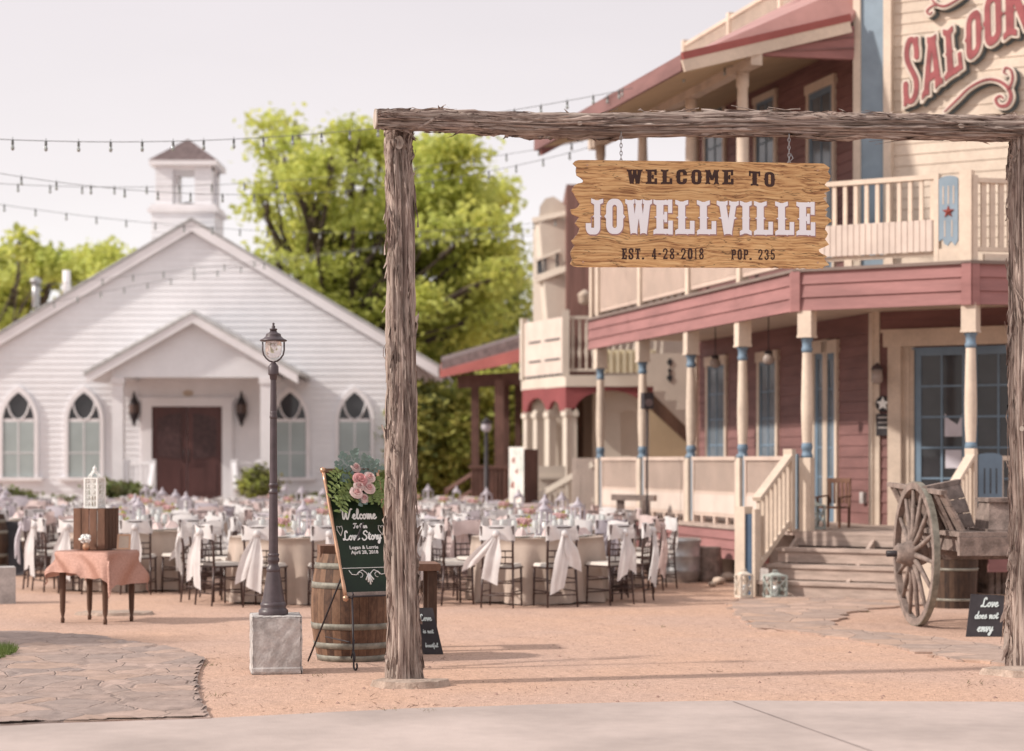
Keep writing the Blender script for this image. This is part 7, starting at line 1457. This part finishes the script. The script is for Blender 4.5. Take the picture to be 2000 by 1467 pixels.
for s_ in range(4):
    rt = Matrix.Rotation(s_ * math.pi / 2, 4, 'Z'); mm = m.M; m.M = LM_ @ rt
    for i in range(5):
        for j in range(4): cx_, cz = -.052 + .035 * j, .045 + .058 * i; m.tube([(cx_ + .022 * math.cos(k), -a, cz + .030 * math.sin(k)) for k in [q * math.pi / 3 for q in range(7)]], .0045, 4, cap=False)
    m.M = mm
m.build('pierced_body', MT['china'], t); m = MB(LM_); m.tube([(-a, 0, .31), (-.06, 0, .34), (-.035, 0, .36), (0, 0, .37), (.035, 0, .36), (.06, 0, .34), (a, 0, .31)], .008, 6); m.tube([(0, -a, .31), (0, -.06, .34), (0, 0, .37), (0, .06, .34), (0, a, .31)], .008, 6); m.lathe([(.03, .36), (.035, .375), (.016, .39), (.022, .40), (.02, .415), (.004, .43), (.0, .45)], 12); m.build('domed_top', MT['china'], t); m = MB(LM_); m.lathe([(.03, .015), (.03, .14)], 12); m.build('candle', MT['palecr'], t)
vp = TM @ V(.0, -.19, .742); t = thing('flower_vase', vp, 'tiny vase of white blooms at the front of the rose gold table', 'vase'); m = MB(); m.lathe([(.025, 0), (.035, .02), (.035, .05), (.022, .07), (.026, .08)], 14, vp); m.build('vase', MT['goldw'], t); m = MB()
rs = np.random.RandomState(2)
for k in range(26): d = Vector(rs.randn(3)).normalized() * .05; c = vp + V(d.x * 1.2, d.y, .115 + d.z * .7); m.lathe([(0, -.018), (.018, -.006), (.018, .008), (0, .018)], 7, c)
tag(m.build('white_blossom', MT['china'], t), kind=None)
fp_ = TM @ V(.235, .12, .742); t = thing('photo_frame', fp_, 'gold framed picture standing at the right end of the rose gold table', 'picture frame'); FMx = T(fp_, R(-5)) @ Matrix.Rotation(R(-12), 4, 'X'); m = MB(FMx); m.box(-.07, 0, 0, -.052, .014, .16); m.box(.052, 0, 0, .07, .014, .16); m.box(-.052, 0, .142, .052, .014, .16); m.box(-.052, 0, 0, .052, .014, .018); m.build('frame', MT['goldw'], t); m = MB(FMx); m.box(-.052, .004, .018, .052, .01, .142); m.build('print', MT['creamd'], t)
# things at the very left
p = G(2, 1180); m = MB(T((p.x - .05, p.y + .15, 0), .3)); m.box(-.17, -.14, 0, .17, .2, .42); tag(m.build('stone_block', MT['conc'], loc=(p.x, p.y + .15, 0)), 'grey stone block cut off by the left edge near the flagstones', 'block')
t = thing('easel_board', P(32, 1080, 29), 'black leaning board behind the grey block at the left edge', 'sign'); m = MB(); m.prism([P(18, 1126, 29.3), P(50, 1122, 29.3), P(34, 1018, 29.8), P(12, 1018, 29.8)], (0, .05, 0)); m.build('board', MT['slate'], t)
# flat stone patch behind the small table
slab(G(225, 1200), .42, .25, .03, 12, 'flat grey stones on the gravel behind the rose gold table')

# ------------------------------------------------------------------ dining chairs, tables and settings
def chair_proto(sash, tail, full=True):
    r = thing('banquet_chair', (0, 0, 0), 'x', 'chair'); W2 = .19
    def fr_(parts):
        for nm, fn in parts:
            m = MB(); fn(m); m.build(nm, MT['chair'], r)
    def leg_front(s_): return lambda m: m.tube([(s_ * .185, -.18, 0), (s_ * .18, -.17, .44)], [.011, .015], 6)
    def leg_back(s_): return lambda m: m.tube([(s_ * .185, .215, 0), (s_ * .175, .18, .44)], [.011, .015], 6)
    def back(m):
        for s_ in (-1, 1): m.tube([(s_ * .175, .18, .44), (s_ * .175, .19, .66), (s_ * .185, .225, .92)], .0145, 6)
        for z, y in ((.90, .222), (.83, .212), (.64, .19), (.57, .186), (.50, .183)): m.tube([(-.18, y, z), (0, y + .015, z), (.18, y, z)], .009, 5)
        for x in (-.09, 0, .09): m.tube([(x, .195, .50), (x, .20, .64)], .006, 4)
    def stretch(m):
        for z in (.14, .28): m.tube([(-.18, -.175, z), (.18, -.175, z)], .008, 5); m.tube([(-.18, .20, z), (.18, .20, z)], .008, 5)
        for s_ in (-1, 1):
            for z in (.18, .32): m.tube([(s_ * .183, -.175, z), (s_ * .18, .20, z)], .008, 5)
    def seat(m): m.box(-.20, -.20, .435, .20, .19, .455)
    if full: fr_([('leg', leg_front(-1)), ('leg', leg_front(1)), ('leg', leg_back(-1)), ('leg', leg_back(1)), ('seat', seat), ('backrest', back), ('stretcher', stretch)])
    else: fr_([('chair_frame', lambda m: [f(m) for f in (leg_front(-1), leg_front(1), leg_back(-1), leg_back(1), seat, back, stretch)])])
    m = MB(); m.hexa([(-.19, -.19, .455), (.19, -.19, .455), (.18, .17, .455), (-.18, .17, .455)], [(-.175, -.175, .49), (.175, -.175, .49), (.165, .155, .49), (-.165, .155, .49)]); m.build('cushion', MT['cushion'], r)
    if sash:
        rs = np.random.RandomState(tail * 13 + 7); m = MB(); m.sm = True; n = 24; rows = 5; P_ = []
        for j in range(rows):
            for i in range(n + 1):
                a = math.pi * (i / n * 2) ; x = .205 * math.cos(a); y = .205 + .045 * math.sin(a) + .010 * math.sin(5 * a + j); pin = 1 - .45 * math.exp(-((a - math.pi / 2) / .5) ** 2); z = .835 + (j / (rows - 1) - .5) * .17 * pin + .01 * math.sin(3 * a); P_.append((x, y, z))
        b = m.pts(P_)
        for j in range(rows - 1):
            for i in range(n): q = b + j * (n + 1) + i; m.face([q, q + 1, q + n + 2, q + n + 1])
        m.lathe([(.0, -.045), (.035, -.03), (.042, 0), (.035, .03), (0, .045)], 10, (0, .265, .83))
        for s_ in (-1, 1):                                             # two hanging tails
            L = .32 + .28 * rs.rand() - (.1 if s_ > 0 and tail == 2 else 0); dx = s_ * (.03 + .09 * rs.rand()) + {1: .20, 3: -.18, 4: .10, 5: -.26}.get(tail, 0); wdt = .07 + .03 * rs.rand(); rows2, cols = 9, 6; P_ = []; ph = rs.rand() * 6
            for j in range(rows2 + 1):
                t_ = j / rows2; ww = .02 + wdt * min(1, t_ * 2.2)
                for i in range(cols + 1):
                    u = i / cols * 2 - 1; P_.append((dx * t_ ** 1.2 + u * ww * .8 + s_ * .02, .275 + .03 * math.sin(t_ * 3) + .018 * math.sin(u * 4 + ph) * (1 - .3 * t_), .82 - L * t_ - (.08 * (u * s_ + 1) * .5 if j == rows2 else 0)))
            b = m.pts(P_)
            for j in range(rows2):
                for i in range(cols): q = b + j * (cols + 1) + i; m.face([q, q + 1, q + cols + 2, q + cols + 1])
        m.build('sash', MT[sash], r)
    return r
protos = {}
def get_chair(sash, tail, full):
    k = (sash, tail, full)
    if k not in protos: protos[k] = [chair_proto(sash, tail, full), False]
    e = protos[k]
    if not e[1]: e[1] = True; return e[0]
    return copy_tree(e[0])
SN = {'sash_w': 'white', 'sash_p': 'blush', 'sash_l': 'lilac', None: 'no'}
ORD = ['first', 'second', 'third', 'fourth', 'fifth', 'sixth', 'seventh']
def table_cloth(cx, cy, rd, mt, label, seed, grp):
    t = thing('banquet_table', (cx, cy, 0), label, 'table', grp, 0); m = MB(); m.sm = True; n = 110; rows = 8; P_ = []; nf = 9 + seed % 4
    for j in range(rows + 1):
        t_ = j / rows
        for k in range(n):
            a = 2 * math.pi * k / n; f = (.055 * math.sin(nf * a + seed) + .03 * math.sin((nf * 2 + 3) * a + seed * 2) + .10 * noise.noise((math.cos(a) * 2.5, math.sin(a) * 2.5, seed))) * t_ ** .8 + .03 * t_; r = rd + f
            P_.append((cx + r * math.cos(a), cy + r * math.sin(a), .76 - .745 * t_ + (.0 if j < rows else .01 * math.sin(5 * a))))
    b = m.pts(P_)
    for j in range(rows):
        for k in range(n): k2 = (k + 1) % n; m.face([b + j * n + k, b + j * n + k2, b + (j + 1) * n + k2, b + (j + 1) * n + k])
    m.sm = False; m.face([b + k for k in range(n)]); m.build('tablecloth', MT[mt], t)
    m = MB(T((cx, cy, 0), seed * .7)); m.box(-.42, -.42, .7605, .42, .42, .7645); m.build('table_overlay', MT['sash_w' if seed % 2 else 'sash_p'], t); return t
MT['glassw'] = mat('clear_goblet', (.60, .62, .61), .08, .1, 5, spec=.9); MT['pinkfl'] = mat('pink_blooms', (.60, .36, .36), .7, .4, 10)
def place_proto():
    r = thing('place_setting', (0, 0, 0), 'x', 'plate'); m = MB(); m.lathe([(.08, 0), (.135, .014), (.135, .018), (.09, .006), (0, .006)], 20); m.build('plate', MT['china'], r); m = MB(); m.hexa([(-.045, -.09, .018), (.045, -.09, .018), (.045, .09, .018), (-.045, .09, .018)], [(-.03, -.02, .10), (.03, -.02, .10), (.03, .02, .10), (-.03, .02, .10)]); m.build('napkin', MT['sash_p'], r); return r
def goblet_proto():
    m = MB(); m.lathe([(.035, 0), (.006, .01), (.006, .07), (.03, .10), (.036, .15), (.030, .19)], 12, cap=False); return m.build('goblet', MT['glassw'])
def cage_proto():
    r = thing('table_lantern', (0, 0, 0), 'x', 'lantern'); m = MB(); a = .075; m.box(-a, -a, 0, a, a, .02)
    for x in (-a + .01, a - .01):
        for y in (-a + .01, a - .01): m.box(x - .008, y - .008, .02, x + .008, y + .008, .28)
    m.box(-a, -a, .28, a, a, .295); m.build('frame', MT['sash_l'], r); m = MB(); m.lathe([(.085, .295), (.06, .33), (.02, .37), (.025, .39), (0, .42)], 8); m.build('domed_roof', MT['sash_l'], r); m = MB(); m.lathe([(.03, .02), (.03, .16)], 10); m.build('candle', MT['china'], r); return r
def posy_proto():
    r = thing('flower_posy', (0, 0, 0), 'x', 'flowers'); m = MB(); m.lathe([(.04, 0), (.05, .06), (.035, .11)], 12); m.build('vase', MT['china'], r); m = MB(); rs = np.random.RandomState(3)
    for k in range(30): d = Vector(rs.randn(3)).normalized() * .08; m.lathe([(0, -.022), (.022, -.008), (.022, .01), (0, .022)], 6, (d.x, d.y, .17 + d.z * .6))
    m.build('blooms', MT['pinkfl'], r); rs2 = np.random.RandomState(5); v, f = leaves(np.array([(0, 0, .14)]), 40, .03, .05, rs2); np_mesh('leaves', v, f, MT['lf2'], r); return r
PPR, GPR, CPR, FPR = place_proto(), goblet_proto(), cage_proto(), posy_proto(); used_p = set()
def put(pr, x, y, z, rz, label, cat, grp):
    o = copy_tree(pr); o.location = (x, y, z); o.rotation_euler = (0, 0, rz); o['label'] = label; o['category'] = cat; o['group'] = grp; return o
ROWS = ['front row', 'second row', 'third row', 'fourth row', 'fifth row', 'sixth row', 'seventh row', 'rearmost row']
SEAT = ['right end', 'right far corner', 'far right', 'far left', 'left far corner', 'left end', 'left near corner', 'near left', 'near right', 'right near corner']
CN = {1: ['only'], 2: ['right', 'left'], 3: ['right', 'middle', 'left'], 4: ['right', 'centre right', 'centre left', 'left'], 5: ['right', 'centre right', 'middle', 'centre left', 'left']}
crs = random.Random(42); SS = ['sash_w', 'sash_w', 'sash_p', 'sash_p', 'sash_l', 'sash_w']
for ri in range(8):
    D = 24.2 + 2.4 * ri; xr = (.30, .78)[ri % 2]; xr = min(xr, 3.61 - .2522 * (D - 26) - 1.6); xs_ = []
    x = xr
    while x > (-1.03 * D / 4 if ri else -4) and len(xs_) < 5: xs_.append(x); x -= 2.85
    for ci, cx0 in enumerate(xs_):
        cx = cx0 + crs.uniform(-.10, .10) * (ri > 0); cy = D + crs.uniform(-.2, .2) * (ri > 0); tn = f'{ROWS[ri]} {CN[len(xs_)][ci]} table'; mt = 'cloth_w' if (ri + ci) % 4 == 2 else 'cloth_b'; sd = ri * 7 + ci
        table_cloth(cx, cy, .78, mt, f'{"ivory" if mt == "cloth_w" else "taupe"} clothed round banquet table, the {tn}', sd, 'banquet tables set out in the yard'); a0 = crs.uniform(-.16, .16)
        for k in range(10):
            an = a0 + k * math.pi / 5 + crs.uniform(-.06, .06); rr2 = 1.03 + crs.uniform(-.08, .14); s_ = 'sash_w' if (ri, ci) == (0, 0) and crs.random() < .75 else crs.choice(SS); tl = crs.choice([0, 1, 2, 3, 4, 5]); o = get_chair(s_, tl, ri < 2)
            o.location = (cx + rr2 * math.cos(an), cy + rr2 * math.sin(an), 0); o.rotation_euler = (0, 0, an - math.pi / 2 + crs.uniform(-.3, .3))
            o['label'] = f'{SN[s_]} sash chair on the {SEAT[k]}, {tn}'; o['category'] = 'chair'; o['group'] = 'dark chiavari chairs with tied sashes'
            if ri < 5:
                px_, py_ = cx + .55 * math.cos(an), cy + .55 * math.sin(an); put(PPR, px_, py_, .766, an + math.pi / 2, f'plate and napkin on the {SEAT[k]}, {tn}', 'plate', 'place settings on the banquet tables')
                if ri < 3: put(GPR, cx + .42 * math.cos(an + .3), cy + .42 * math.sin(an + .3), .766, 0, f'goblet on the {SEAT[k]}, {tn}', 'goblet', 'goblets on the banquet tables')
        put(CPR, cx + .08, cy + .05, .767, .4 + sd, f'pale domed lantern on the {tn}', 'lantern', 'lanterns on the banquet tables'); put(FPR, cx - .16, cy - .05, .767, .2, f'small pink posy on the {tn}', 'flowers', 'posies on the banquet tables')
for o in (PPR, GPR, CPR, FPR):
    for c in list(o.children): bpy.data.objects.remove(c)
    bpy.data.objects.remove(o)
# flowers on the chapel rail
p = V(pxx(270), PY + .05, 1.66); t = thing('flower_spray', p, 'peach flower spray lying on the chapel porch rail', 'flowers'); m = MB(); rs = np.random.RandomState(6)
for k in range(24): d = rs.randn(3); m.lathe([(0, -.05), (.05, -.02), (.05, .02), (0, .05)], 7, p + V(d[0] * .10, d[1] * .05, .10 + abs(d[2]) * .05))
m.build('peach_blooms', mat('peach_petals', (.66, .46, .36), .7), t); v, f = leaves(np.array([(p.x - .15, p.y, p.z + .04), (p.x + .15, p.y, p.z + .04), (p.x, p.y, p.z + .04)]), 60, .07, .09, rs); np_mesh('leaves', v, f, MT['lfo'], t)
# ------------------------------------------------------------------ tidy helper properties
for o in bpy.data.objects:
    if '_w' in o: del o['_w']
